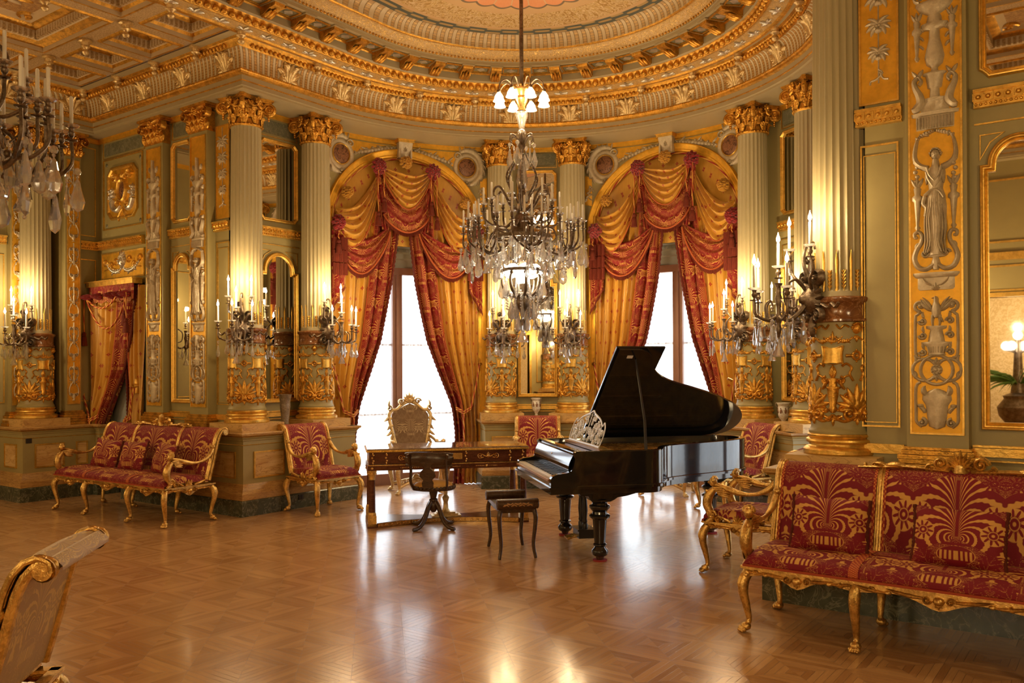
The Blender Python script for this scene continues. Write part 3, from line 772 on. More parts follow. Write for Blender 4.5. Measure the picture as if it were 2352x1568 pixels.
for x0, x1 in ((XL+.2, XS[4]), (2*BX-XS[4], XR-.2)): b.box(x0, YS, 5.352, x1, 5.9, 5.37)
for x0, x1 in ((XL+.2, XS[0]), (2*BX-XS[0], XR-.2)): b.box(x0, YSN[0], 5.3525, x1, 5.9, 5.37)
struct('ceiling', b, M['stipple'], 0)
# ---------------------------------------------------------------- pedestals of the dado
def pedestal(path, panels, label, closed_back=False):
    t = thing('dado_pedestal', label, 'pedestal', (0, 0, 0), 0, 'dado pedestals')
    def sw(name, pr, m):
        b = MB(); b.sweep(path, pr, 0, caps=False); b.build(name, M[m], t, 30)
    sw('marble_plinth', [(.065, 0), (.065, .165), (.055, .178), (0, .18)], 'green_marble')
    sw('base_molding', [(.05, .18), (.05, .25), (.042, .262), (.030, .275), (.024, .30), (.010, .325), (.004, .345), (0, .36)], 'ledge')
    sw('body', [(0, .35), (0, .845), (.010, .85), (.012, .868), (.022, .875), (.028, .892), (.035, .90)], 'sage')
    sw('ledge', [(.03, .898), (.045, .905), (.055, .91), (.058, .932), (.05, .938), (-.56, .938)], 'ledge')
    b = MB(); b.sweep(path, [(0, .797), (.008, .802), (0, .807)], 0, caps=False); b.sweep(path, [(.036, .893), (.043, .897), (.036, .901)], 0, caps=False); b.build('gold_line', M['gold'], t, 30)
    for mp, w in panels:
        b = MB(mp)
        n = 8
        b.grid(n, 1, lambda s, q: (-w+2*w*s, .435+.27*q, .006)); p = b.build('stone_panel', M['onyx'], t, 30)
        b = MB(mp)
        for u0, u1, z0, z1 in ((-w-.018, -w, .417, .723), (w, w+.018, .417, .723), (-w, w, .417, .435), (-w, w, .705, .723)):
            for k in range(4 if u1-u0 > .1 else 1):
                kk = 4 if u1-u0 > .1 else 1
                b.box(u0+(u1-u0)*k/kk, z0, 0, u0+(u1-u0)*(k+1)/kk, z1, .015)
        b.build('panel_frame', M['gold'], t, 0)
    return t
fN = lambda x: flatmap((x, YN, 0), (1, 0), (0, -1))
def aend(path, a, first=False):
    p = (BX+RW*cos(radians(a)), BY+RW*sin(radians(a)))
    return ([p]+path) if first else (path+[p])
A1 = WINC[0]+AH/RW; a1 = degrees(A1)
pedestal([(-12.3, 5.13), (-11.38, 5.13), (-11.38, 6.06), (-11.26, 6.06), (-11.26, 6.30)],
         [(flatmap((-11.70, 5.13, 0), (1, 0), (0, -1)), .15), (flatmap((-11.38, 5.46, 0), (0, 1), (1, 0)), .17), (flatmap((-11.38, 5.88, 0), (0, 1), (1, 0)), .06)],
         'sage and onyx dado pedestal in the far left corner of the room')
pl = [(-10.56, 6.30), (-10.56, YN), (-8.17, YN), (-8.17, 7.26)]+arc(180, a1, RF, 4)[1:]
pedestal(aend(pl, a1), [(fN(-9.95), .28), (fN(-9.20), .24), (fN(-8.52), .20), (flatmap((-8.17, 6.42, 0), (0, 1), (1, 0)), .20), (flatmap((-8.17, 7.08, 0), (0, 1), (1, 0)), .18)],
         'long sage dado pedestal behind the left sofa, turning at the corner column')
a2, a3 = degrees(WINC[0]-AH/RW), degrees(WINC[1]+AH/RW)
pa = arc(a2, a3, RF, 10)
am = (a2+a3)/2
pedestal(aend(aend(pa, a2, True), a3), [(cylmap(radians(am+q), RF), .17) for q in (-8, 0, 8)], 'curved dado pedestal between the two bay windows')
a4, a5 = degrees(WINC[1]-AH/RW), degrees(WINC[2]+AH/RW)
pedestal(aend(aend(arc(a4, a5, RF, 10), a4, True), a5), [(cylmap(radians((a4+a5)/2+q), RF), .17) for q in (-8, 0, 8)], 'curved dado pedestal right of the right bay window')
a6 = degrees(WINC[2]-AH/RW)
pedestal(aend(arc(a6, 0, RF, 4)+[(-2.09, YN), (XR, YN)], a6, True), [(fN(x), .25) for x in (-1.75, -1.0, -.2, .6)]+[(flatmap((-2.09, 6.6, 0), (0, -1), (-1, 0)), .2)],
         'sage dado pedestal behind the right sofa, under the nearest column')
# door in the curtained doorway
b = MB(); b.box(-11.42, 6.34, 0, -10.56, 6.40, 2.82)
for x0, x1 in ((-11.34, -11.03), (-10.95, -10.64)):
    for z0, z1 in ((.25, .85), (1.05, 2.0), (2.1, 2.65)):
        b.box(x0, 6.33, z0, x1, 6.345, z1); b.box(x0+.04, 6.322, z0+.04, x1-.04, 6.335, z1-.04)
struct('door_1', b, M['paleblue'], 0)
# ---------------------------------------------------------------- carved ornament
def scroll_pair(b, v, w, h, k=1.0, up=1, th=.012, mi=0):
    """two C scrolls back to back round u = 0"""
    for s in (-1, 1):
        pts = []
        for i in range(13):
            t = i/12; a = -pi/2+t*pi*1.15
            pts.append((s*(w*.12+w*.55*(.5+.5*sin(a*1.0+0))*k), v+up*w*(.1+1.3*t)))
        b.stroke(pts, [th*(1-.3*i/12) for i in range(13)], h, mi)
        b.scroll(s*w*.62, v+up*w*.15, w*.26, pi if s > 0 else 0, s*up*1.1, th, h, mi)
        b.leaf(s*w*.5, v+up*w*.7, pi/2*up+s*-.9, w*.5, th*1.5, h, s*.9, mi)
def urn(b, v, s, h, mi=0, u0=0):
    b.silh([(v, .30*s), (v+.06*s, .30*s), (v+.09*s, .14*s), (v+.20*s, .09*s), (v+.26*s, .16*s), (v+.28*s, .10*s), (v+.45*s, .30*s), (v+.72*s, .38*s), (v+.86*s, .30*s), (v+.94*s, .20*s), (v+1.04*s, .22*s), (v+1.08*s, .36*s), (v+1.14*s, .38*s), (v+1.16*s, .1*s)], h, mi, u0)
def wing(b, u, v, s, L, h, mi=0):
    for k in range(6):
        b.leaf(u+s*L*.10*k, v+L*.05*k, pi/2-s*(.35+.12*k), L*(.95-.11*k), L*.10, h*(1-.06*k), -s*.5, mi)
    b.leaf(u, v, pi/2-s*1.1, L*.9, L*.12, h*1.1, s*.9, mi)
def face(b, u, v, r, h, mi=0):
    b.dome(u, v, r*.78, r, h, 14, mi); b.dome(u, v-r*.08, r*.13, r*.22, h*1.28, 8, mi)
    for s in (-1, 1):
        b.dome(u+s*r*.32, v+r*.15, r*.15, r*.10, h*1.08, 6, mi); b.dome(u+s*r*.38, v-r*.25, r*.24, r*.22, h*.98, 8, mi)
        b.dome(u+s*r*.82, v, r*.14, r*.22, h*.5, 6, mi)
        for k in range(4): b.dome(u+s*r*(.15+.22*k), v+r*(.95-.13*k*k*.6), r*.24, r*.22, h*.85, 7, mi)
    b.dome(u, v-r*.48, r*.2, r*.08, h*1.12, 6, mi)
def garland(b, u0, v0, u1, v1, sag, r, h, mi=0, n=None):
    L = hypot(u1-u0, v1-v0)+sag; n = n or int(L/r/1.3)
    for k in range(n+1):
        t = k/n; u = u0+(u1-u0)*t; v = v0+(v1-v0)*t-sag*4*t*(1-t); q = r*(.6+.6*sin(pi*t))
        b.dome(u, v, q, q, h*(.6+.4*sin(pi*t)), 7, mi)
        b.dome(u+q*.8*(1 if k % 2 else -1), v+q*.7, q*.55, q*.55, h*.7, 6, mi)
        if k % 3 == 0: b.leaf(u, v, -pi/2+(1 if k % 2 else -1)*1.0, q*2.2, q*.5, h*.7, .5, mi)
def acanthus_spray(b, v, w, h, mi=0):
    b.fan(0, v, pi/2, w*1.3, 7, 1.15, h, w*.2, mi, .9)
    for s in (-1, 1):
        b.scroll(s*w*.72, v+w*.1, w*.30, pi/2, s*-1.15, w*.10, h, mi)
        b.leaf(0, v, pi/2-s*1.9, w*.95, w*.15, h, s*1.2, mi)
def robed_figure(b, v, H, w, h, mi=0):
    """woman with both arms raised, holding a garland above her head"""
    b.silh([(v, w*.30), (v+.02*H, w*.34), (v+.10*H, w*.30), (v+.25*H, w*.42), (v+.40*H, w*.46), (v+.50*H, w*.40), (v+.56*H, w*.30), (v+.62*H, w*.34), (v+.68*H, w*.42), (v+.72*H, w*.40), (v+.745*H, w*.18), (v+.80*H, w*.13)], h, mi, w*.02)
    for k in range(8):                       # folds of the robe
        o = (k-3.5)/3.5; b.stroke([(w*.05+w*.20*o, v+.56*H), (w*.34*o, v+.40*H), (w*.40*o+w*.05, v+.22*H), (w*.26*o-w*.03, v+.03*H)], [w*.03, w*.045, w*.05, w*.03], [h*.2, h*.28, h*.26, h*.2], mi, h*.80*sqrt(max(.1, 1-o*o*.75)))
    b.stroke([(-w*.42, v+.50*H), (-w*.1, v+.545*H), (w*.2, v+.53*H), (w*.4, v+.47*H)], w*.06, h*.35, mi, h*.75)
    b.stroke([(-w*.42, v+.50*H), (-w*.5, v+.44*H), (-w*.36, v+.40*H), (-w*.40, v+.33*H)], w*.09, h*.5, mi, h*.3)
    for s in (-1, 1):                         # bosom, shoulder, raised arm, hand
        b.stroke([(s*w*.30, v+.735*H), (s*w*.20, v+.67*H), (0, v+.62*H)], w*.05, h*.25, mi, h*.85); b.stroke([(s*w*.34, v+.70*H), (s*w*.26, v+.64*H), (s*w*.05, v+.57*H)], w*.05, h*.25, mi, h*.75)
        b.leaf(s*w*.36, v+.69*H, -pi/2-s*.2, w*.5, w*.09, h*.8, s*.5, mi)
        for k in range(3): b.stroke([(s*w*(.10+.1*k), v+.44*H-.01*H*k), (s*w*(.22+.1*k), v+.30*H), (s*w*(.16+.12*k), v+.12*H), (s*w*(.30+.08*k), v+.02*H)], w*.035, h*.3, mi, h*(.75-.12*k))
        b.stroke([(s*w*.30, v+.735*H), (s*w*.60, v+.76*H), (s*w*.80, v+.80*H), (s*w*.86, v+.86*H), (s*w*.80, v+.94*H), (s*w*.74, v+.985*H)], [w*.15, w*.13, w*.12, w*.10, w*.085, w*.06], [h*.9, h*.85, h*.8, h*.75, h*.7, h*.6], mi)
        b.dome(s*w*.72, v+.995*H, w*.09, w*.08, h*.8, 8, mi)
    face(b, w*.03, v+.845*H, w*.27, h*1.15, mi)
    garland(b, -w*.75, v+1.0*H, 0, v+1.05*H, -w*.02, w*.08, h*.9, mi, 7); garland(b, 0, v+1.05*H, w*.75, v+1.0*H, -w*.02, w*.08, h*.9, mi, 7)
    b.leaf(w*.1, v+.01*H, -pi*.7, w*.2, w*.06, h*.6, 0, mi); b.leaf(w*.0, v+.01*H, -pi*.4, w*.2, w*.06, h*.6, 0, mi)
def eagle(b, v, w, h, mi=0):
    b.silh([(v+w*.55, w*.10), (v+w*.7, w*.24), (v+w*1.0, w*.28), (v+w*1.25, w*.22), (v+w*1.45, w*.13), (v+w*1.62, w*.14), (v+w*1.72, w*.10), (v+w*1.78, w*.02)], h, mi)
    b.leaf(0, v+w*1.66, pi*.9, w*.24, w*.05, h*.9, .6, mi)
    for s in (-1, 1):
        wing(b, s*w*.22, v+w*.95, s, w*1.0, h*.8, mi)
        b.stroke([(s*w*.16, v+w*.7), (s*w*.20, v+w*.35), (s*w*.17, v+w*.1)], [w*.13, w*.08, w*.05], h*.7, mi)
        for k in range(3): b.leaf(s*w*.17, v+w*.1, -pi/2+(k-1)*.6, w*.16, w*.035, h*.6, 0, mi)
    b.leaf(w*.1, v+w*.7, -pi*.32, w*.5, w*.10, h*.7, 0, mi)
def torch(b, u, v, H, h, mi=0):
    b.silh([(v, .02*H), (v+.06*H, .05*H), (v+.1*H, .025*H), (v+.55*H, .065*H), (v+.58*H, .10*H), (v+.64*H, .10*H), (v+.68*H, .05*H), (v+.80*H, .07*H), (v+.83*H, .03*H)], h, mi, u)
    for k in range(3): b.leaf(u, v+.8*H, pi/2+(k-1)*.5, .22*H, .035*H, h, 0, mi)
def candelabrum(b, v0, v1, w, h, mi=0, figure=True):
    """grotesque candelabrum climbing the strip; heights in half widths of the strip"""
    f = lambda k: v0+k*w
    # shield with scrolled frame
    b.silh([(f(.05), w*.10), (f(.15), w*.34), (f(.6), w*.42), (f(1.1), w*.47), (f(1.35), w*.62), (f(1.55), w*.60), (f(1.75), w*.34), (f(1.85), w*.1)], h*.9, mi)
    for s in (-1, 1):
        b.scroll(s*w*.60, f(.32), w*.19, pi/2, s*1.2, w*.075, h*.8, mi)
        b.stroke([(s*w*.62, f(.12)), (s*w*.84, f(.35)), (s*w*.86, f(.75)), (s*w*.86, f(1.9)), (s*w*.66, f(2.15))], w*.07, h*.6, mi)
        b.leaf(s*w*.50, f(.75), pi/2-s*.2, w*.45, w*.10, h*.7, -s*1.4, mi); b.leaf(s*w*.40, f(1.55), pi/2-s*.9, w*.50, w*.13, h, s*1.8, mi); b.leaf(s*w*.55, f(1.1), -s*.3+(0 if s > 0 else pi), w*.28, w*.08, h*.7, s, mi)
        n = 18; b.stroke([(s*w*.50+w*.50*cos(2*pi*k/n), f(2.70)+w*.50*sin(2*pi*k/n)) for k in range(n+1)], w*.075, h*.55, mi)
        b.stroke([(s*w*.66, f(3.25)), (s*w*.86, f(3.45)), (s*w*.86, f(5.0)), (s*w*.78, f(5.2)), (s*w*.60, f(5.35))], w*.065, h*.6, mi)
        b.scroll(s*w*.66, f(5.6), w*.26, -pi/2, s*1.2, w*.08, h*.7, mi)
        for q in (3.5, 4.25, 4.9): b.scroll(s*w*.56, f(q), w*.17, pi, -s*1.2, w*.065, h*.7, mi); b.leaf(s*w*.5, f(q+.15), pi/2-s*.6, w*.3, w*.07, h*.7, s*1.2, mi)
        for q in (2.3, 3.0): b.leaf(s*w*.9, f(q), pi/2+s*.5, w*.4, w*.07, h*.6, -s*1.5, mi)
    b.stroke([(w*.66*cos(2*pi*k/28), f(2.70)+w*.66*sin(2*pi*k/28)) for k in range(29)], w*.075, h*.68, mi)
    b.dome(0, f(2.70), w*.26, w*.26, h*.5, 16, mi)
    for k in range(9): b.dome(w*.19*cos(k*2*pi/9), f(2.70)+w*.19*sin(k*2*pi/9), w*.06, w*.06, h*.85, 6, mi)
    b.dome(0, f(2.70), w*.10, w*.10, h, 8, mi)
    b.fan(0, f(2.92), pi/2, w*.34, 5, .9, h*.9, w*.07, mi); b.fan(0, f(2.48), -pi/2, w*.30, 5, .9, h*.9, w*.07, mi)
    # fluted basket, stepped altar, eagle
    b.silh([(f(3.38), w*.40), (f(3.45), w*.34), (f(3.75), w*.42), (f(3.85), w*.64), (f(3.95), w*.64), (f(3.97), w*.36), (f(4.5), w*.26), (f(4.56), w*.42), (f(4.68), w*.44)], h*.85, mi)
    for k in range(-3, 4): b.stroke([(w*.10*k, f(3.48)), (w*.11*k, f(3.75))], w*.03, h*.3, mi, h*.6)
    eagle(b, f(4.62), w*.78, h*1.1, mi)
    # tablet
    b.silh([(f(6.30), w*.70, .5), (f(6.38), w*.78, .5), (f(6.85), w*.78, .5), (f(6.87), w*.86, .8), (f(7.0), w*.97, .9), (f(7.08), w*.97, .9)], h, mi)
    b.fan(0, f(6.30), pi/2, w*.34, 5, 1.0, h, w*.07, mi)
    for s in (-1, 1):
        b.leaf(s*w*.1, f(6.5), pi/2-s*1.3, w*.6, w*.07, h*.9, s*1.0, mi)
        b.stroke([(s*w*.08, f(7.45)), (s*w*.38, f(7.25)), (s*w*.72, f(7.35)), (s*w*.88, f(7.75)), (s*w*.78, f(8.15)), (s*w*.60, f(8.45)), (s*w*.56, f(8.75)), (s*w*.68, f(8.95)), (s*w*.86, f(8.88)), (s*w*.84, f(8.70)), (s*w*.74, f(8.72))], [w*.10, w*.11, w*.12, w*.12, w*.11, w*.10, w*.09, w*.09, w*.08, w*.07, w*.06], h*.8, mi)
        b.scroll(s*w*.42, f(7.95), w*.17, 0, s*1.2, w*.07, h*.8, mi); b.leaf(s*w*.82, f(8.2), pi/2, w*.35, w*.07, h*.6, s*1.5, mi)
        torch(b, s*w*.74, f(9.0), w*2.4, h*.9, mi)
        for k in range(5): b.dome(s*w*(.78+.04*(-1)**k), f(11.25+.22*k), w*.11, w*.11, h*.8, 7, mi)
    b.silh([(f(7.2), w*.12), (f(7.5), w*.20), (f(7.75), w*.13), (f(7.78), w*.42), (f(7.88), w*.40)], h*.8, mi)
    if figure: robed_figure(b, f(7.85), w*5.35, w*.98, h*1.35, mi)
    # fluted canopy with dolphins
    b.silh([(f(13.55), w*.80, .5), (f(14.15), w*.82, .5), (f(14.17), w*.97, .85), (f(14.33), w*1.0, .9), (f(14.36), w*.62, .5), (f(14.8), w*.50, .5), (f(14.83), w*.46, .8), (f(14.95), w*.46, .8)], h*.9, mi)
    for k in range(13): b.stroke([(w*(-.72+.12*k), f(13.58)), (w*(-.72+.12*k), f(14.10))], w*.032, h*.35, mi, h*.4)
    for s in (-1, 1):
        b.stroke([(s*w*.92, f(14.50)), (s*w*.76, f(14.55)), (s*w*.58, f(14.80)), (s*w*.64, f(15.15)), (s*w*.80, f(15.5)), (s*w*.84, f(15.8)), (s*w*.66, f(15.95)), (s*w*.54, f(15.75)), (s*w*.64, f(15.6))], [w*.11, w*.19, w*.20, w*.17, w*.13, w*.10, w*.08, w*.07, w*.06], h, mi)
        b.leaf(s*w*.7, f(15.95), pi/2-s*.6, w*.42, w*.09, h*.8, 0, mi); b.leaf(s*w*.7, f(15.95), pi/2+s*.6, w*.42, w*.09, h*.8, 0, mi)
        torch(b, s*w*.72, f(16.7), w*2.2, h*.85, mi); b.scroll(s*w*.6, f(19.6), w*.26, -pi/2, s*1.2, w*.08, h*.8, mi); b.leaf(s*w*.35, f(20.2), pi/2-s*.8, w*.6, w*.10, h*.8, s*1.0, mi)
        for k in range(3): b.leaf(s*w*.45, f(17.2+.4*k), pi/2-s*.4, w*.35, w*.06, h*.6, -s*1.2, mi)
    b.silh([(f(14.95), w*.22), (f(15.35), w*.20), (f(15.4), w*.30), (f(15.95), w*.38), (f(16.0), w*.50), (f(16.08), w*.50), (f(16.1), w*.16), (f(16.3), w*.14), (f(16.45), w*.34), (f(16.8), w*.42), (f(17.1), w*.36), (f(17.6), w*.24), (f(18.0), w*.22), (f(18.05), w*.52), (f(18.3), w*.58), (f(18.35), w*.34), (f(18.6), w*.30), (f(18.7), w*.24), (f(18.9), w*.62), (f(19.2), w*.80), (f(19.3), w*.78), (f(19.35), w*.2), (f(20.0), w*.30), (f(20.6), w*.14), (f(min(21.3, (v1-v0)/w-.1)), w*.05)], h, mi)
    for k in range(7): b.leaf(w*(-.24+.08*k), f(16.4), pi/2, w*.5, w*.03, h*.35, 0, mi)
def arabesque(b, v0, v1, w, h, mi=0, n=3):
    """repeating stem of urns, scrolls and leaves for the narrower strips"""
    H = (v1-v0)/n
    for k in range(n):
        v = v0+k*H
        urn(b, v+.02*H, min(w*1.15, H*.3), h, mi)
        for s in (-1, 1):
            b.scroll(s*w*.50, v+H*.17, w*.34, -pi/2, s*1.25, w*.085, h*.9, mi); b.scroll(s*w*.52, v+H*.82, w*.32, pi/2, -s*1.25, w*.085, h*.9, mi)
            b.stroke([(s*w*.84, v+H*.17), (s*w*.9, v+H*.3), (s*w*.55, v+H*.42), (s*w*.2, v+H*.48), (s*w*.5, v+H*.55), (s*w*.88, v+H*.66), (s*w*.84, v+H*.82)], w*.075, h*.85, mi)
            for q in range(3): b.leaf(s*w*.45, v+H*(.38+.13*q), pi/2-s*(.5+.5*q), w*.6, w*.13, h*.8, s*.9, mi)
            b.dome(s*w*.78, v+H*.48, w*.11, w*.11, h, 7, mi)
        b.silh([(v+H*.42, w*.05), (v+H*.50, w*.16), (v+H*.60, w*.22), (v+H*.66, w*.10), (v+H*.78, w*.08), (v+H*.84, w*.42), (v+H*.86, w*.40), (v+H*.88, w*.12), (v+H*.98, w*.08)], h, mi)
        b.fan(0, v+H*.66, pi/2, w*.6, 5, 1.1, h*.9, w*.1, mi)
def foliage(b, v0, v1, w, h, mi=0):
    """drop of fruit and leaves tied with a ribbon"""
    n = 5; H = (v1-v0)/n
    b.stroke([(0, v0), (0, v1)], w*.05, h*.4, mi)
    for k in range(1, n):
        v = v0+H*k; q = .55+.1*k
        for s in (-1, 1):
            for i in range(4): b.leaf(0, v+H*.1, pi/2-s*(.5+.55*i), w*q*1.2, w*.16, h*.8, -s*1.0, mi)
        for i in range(6): b.dome(w*.26*q*cos(i*1.05), v-H*.02+w*.26*q*sin(i*1.05), w*.2*q, w*.2*q, h*(1+.1*(i % 2)), 8, mi)
        b.dome(0, v-.02, w*.24*q, w*.24*q, h*1.25, 8, mi)
    b.stroke([(0, v0+H*.5), (w*.25, v0+H*.35), (-w*.15, v0+H*.15), (-w*.5, v0+H*.1), (-w*.55, v0-H*.02)], w*.07, h*.5, mi)
    b.stroke([(w*.1, v0+H*.4), (w*.3, v0+H*.15), (w*.65, v0+H*.1)], w*.07, h*.5, mi)
# ---------------------------------------------------------------- columns
def column_parts(t):
    """plinth block, moulded base, ornamented drum, marble band, fluted shaft, composite capital"""
    b = MB(); b.box(-.31, -.30, .938, .31, .30, 1.036); b.build('plinth_block', M['cream_stone'], t, 0)
    b = MB(); b.lathe([(.255, 1.034), (.262, 1.045), (.262, 1.07), (.245, 1.085), (.228, 1.09), (.222, 1.10), (.222, 1.112), (.238, 1.118), (.243, 1.130), (.240, 1.142), (.226, 1.150), (.220, 1.155), (.230, 1.163), (.233, 1.173), (.226, 1.182), (.214, 1.187)], 48)
    b.build('base', M['gold'], t, 30)
    b = MB(); b.lathe([(.222, 1.185), (.222, 1.20), (.212, 1.215), (.205, 1.24), (.205, 1.985)], 48); b.build('drum', M['sage'], t, 30)
    # gilded relief of the drum: four quarters
    for q in range(4):
        b = MB(drummap(.203, q*pi/2+pi/4)); U = .203*pi/4      # palmette quarter
        b.fan(0, 1.34, pi/2, .20, 9, 1.25, .026, .026, 0, .6); b.dome(0, 1.39, .035, .06, .028, 10); b.dome(0, 1.33, .04, .028, .03, 10)
        for s in (-1, 1):
            b.scroll(s*.055, 1.33, .052, pi/2, s*1.2, .018, .026); b.scroll(s*.11, 1.56, .030, pi/2, s*1.2, .010, .018); b.scroll(s*.10, 1.36, .026, 0, -s*1.2, .009, .018); b.leaf(s*.08, 1.50, pi/2-s*.8, .08, .013, .02, s); b.scroll(s*.07, 1.45, .030, -pi/2, -s*1.1, .010, .016)
            b.stroke([(s*.02, 1.30), (s*.08, 1.275), (s*.13, 1.29), (s*.155, 1.31)], .012, .018)
            b.stroke([(s*.025, 1.56), (s*.05, 1.61), (s*.035, 1.65), (s*.07, 1.68), (s*.10, 1.66)], .009, .016); b.stroke([(s*.05, 1.60), (s*.09, 1.58), (s*.10, 1.53)], .008, .014)
            b.stroke([(s*.03, 1.735), (s*.075, 1.735)], .013, .014)
            b.stroke([(s*.05, 1.935), (s*.08, 1.95), (s*.11, 1.925), (s*.135, 1.955)], .008, .014)
            garland(b, s*.03, 1.86, s*.155, 1.88, .035, .012, .016)
        b.stroke([(.028*cos(2*pi*k/10), 1.735+.028*sin(2*pi*k/10)) for k in range(11)], .009, .016); b.dome(0, 1.735, .014, .014, .02, 8)
        b.dome(0, 1.775, .009, .009, .012, 6); b.dome(0, 1.695, .009, .009, .012, 6)
        face(b, 0, 1.925, .040, .035); b.fan(0, 1.875, -pi/2, .045, 3, .6, .018, .012)
        b.fan(0, 1.30, -pi/2, .05, 3, .8, .02, .012)
        b.build('gilded_palmette', M['gold_deep'], t, 60)
        b = MB(drummap(.203, q*pi/2))                            # torch and plaque quarter
        b.silh([(1.335, .012), (1.35, .03), (1.37, .03), (1.38, .022), (1.46, .038), (1.50, .040), (1.505, .052), (1.517, .052), (1.52, .032), (1.55, .028), (1.575, .038), (1.58, .02)], .030)
        b.fan(0, 1.58, pi/2, .095, 5, .45, .022, .014, 0, -.4)
        for s in (-1, 1):
            b.stroke([(0, 1.32), (s*.03, 1.30), (s*.06, 1.31)], .010, .018); b.scroll(s*.035, 1.295, .022, 0, s*1.1, .008, .016)
        b.fan(0, 1.30, -pi/2, .06, 3, .9, .018, .012)
        garland(b, -.06, 1.865, .06, 1.865, .03, .010, .014); b.leaf(0, 1.83, pi/2, .08, .012, .014)
        b.build('gilded_torch', M['gold_deep'], t, 60)
        b = MB(drummap(.203, q*pi/2))
        b.grid(8, 6, lambda s, r: (-.062+.124*s, 1.685+.105*r-.018*(2*s-1)**2*-1*(1 if r > .5 else -.3), .012+.012*sin(pi*s)), 0)
        for s in (-1, 1): b.stroke([(s*.066, 1.675), (s*.058, 1.735), (s*.068, 1.805)], .009, .026)
        b.stroke([(-.066, 1.69), (0, 1.675), (.066, 1.69)], .006, .024); b.stroke([(-.066, 1.803), (0, 1.783), (.066, 1.803)], .006, .024)
        b.build('gilded_plaque', M['gold'], t, 60)
    b = MB(); b.lathe([(.214, 1.972), (.226, 1.978), (.226, 1.992), (.216, 2.0), (.212, 2.02), (.212, 2.09), (.218, 2.105), (.230, 2.115), (.234, 2.128), (.234, 2.142), (.222, 2.15), (.205, 2.155), (.18, 2.156)], 48)
    b.build('marble_band', M['red_marble'], t, 30)
    b = MB(); nf = 24
    def fl(a, z): 
        k = (a*nf/(2*pi)) % 1; return 1-.075*sqrt(max(0, 1-((k-.5)/.40)**2)) if abs(k-.5) < .40 else 1
    b.lathe([(.192, 2.155), (.192, 2.19)], 48); b.lathe([(.190, 2.19), (.188, 2.21), (.188, 2.6), (.183, 3.6), (.176, 4.50), (.176, 4.535)], nf*8, mod=lambda a, z: fl(a, z) if 2.20 < z < 4.53 else 1)
    b.build('fluted_shaft', M['taupe_lt'], t, 40)
    b = MB()                                                   # gilt wheat ears standing in the flutes
    for k in range(nf):
        m = drummap(.180, (k+.5)*2*pi/nf); b.mp = m
        if k % 2:
            b.stroke([(0, 2.19), (0, 2.34)], .004, .008)
            for i in range(5):
                for s in (-1, 1): b.leaf(0, 2.21+.026*i, pi/2-s*.5, .032, .006, .012)
        else:
            b.silh([(2.185, .012), (2.22, .010), (2.23, .014), (2.33, .009), (2.40, .012), (2.44, .006), (2.48, .001)], .012)
    b.build('gilded_wheat_ears', M['gold'], t, 60)
    # composite capital
    b = MB(); b.lathe([(.176, 4.53), (.192, 4.538), (.194, 4.552), (.182, 4.56), (.178, 4.57), (.17, 4.60), (.172, 4.72), (.195, 4.79), (.215, 4.82)], 40)
    ovo = [(.192, 4.546)]
    for k in range(28):
        a = 2*pi*k/28; b.ball((.190*cos(a), .190*sin(a), 4.552), .012, 6, 4)
    for ring, (z0, L, n, r0, ph) in enumerate(((4.565, .12, 8, .176, 0), (4.63, .13, 8, .180, pi/8))):
        for k in range(n):
            a = 2*pi*k/n+ph
            def mp(u, v, h, a=a, r0=r0, z0=z0, L=L):
                t = v/L; r = r0+.012+.045*max(0, t-.45)**1.5*2.2+h-abs(u)*.25; zz = z0+L*(t if t < .8 else .8+(t-.8)*-.6)
                return (r*cos(a)-u*sin(a), r*sin(a)+u*cos(a), zz)
            c = MB(mp)
            for s in (-1, 0, 1): c.leaf(s*.014, 0, pi/2-s*.18, L*(1.12-.12*abs(s)), .022, .016, -s*.35)
            for s in (-1, 1):
                for i in range(3): c.leaf(s*.018, L*(.25+.22*i), pi/2-s*1.0, .035, .009, .02, s*.4)
            merge(b, c)
    for k in range(20):                                       # egg moulding
        a = 2*pi*k/20; b.ball((.212*cos(a), .212*sin(a), 4.80), .024, 6, 5, 0, (1, 1, 1.2))
    for k in range(4):                                        # corner volutes
        a = pi/4+k*pi/2; ca, sa = cos(a), sin(a)
        for s in (-1, 1):
            def mp(u, v, h, ca=ca, sa=sa, s=s):
                r = .270+u; o = s*(.022+h*.9)-s*.012; return (r*ca-o*sa, r*sa+o*ca, 4.765+v)
            c = MB(mp); c.scroll(0, 0, .066, pi/2, -1.9, .015, .018, 0, 26, .12); c.dome(0, 0, .055, .055, .008, 14)
            c.stroke([(-.14, .085), (-.06, .078), (0, .066)], [.01, .014, .016], .02)
            merge(b, c)
        P = [((.27+.064*cos(t*2*pi/16))*ca, (.27+.064*cos(t*2*pi/16))*sa, 4.765+.064*sin(t*2*pi/16)) for t in range(17)]
        b.tube(P, .018, 6, cap=False)
        P = [(r*ca, r*sa, z) for r, z in ((.16, 4.76), (.20, 4.80), (.25, 4.83), (.28, 4.828))]; b.tube(P, .02, 6)
        for i, (dz, rr) in enumerate(((-.07, .022), (-.10, .018), (-.125, .013))): b.ball((.262*ca, .262*sa, 4.765+dz), rr, 7, 5)
        am = k*pi/2
        for i in range(7): b.ball((.235*cos(am)-.03*cos(i*.9)*sin(am), .235*sin(am)+.03*cos(i*.9)*cos(am), 4.825+.030*sin(i*.9)), .020, 7, 5)
        b.ball((.25*cos(am), .25*sin(am), 4.825), .026, 8, 6)
        for s in (-1, 1):
            P = [((.215+.02*t)*cos(am+s*.55*t), (.215+.02*t)*sin(am+s*.55*t), 4.80-.055*sin(pi*t)+.02*t) for t in (0, .25, .5, .75, 1)]; b.tube(P, [.012, .018, .02, .018, .012], 6)
    ab = []                                                   # concave abacus
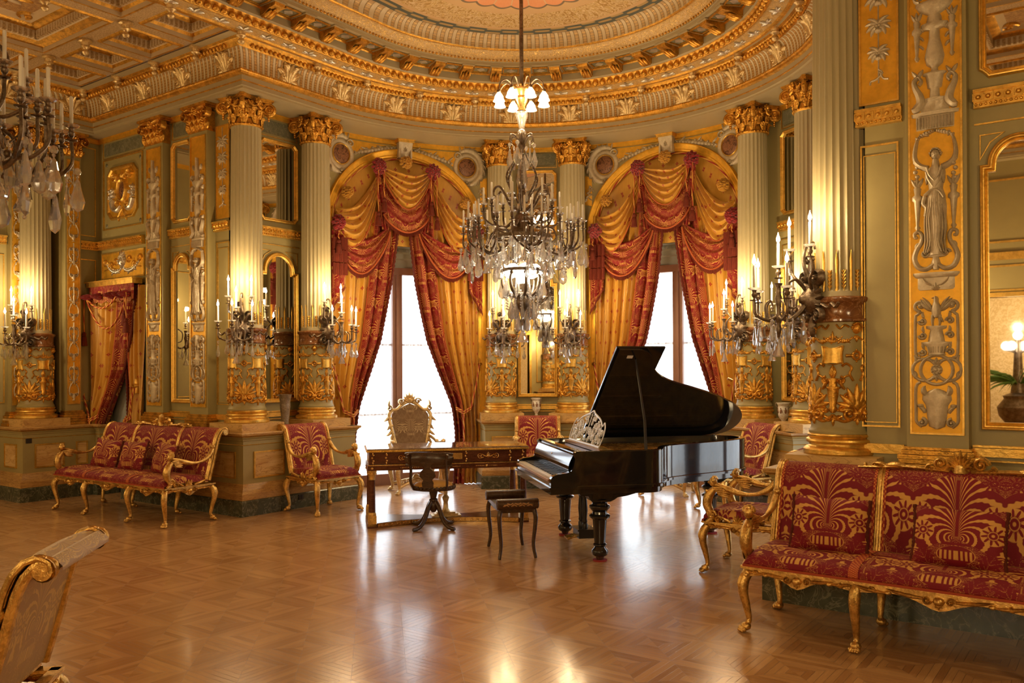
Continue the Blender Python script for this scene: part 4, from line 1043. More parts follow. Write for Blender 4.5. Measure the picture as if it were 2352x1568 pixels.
    for k in range(4):
        a = k*pi/2
        c0 = Vector((cos(a+pi/4), sin(a+pi/4)))*.335; c1 = Vector((cos(a+3*pi/4), sin(a+3*pi/4)))*.335
        tdir = (c1-c0).normalized(); n = Vector((cos(a+pi/2), sin(a+pi/2)))
        for q in (.06, .2, .35, .5, .65, .8, .94):
            p = c0+(c1-c0)*q-n*(.045*sin(pi*(q-.06)/.88)); ab.append((p.x, p.y))
    b.prism(ab, 4.855, 4.87); b.prism([(x*.95, y*.95) for x, y in ab], 4.835, 4.856); b.prism([(x*1.03, y*1.03) for x, y in ab], 4.868, 4.882)
    b.build('capital', M['gold_deep'], t, 50)
M['taupe_lt'] = paint('column_paint', (.46, .385, .215), .40, .06)
M['sage2'] = M['sage']
th = lambda a, R=3.37: (BX+R*cos(radians(a)), BY+R*sin(radians(a)), 0)
CPOS = [(-8.55, 6.40, 0), th(177.2), th(130.6), th(113.0), th(67.0), th(49.4), (-1.71, 6.40, 0), (-11.79, 5.48, 0), th(2.8)]
CROT = [0, radians(177.2), radians(130.6), radians(113), radians(67), radians(49.4), 0, 0, radians(2.8)]
CLAB = ['fluted column with gilded capital standing at the room corner behind the left sofa',
        'fluted column immediately left of the left bay window',
        'fluted column of the central pair, the one beside the left bay window',
        'fluted column of the central pair, the one beside the right bay window',
        'fluted column immediately right of the right bay window',
        'fluted column farther right of the right bay window, half hidden by the nearest column',
        'nearest and largest looking fluted column, above the left end of the right sofa',
        'fluted column at the far left edge of the photo',
        'fluted column hidden behind the nearest column']
c0 = thing('column', CLAB[0], 'column', CPOS[0], CROT[0], 'fluted columns of the room')
column_parts(c0)
for p, r, l in list(zip(CPOS, CROT, CLAB))[1:]: dup(c0, p, r, l)
# ---------------------------------------------------------------- pilasters
def pilaster(label, mp, w, sw, z0=1.22, z1=4.50, cap=True, fig=True, mat='silver'):
    """w half width of the pilaster, sw half width of its relief strip; mp at the wall plane; .11 thick"""
    t = thing('pilaster', label, 'pilaster', mp(0, 0, 0), 0, 'relief pilasters')
    off = Vector(mp(0, 0, 0)); mq = lambda u, v, h: tuple(Vector(mp(u, v, h))-off)
    D = .11
    b = MB(mq); b.box(-w, .94, -.1, w, 4.566, D); b.build('body', M['sage'], t, 0)
    b = MB(mq)
    for z, e, hh in ((.94, .075, .04), (.98, .060, .035), (1.015, .045, .03), (1.045, .05, .03), (1.075, .03, .03), (1.105, .018, .02)): b.box(-w-e, z, -.05, w+e, z+hh*.9, D+e)
    b.build('base', M['gold_deep'], t, 0)
    b = MB(mq); b.box(-sw, z0, D-.01, sw, z1, D+.002); b.build('gilded_field', M['gold_flat'], t, 0)
    b = MB(mq); e = .012
    for u0, u1, v0, v1 in ((-sw-e, -sw, z0-e, z1+e), (sw, sw+e, z0-e, z1+e), (-sw, sw, z0-e, z0), (-sw, sw, z1, z1+e)): b.box(u0, v0, D-.01, u1, v1, D+.012)
    b.build('gilded_border', M['gold'], t, 0)
    mr = lambda u, v, h: mq(u, v, h+D)
    b = MB(mr)
    candelabrum(b, z0+.02, z1, .146 if sw >= .148 else .141, .044, 0, fig) if sw > .12 else arabesque(b, z0+.03, z1-.03, sw*.92, .024, 0, 6)
    b.build('relief', M[mat], t, 60)
    if cap:
        b = MB(mq); b.box(-w-.005, 4.555, -.05, w+.005, 4.575, D+.012); b.box(-w, 4.57, -.05, w, 4.80, D+.01)
        b.box(-w-.07, 4.85, -.05, w+.07, 4.882, D+.08); b.box(-w-.05, 4.83, -.05, w+.05, 4.855, D+.06)
        b2 = MB(mr)
        for r in range(2):
            for k in range(-2, 3):
                if abs(k*w*.5+r*w*.25) > w: continue
                b2.fan(k*w*.5+r*w*.25, 4.575+.07*r, pi/2, .12, 3, .4, .05, .022)
        for s in (-1, 1):
            b2.scroll(s*(w+.025), 4.765, .062, pi/2, s*-1.8, .016, .07, 0, 24); b2.dome(s*(w+.025), 4.765, .055, .055, .045, 14)
            b2.stroke([(s*w*.2, 4.81), (s*w*.7, 4.835), (s*(w+.02), 4.828)], .02, .07)
            for i in range(3): b2.dome(s*w*.8, 4.70-.03*i, .02, .02, .07, 7)
        for i in range(8): b2.dome(.03*cos(i*.8), 4.80+.035*sin(i*.8), .022, .022, .085, 8)
        b2.dome(0, 4.80, .03, .03, .10, 8)
        for k in range(-3, 4): b2.dome(k*w*.3, 4.79, w*.14, .025, .05, 8)
        merge(b, b2)
        b.build('capital', M['gold_deep'], t, 50)
    return t
mN = lambda x: flatmap((x, 6.30, 0), (1, 0), (0, -1))
pilaster('relief pilaster of the far wall, the one nearer the corner column', mN(-9.205), .185, .145)
pilaster('relief pilaster of the far wall, right beside the curtained doorway', mN(-10.16), .195, .150)
pilaster('broad relief pilaster with a robed figure, right of the nearest column', mN(-1.045), .185, .150)
mW = lambda y, x=-11.71: flatmap((x, y, 0), (0, 1), (1, 0))
pilaster('narrow relief pilaster between the far left column and the doorway', mW(5.885), .105, .075, fig=False)
pilaster('narrow relief pilaster left of the far left column', mW(5.335, -12.05), .10, .075, fig=False)
# ---------------------------------------------------------------- mirrors, panels and reliefs on the walls
def tmap(a, R):
    """flat plane tangent to the bay at angle a"""
    return flatmap((BX+R*cos(a), BY+R*sin(a), 0), (sin(a), -cos(a)), (-cos(a), -sin(a)))
def frame_path(kind, u0, u1, z0, z1):
    cu = (u0+u1)/2; w = (u1-u0)/2
    if kind == 'arch':
        r = w*.80; zs = z1-r; P = [(u0, z0), (u1, z0), (u1, zs)]
        P += [(cu+r, zs)]+[(cu+r*cos(pi*k/20), zs+r*sin(pi*k/20)) for k in range(1, 20)]+[(cu-r, zs), (u0, zs)]
    else:
        c = .055; P = [(u0, z0+c), (u0+c*.35, z0+c*.75), (u0+c*.75, z0+c*.35), (u0+c, z0), (u1-c, z0), (u1-c*.75, z0+c*.35), (u1-c*.35, z0+c*.75), (u1, z0+c), (u1, z1-c), (u1-c*.35, z1-c*.75), (u1-c*.75, z1-c*.35), (u1-c, z1), (u0+c, z1), (u0+c*.75, z1-c*.35), (u0+c*.35, z1-c*.75), (u0, z1-c)]
    return P
def inset(P, d):
    n = len(P); out = []
    for i in range(n):
        a, p, c = P[i-1], P[i], P[(i+1) % n]
        v1 = (p[0]-a[0], p[1]-a[1]); v2 = (c[0]-p[0], c[1]-p[1]); l1 = hypot(*v1) or 1; l2 = hypot(*v2) or 1
        nx = -(v1[1]/l1+v2[1]/l2); ny = (v1[0]/l1+v2[0]/l2); l = hypot(nx, ny) or 1; nx /= l; ny /= l
        k = 1/max(.45, nx*(-v1[1]/l1)+ny*(v1[0]/l1)); out.append((p[0]+nx*d*k, p[1]+ny*d*k))
    return out
def moulding(b, P, prof, mi=0):
    """closed frame; prof: list of (inset, h)"""
    rings = [[b.P(u, v, h) for u, v in inset(P, d)] for d, h in prof]
    n = len(P)
    for r in range(len(rings)-1):
        for i in range(n): b.F((rings[r][i], rings[r][(i+1) % n], rings[r+1][(i+1) % n], rings[r+1][i]), mi)
def mirror(label, mp, kind, u0, u1, z0, z1, fw=.05):
    o = Vector(mp((u0+u1)/2, z0, 0)); t = thing('wall_mirror', label, 'mirror', o, 0, 'gilt wall mirrors'); mq = lambda u, v, h: tuple(Vector(mp(u, v, h))-o)
    P = frame_path(kind, u0, u1, z0, z1)
    b = MB(mq); moulding(b, P, [(0, 0), (0, .022), (.006, .036), (.014, .038), (.020, .030), (fw*.55, .030), (fw*.75, .018), (fw*.9, .022), (fw, .020), (fw, .004)]); b.build('frame', M['gold'], t, 30)
    b = MB(mq); Q = inset(P, fw-.004); b.F([b.P(u, v, .006) for u, v in Q]); b.build('glass', M['mirror'], t, 0)
    return t
mB0 = flatmap((-8.75, 7.03, 0), (0, 1), (1, 0))
LM = [('beside the corner column, left of the left bay window', mB0, -.30, .30),
      ('between the central pair of columns', tmap(radians(121.8), RW-.02), -.295, .295),
      ('between two columns right of the right window', tmap(radians(58.2), RW-.02), -.295, .295),
      ('on the far wall between two relief pilasters', flatmap((-9.70, 6.30, 0), (1, 0), (0, -1)), -.215, .215),
      ('at the photo edge, right of the figure pilaster', flatmap((-.575, 6.30, 0), (1, 0), (0, -1)), -.225, .225)]
tr = MB(); tg = MB(); tp = MB()
def band(mp, u0, u1, h0=.0, z=3.33):
    """gilded string course with beads and egg mould"""
    tg.mp = mp
    tg.box(u0, z+.095, -.02, u1, z+.115, h0+.055); tg.box(u0, z+.035, -.02, u1, z+.098, h0+.035); tg.box(u0, z, -.02, u1, z+.012, h0+.03); tg.box(u0+.0, z+.012, -.02, u1, z+.035, h0+.02)
    n = max(2, int((u1-u0)/.052)); L = (u1-u0)/n
    for k in range(n):
        tg.dome(u0+L*(k+.5), z+.066, .018, .018, .020, 7, 0, h0+.033)
        tg.box(u0+L*k-.004, z+.04, h0+.03, u0+L*k+.004, z+.092, h0+.045)
        for q in (.25, .75): tg.dome(u0+L*(k+q), z+.022, .010, .013, .018, 6, 0, h0+.018)
def goldframe(mp, u0, u1, z0, z1, w=.012, h=.012):
    tg.mp = mp; P = [(u0, z0), (u1, z0), (u1, z1), (u0, z1)]
    moulding(tg, P, [(0, 0), (0, h), (w, h), (w, 0)])
def greenpanel(mp, u0, u1, z0=4.62, z1=4.79):
    tp.mp = mp; c = .02
    tp.F([tp.P(u, v, .006) for u, v in [(u0+c, z0), (u1-c, z0), (u1, z0+c), (u1, z1-c), (u1-c, z1), (u0+c, z1), (u0, z1-c), (u0, z0+c)]])
    goldframe(mp, u0-.03, u1+.03, z0-.035, z1+.03, .008, .008)
for lab, mp, u0, u1 in LM:
    mirror('arched gilt mirror '+lab, mp, 'arch', u0, u1, 1.245, 3.14)
    mirror('upper octagonal gilt mirror '+lab, mp, 'oct', u0, u1, 3.52, 4.55, .042)
    band(mp, u0-.03, u1+.03, .01); greenpanel(mp, u0+.03, u1-.03)
    tg.mp = mp; tg.box(u0-.03, 3.225, 0, u1+.03, 3.235, .012); tg.box(u0-.05, 1.13, 0, u1+.05, 1.145, .03); tg.box(u0-.05, 1.07, 0, u1+.05, 1.125, .022); tg.box(u0-.05, 1.04, 0, u1+.05, 1.05, .04)
    w = (u1-u0)/2; cu = (u0+u1)/2; r = w*.8; zs = 3.14-r
    for s in (-1, 1):                  # spandrel triangles
        tg.mp = mp; P = [(cu+s*(w-.0), zs+.03), (cu+s*w, 3.16), (cu+s*w*.35, 3.16), (cu+s*w*.72, zs+r*.78)]
        if s > 0: P = P[::-1]
        moulding(tg, P[::-1] , [(0, 0), (0, .01), (.008, .01), (.008, 0)])
# narrow panels beside the corner columns: foliage above, plain below
for cx, lab in ((-8.86, 'left of the corner column, above the left sofa'), (-1.415, 'right of the nearest column')):
    mp = flatmap((cx, 6.30, 0), (1, 0), (0, -1)); band(mp, -.15, .15, .01); goldframe(mp, -.125, .125, 1.24, 3.20); goldframe(mp, -.105, .105, 1.27, 3.13, .006, .008)
    tg.mp = mp; tg.box(-.15, 1.06, 0, .15, 1.125, .022)
    o = Vector(mp(0, 3.5, 0)); t = thing('foliage_panel', 'gilded fruit drop panel '+lab, 'relief panel', o); mq = lambda u, v, h, mp=mp, o=o: tuple(Vector(mp(u, v, h))-o)
    b = MB(mq); b.box(-.12, 3.49, -.01, .12, 4.60, .008); b.build('gilded_field', M['gold_flat'], t, 0)
    b = MB(mq); moulding(b, [(-.13, 3.48), (.13, 3.48), (.13, 4.61), (-.13, 4.61)], [(0, 0), (0, .015), (.012, .015), (.012, .005)]); b.build('border', M['gold'], t, 0)
    b = MB(lambda u, v, h, mq=mq: mq(u, v, h+.008)); foliage(b, 3.62, 4.58, .10, .028); b.build('foliage', M['silver'], t, 60)
# west wall end panel, far left band
mp = mW(6.14); band(mp, -.13, .13, .01); goldframe(mp, -.11, .11, 1.24, 3.20); goldframe(mp, -.11, .11, 3.52, 4.75)
mp = mW(5.10, -12.05); band(mp, -.6, .12, .01); goldframe(mp, -.6, .1, 1.24, 3.20)
# doorway bay: string course, overdoor, panel above
mD = flatmap((-11.03, 6.30, 0), (1, 0), (0, -1)); band(mD, -.64, .48, .02); greenpanel(mD, -.52, .45)
o = Vector(mD(0, 2.9, 0)); t = thing('overdoor_relief', 'gilded overdoor relief with a silver mask and flower garlands above the curtained doorway', 'relief panel', o)
mq = lambda u, v, h: tuple(Vector(mD(u, v, h))-o)
b = MB(mq); b.box(-.56, 2.93, -.01, .46, 3.26, .01); b.build('gilded_field', M['gold_flat'], t, 0)
b = MB(mq); moulding(b, [(-.58, 2.91), (.48, 2.91), (.48, 3.28), (-.58, 3.28)], [(0, 0), (0, .022), (.02, .018), (.02, .005)]); b.build('border', M['gold'], t, 0)
for s in (-1, 1):
    b = MB(mq)
    for k in range(3): b.scroll(-.05+s*(.16+.13*k), 3.12+.03*(-1)**k, .06, 0, 1.3*s*(-1)**k, .014, .03, 0)
    b.leaf(-.05+s*.2, 3.0, pi/2-s*.9, .2, .02, .03, s); b.stroke([(-.05+s*.05, 3.0), (-.05+s*.25, 3.06), (-.05+s*.45, 3.04)], .012, .025)
    b.build('gilded_scrolls', M['gold'], t, 60)
b = MB(mq); face(b, -.05, 3.13, .085, .07); b.fan(-.05, 3.17, pi/2, .13, 7, 1.3, .05, .02)
garland(b, -.46, 3.14, -.05, 3.06, .09, .028, .04); garland(b, -.05, 3.06, .38, 3.14, .09, .028, .04)
b.build('silver_mask_and_garlands', M['silver_hi'], t, 60)
o2 = Vector(mD(0, 3.6, 0)); t = thing('trophy_panel', 'octagonal gilded panel with oval medallion and horns of plenty, above the curtained doorway', 'relief panel', o2)
mq = lambda u, v, h: tuple(Vector(mD(u, v, h))-o2)
goldframe(mD, -.54, .44, 3.60, 4.57, .014, .02)
c = .10; P = [(-.42+c, 3.72), (.32-c, 3.72), (.32, 3.72+c), (.32, 4.44-c), (.32-c, 4.44), (-.42+c, 4.44), (-.42, 4.44-c), (-.42, 3.72+c)]
b = MB(mq); moulding(b, P, [(0, 0), (0, .03), (.015, .035), (.03, .03), (.045, .012), (.045, .005)]); b.build('border', M['gold'], t, 30)
b = MB(mq); b.F([b.P(u, v, .008) for u, v in P]); b.build('gilded_field', M['gold_flat'], t, 0)
b = MB(mq); b.dome(-.05, 4.11, .075, .115, .03, 20, 0, .012); b.build('oval_painting', M['painting'], t, 60)
b = MB(mq); b.stroke([(-.05+.10*cos(2*pi*k/28), 4.11+.145*sin(2*pi*k/28)) for k in range(29)], .028, .05)
b.fan(-.05, 4.24, pi/2, .14, 5, 1.2, .05, .025)
for s in (-1, 1): b.scroll(-.05+s*.18, 4.30, .07, 0, s*1.3, .02, .05); b.scroll(-.05+s*.12, 3.92, .05, 0, -s*1.3, .016, .04); b.leaf(-.05, 3.86, -pi/2+s*.9, .2, .03, .04, -s*.9)
b.build('gilded_frame_scrolls', M['gold'], t, 60)
b = MB(mq)
for s in (-1, 1):
    b.stroke([(-.05+s*.05, 3.90), (-.05+s*.13, 3.84), (-.05+s*.22, 3.88), (-.05+s*.25, 3.97)], [.012, .028, .042, .06], [.03, .05, .06, .06])
    for k in range(9): b.dome(-.05+s*(.25+.05*cos(k*2.4)), 4.02+.05*sin(k*2.4)+.01*k, .028, .028, .06, 8)
    b.fan(-.05+s*.26, 4.05, pi/2, .12, 5, 1.0, .04, .02)
b.build('silver_horns_of_plenty', M['silver_hi'], t, 60)
b = MB(mq)
for u, v in ((-.47, 4.50), (.37, 4.50), (-.47, 3.66), (.37, 3.66)): b.dome(u, v, .028, .028, .012, 10)
b.build('green_bosses', M['green_panel'], t, 60)
# gold fascia under the architrave, along the bay and the north wall
b = MB()
bw = [(-8.75, 6.30), (-8.75, 7.26)]+arc(180, 0, RW, 60)[1:-1]+[(-1.51, 7.26), (-1.51, 6.30)]
for pth in (bw, [(-12.05, YS), (-12.05, 5.75)], [(-11.71, 5.75), (-11.71, 6.30), (-8.75, 6.30)], [(-1.51, 6.30), (1.45, 6.30)]):
    b.sweep(pth, [(0, 4.815), (.018, 4.82), (.018, 4.868), (.03, 4.872), (.03, 4.882)], 0, caps=False)
struct('trim_gold_fascia', b, M['gold_flat'], 30)
# arches: mouldings, keystones, roundels, garlands
for wi, c in enumerate(WINC[:2]):
    mp = cylmap(c, RW); side = ('left', 'right')[wi]
    b = MB(mp); P = [(cos(pi*k/48), sin(pi*k/48)) for k in range(49)]
    pr = [(AH-.02, -.06), (AH-.02, .0), (AH, .028), (AH+.02, .036), (AH+.03, .03), (AH+.07, .042), (AH+.09, .055), (AH+.105, .052), (AH+.112, 0)]
    rows = [[b.P(r*x, SPR+r*y, h) for r, h in pr] for x, y in P]
    for k in range(48):
        for j in range(len(pr)-1): b.F((rows[k][j+1], rows[k][j], rows[k+1][j], rows[k+1][j+1]))
    for s in (-1, 1):
        for u0, u1, h in ((AH-.02, AH+.03, .03), (AH+.03, AH+.112, .05)):
            a, d = (u0, u1) if s > 0 else (-u1, -u0); b.box(a, .94, -.05, d, SPR, h)
    struct('trim_arch_%d' % (wi+1), b, M['gold_flat'], 30)
    # gold spandrel field
    b = MB(mp)
    for s in (-1, 1):
        f = lambda a, q, s=s: (s*(.10+.72*a), (SPR+sqrt(1.29**2-(.10+.72*a)**2))+(4.80-(SPR+sqrt(1.29**2-(.10+.72*a)**2)))*q, .006)
        b.grid(12, 1, f, flip=s < 0)
        b.grid(3, 6, lambda a, q, s=s: (s*(1.14+.10*a+.10*q*0), 4.00+.42*q+.02*a, .006), flip=s < 0)
    struct('trim_spandrel_%d' % (wi+1), b, M['gold_flat'], 0)
    o = Vector(mp(0, 4.64, 0)); t = thing('keystone', 'pale scrolled keystone over the %s bay window' % side, 'keystone', o); mq = lambda u, v, h, mp=mp, o=o: tuple(Vector(mp(u, v, h))-o)
    b = MB(mq)
    b.grid(8, 10, lambda a, q: ((a-.5)*(.17+.05*q), 4.63+.22*q, .03+.10*q**1.5+.03*sin(pi*q)+.012*abs(sin(a*pi*3))))
    for s in (-1, 1): b.box(s*.09-.012, 4.63, 0, s*.09+.012, 4.84, .11)
    b.grid(6, 1, lambda a, q: ((a-.5)*.17, 4.63, q*.04)); b.scroll(0, 4.66, .05, pi/2, 1.2, .02, .06)
    b.fan(0, 4.70, pi/2, .12, 5, .6, .14, .022); b.build('volute', M['silver'], t, 40)
    b = MB(mq); b.box(-.125, 4.84, 0, .125, 4.875, .15); b.box(-.14, 4.875, 0, .14, 4.89, .17); b.build('cap', M['gold'], t, 0)
    for s in (-1, 1):
        which = ('left' if s < 0 else 'right')+' of the '+side+' bay arch'
        o = Vector(mp(s*.945, 4.58, 0)); t = thing('roundel_cartouche', 'silvered scroll cartouche framing a round painting, upper '+which, 'cartouche', o, 0, 'roundel cartouches of the bay')
        mc = lambda u, v, h, mp=mp, o=o, s=s: tuple(Vector(mp(s*(.945+u), 4.58+v, h))-o)
        b = MB(mc); b.dome(0, 0, .118, .128, .012, 24, 0, .02); b.build('round_painting', M['painting'], t, 60)
        b = MB(mc); b.stroke([(.128*cos(2*pi*k/32), .138*sin(2*pi*k/32)) for k in range(33)], .012, .035); b.build('gilt_ring', M['gold'], t, 60)
        b = MB(mc); b.stroke([(.168*cos(2*pi*k/32), .178*sin(2*pi*k/32)) for k in range(33)], .038, .022)
        b.stroke([(-.12, .20), (-.03, .25), (.08, .24), (.17, .17), (.22, .06), (.22, -.06), (.17, -.16), (.09, -.23), (.02, -.25)], [.02, .035, .045, .05, .05, .05, .045, .035, .02], [.02, .04, .05, .055, .055, .055, .05, .04, .02])
        b.scroll(-.14, .16, .06, 0, 1.2, .016, .035); b.scroll(-.01, -.22, .055, 0, -1.2, .016, .035)
        for k in range(6): b.leaf(.12+.10*sin(k*.5), .20-.07*k, .2-.35*k, .12, .018, .06, -.8)
        for k in range(4): b.leaf(-.10+.06*k, .22, pi/2-.2*k, .09, .015, .05, .6)
        b.build('scrolls', M['silver'], t, 60)
        b = MB(mc)
        for k in range(7): b.dome(.20+.022*cos(k*2.3)+.012*k, -.30-.03*k, .022, .022, .035, 8); b.leaf(.20+.01*k, -.30-.03*k, -pi/2+(-1)**k*.9, .07, .013, .025)
        b.build('fruit_drop', M['silver'], t, 60)
        o = Vector(mp(s*.4, 4.75, 0)); mg = lambda u, v, h, mp=mp, o=o: tuple(Vector(mp(u, v, h))-o)
        b = MB(mg); garland(b, s*.13, 4.775, s*.72, 4.63, -.005, .036, .05); 
        for k in range(5): b.leaf(s*(.18+.12*k), 4.77-.028*k, (0 if s > 0 else pi)+.5*(-1)**k, .11, .016, .035, .5)
        g = b.build('fruit_garland', M['silver'], None, 60); g.location = o
        tag(g, 'silvered garland of fruit between the keystone and the roundel, '+which, 'garland', 'fruit garlands over the arches')
struct('trim_gilding', tg, M['gold'], 30); struct('trim_stone_panels', tp, M['green_panel'], 0)
# ---------------------------------------------------------------- curtains
def interp(T, z):
    T = sorted(T)
    if z <= T[0][0]: return T[0][1]
    for (a, x), (b, y) in zip(T[:-1], T[1:]):
        if z <= b: 
            k = (z-a)/(b-a); return x+(y-x)*k
    return T[-1][1]
def panel(label, mp, s, inner, outer, zt, bw, tie, hook, nf=6, h0=.02, group='damask bordered curtains', ti=None):
    """s = -1 left, 1 right; inner/outer: (z, |u|) tables; tie: (z, u0, u1)"""
    o = Vector(mp(s*interp(outer, 1.0), 0, h0)); t = thing('curtain', label, 'curtain', o, 0, group); mq = lambda u, v, h: tuple(Vector(mp(u, v, h))-o)
    tz = tie[0]
    def pt(a, q):                        # a: 0 outer edge, 1 inner edge; q: 0 top, 1 bottom
        z = zt*(1-q)+.003*q; ui, uo = interp(inner, z), interp(outer, z); w = ui-uo
        g = exp(-((z-tz)/.30)**2)
        amp = .040*min(1, abs(w)/.35)+.016*g
        h = h0+amp*sin(2*pi*nf*a+.6*sin(z*2))+.014*sin(2*pi*nf*2.3*a+z*1.5)+.05*g*sin(pi*a)
        if z < .12: h += .04*(1-z/.12)*(.5+.5*sin(a*40))
        return (s*(uo+w*a), z, h)
    def part(name, a0, a1, n, mat, lift, width):
        b = MB(mq)
        def f(x, q):
            p = pt(a0+(a1-a0)*x, q); return (p[0], p[1], p[2]+lift)
        b.grid(n, 60, f, uvf=lambda x, q: (x*width, zt*(1-q)), flip=s > 0)
        return b.build(name, mat, t, 70)
    af = 1-bw
    part('silk_panel', 0, af+.02, 60, M['silk'], 0, 1.15)
    part('damask_border', af, 1, 24, M['damask_small'], .006, .42)
    for nm, a, r, mt in (('inner_braid', af, .010, M['braid']), ('tassel_edge', 1.0, .016, M['fringe'])):
        b = MB(mq); pts = []
        for k in range(121):
            p = pt(a, k/120); pts.append((p[0]+(.006*(k % 2) if nm[0] == 't' else 0)*-s, p[1], p[2]+.012))
        b.tube([mq(*p) for p in pts], r, 6) if False else None
        b.mp = None; b.tube([mq(*p) for p in pts], [r*(1+.25*(k % 2)) for k in range(121)], 6)
        b.build(nm, mt, t, 60)
    # tieback cord with its tassel
    b = MB(); hk = hook
    g = .06+h0
    P = [(s*hk[0], hk[1], h0+.05), (s*(hk[0]*.6+tie[1]*.4), hk[1]*.55+tz*.45, g+.05), (s*tie[1], tz+.03, g+.04), (s*(tie[1]+tie[2])/2, tz-.03, g+.11), (s*tie[2], tz+.04, g+.03)]
    Q = []
    for k in range(len(P)-1):
        for i in range(8): Q.append(tuple(P[k][j]+(P[k+1][j]-P[k][j])*i/8 for j in range(3)))
    for dz in (0, .028):
        b.tube([mq(p[0], p[1]+dz, p[2]) for p in Q], .013, 8)
    b.tube([mq((s*(tie[1]+tie[2])/2), tz-.02-.05*k, g+.10+.004*k) for k in range(9)], .013, 8)
    b.build('tieback_cord', M['cord'], t, 60)
    b = MB(); c = mq(s*(tie[1]+tie[2])/2, tz-.42, g+.13)
    b.lathe([(0, 0), (.016, -.01), (.03, -.035), (.032, -.06), (.02, -.075), (.03, -.085), (.04, -.13), (.045, -.20), (.0, -.205)], 14, c, mod=lambda a, z: 1+.08*sin(a*14)); b.build('tieback_tassel', M['fringe'], t, 60)
    b = MB(mq); b.silh([(hk[1]-.09, .012), (hk[1]-.03, .03), (hk[1]+.02, .02), (hk[1]+.06, .03), (hk[1]+.10, .006)], .06, 0, s*hk[0]); b.scroll(s*hk[0], hk[1], .035, 0, 1.2, .010, .09)
    b.build('gilt_hook', M['gold'], t, 60)
    return t
def swag(t, mq, A, B, zt, zb, mat, name='swag', h=.06, nf=4, fringe=None, um=None, pinch=.05, hang=0.0, amp=.028):
    """cloth slung from A to B (u, z); zt and zb: lowest point of its top and bottom edges"""
    mid = (A[0]+B[0])/2 if um is None else um
    def f(x, q):
        q2 = q
        zl = A[1]+(B[1]-A[1])*x
        wq = pinch*(q2-.5)
        k = sin(pi*x)**.75 if 0 < x < 1 else 0
        zc = zt+(zb-zt)*q2; base = A[1]+(B[1]-A[1])*.5
        z = zl-(base-zc)*k-abs(wq)*0-(q2*hang)*(1-k)
        sk = 0 if um is None else (mid-(A[0]+B[0])/2)*sin(pi*x)
        u = A[0]+(B[0]-A[0])*x+sk*q2
        hh = h+.02*q2+amp*sin(2*pi*nf*q2+1.0*sin(x*7))*min(1, 3*k)*(1-.3*q2)+.05*k*(1-abs(2*q2-1)*.4)
        return (u, z, hh)
    L = abs(B[0]-A[0])
    b = MB(mq); b.grid(34, 34, f, uvf=lambda x, q: (x*L*1.4, q*(abs(zb-zt)+.15)*1.2)); b.build(name, mat, t, 75)
    if fringe:
        b = MB(); b.tube([mq(*[f(k/48, 1)[i]+(0, -.0, .01)[i] for i in range(3)]) for k in range(49)], .014 if fringe > 1 else .009, 6); b.build(name+'_braid', M['braid'], t, 60)
        if fringe > 1:
            b = MB(mq)
            b.grid(90, 2, lambda x, q: (f(x, 1)[0], f(x, 1)[1]-.055*q-(.012 if int(x*90) % 2 and q > .6 else 0), f(x, 1)[2]+.006*sin(x*280)), uvf=lambda x, q: (x*L*1.4, q*.06)); b.build(name+'_fringe', M['fringe'], t, 60)
def rosette(t, mq, u, v, r, mat, h=.10):
    b = MB(mq); rnd = random.Random(int((u+5)*1000+v*10))
    b.dome(u, v, r*.75, r*.75, .03, 14, 0, h-.06)
    for ring, (n, r0, r1, hh) in enumerate(((17, .55, 1.05, .02), (14, .30, .80, .05), (9, .10, .52, .075))):
        for k in range(n):
            a = 2*pi*k/n+ring*.3+rnd.uniform(-.1, .1); q = rnd.uniform(.85, 1.12); e = rnd.uniform(-.35, .35)
            P = [(u+r*rr*cos(a+e*i/3), v+r*rr*sin(a+e*i/3)) for i, rr in enumerate((r0, r0+(r1-r0)*.4, r0+(r1-r0)*.75, r1*q))]
            b.stroke(P, [r*.06, r*.14, r*.20, r*.13], [.03, .055, .065, .03], 0, h-.045+hh*1.3-.012)
    for k in range(4): b.dome(u+r*.12*cos(k*1.6), v+r*.12*sin(k*1.6), r*.14, r*.14, .04, 6, 0, h+.06)
    return b.build('rosette', mat, t, 60)
def tassel(t, mq, u, v0, v1, r=.04, h=.13):
    b = MB(); b.tube([mq(u+.006*sin(k), v0+(v1+.14-v0)*k/8, h) for k in range(9)], .009, 6); b.build('tassel_cord', M['cord'], t, 60)
    b = MB(); c = mq(u, v1, h)
    b.lathe([(0, .145), (.014, .14), (.026, .12), (.03, .10), (.018, .085), (.030, .075), (.036, .03), (.042, -.03), (.046, -.05), (0, -.052)], 14, c, mod=lambda a, z: 1+(.10*sin(a*14) if z < .08 else 0)); b.build('tassel', M['fringe'], t, 60)
INN = [(0, .74), (.46, .77), (.76, .765), (1.05, .73), (1.2, .69), (1.4, .61), (1.65, .51), (2.07, .355), (2.46, .27), (2.88, .185), (3.5, .10), (3.9, .06)]
OUT = [(0, 1.14), (.8, 1.13), (1.05, 1.11), (1.3, 1.13), (3.9, 1.13)]
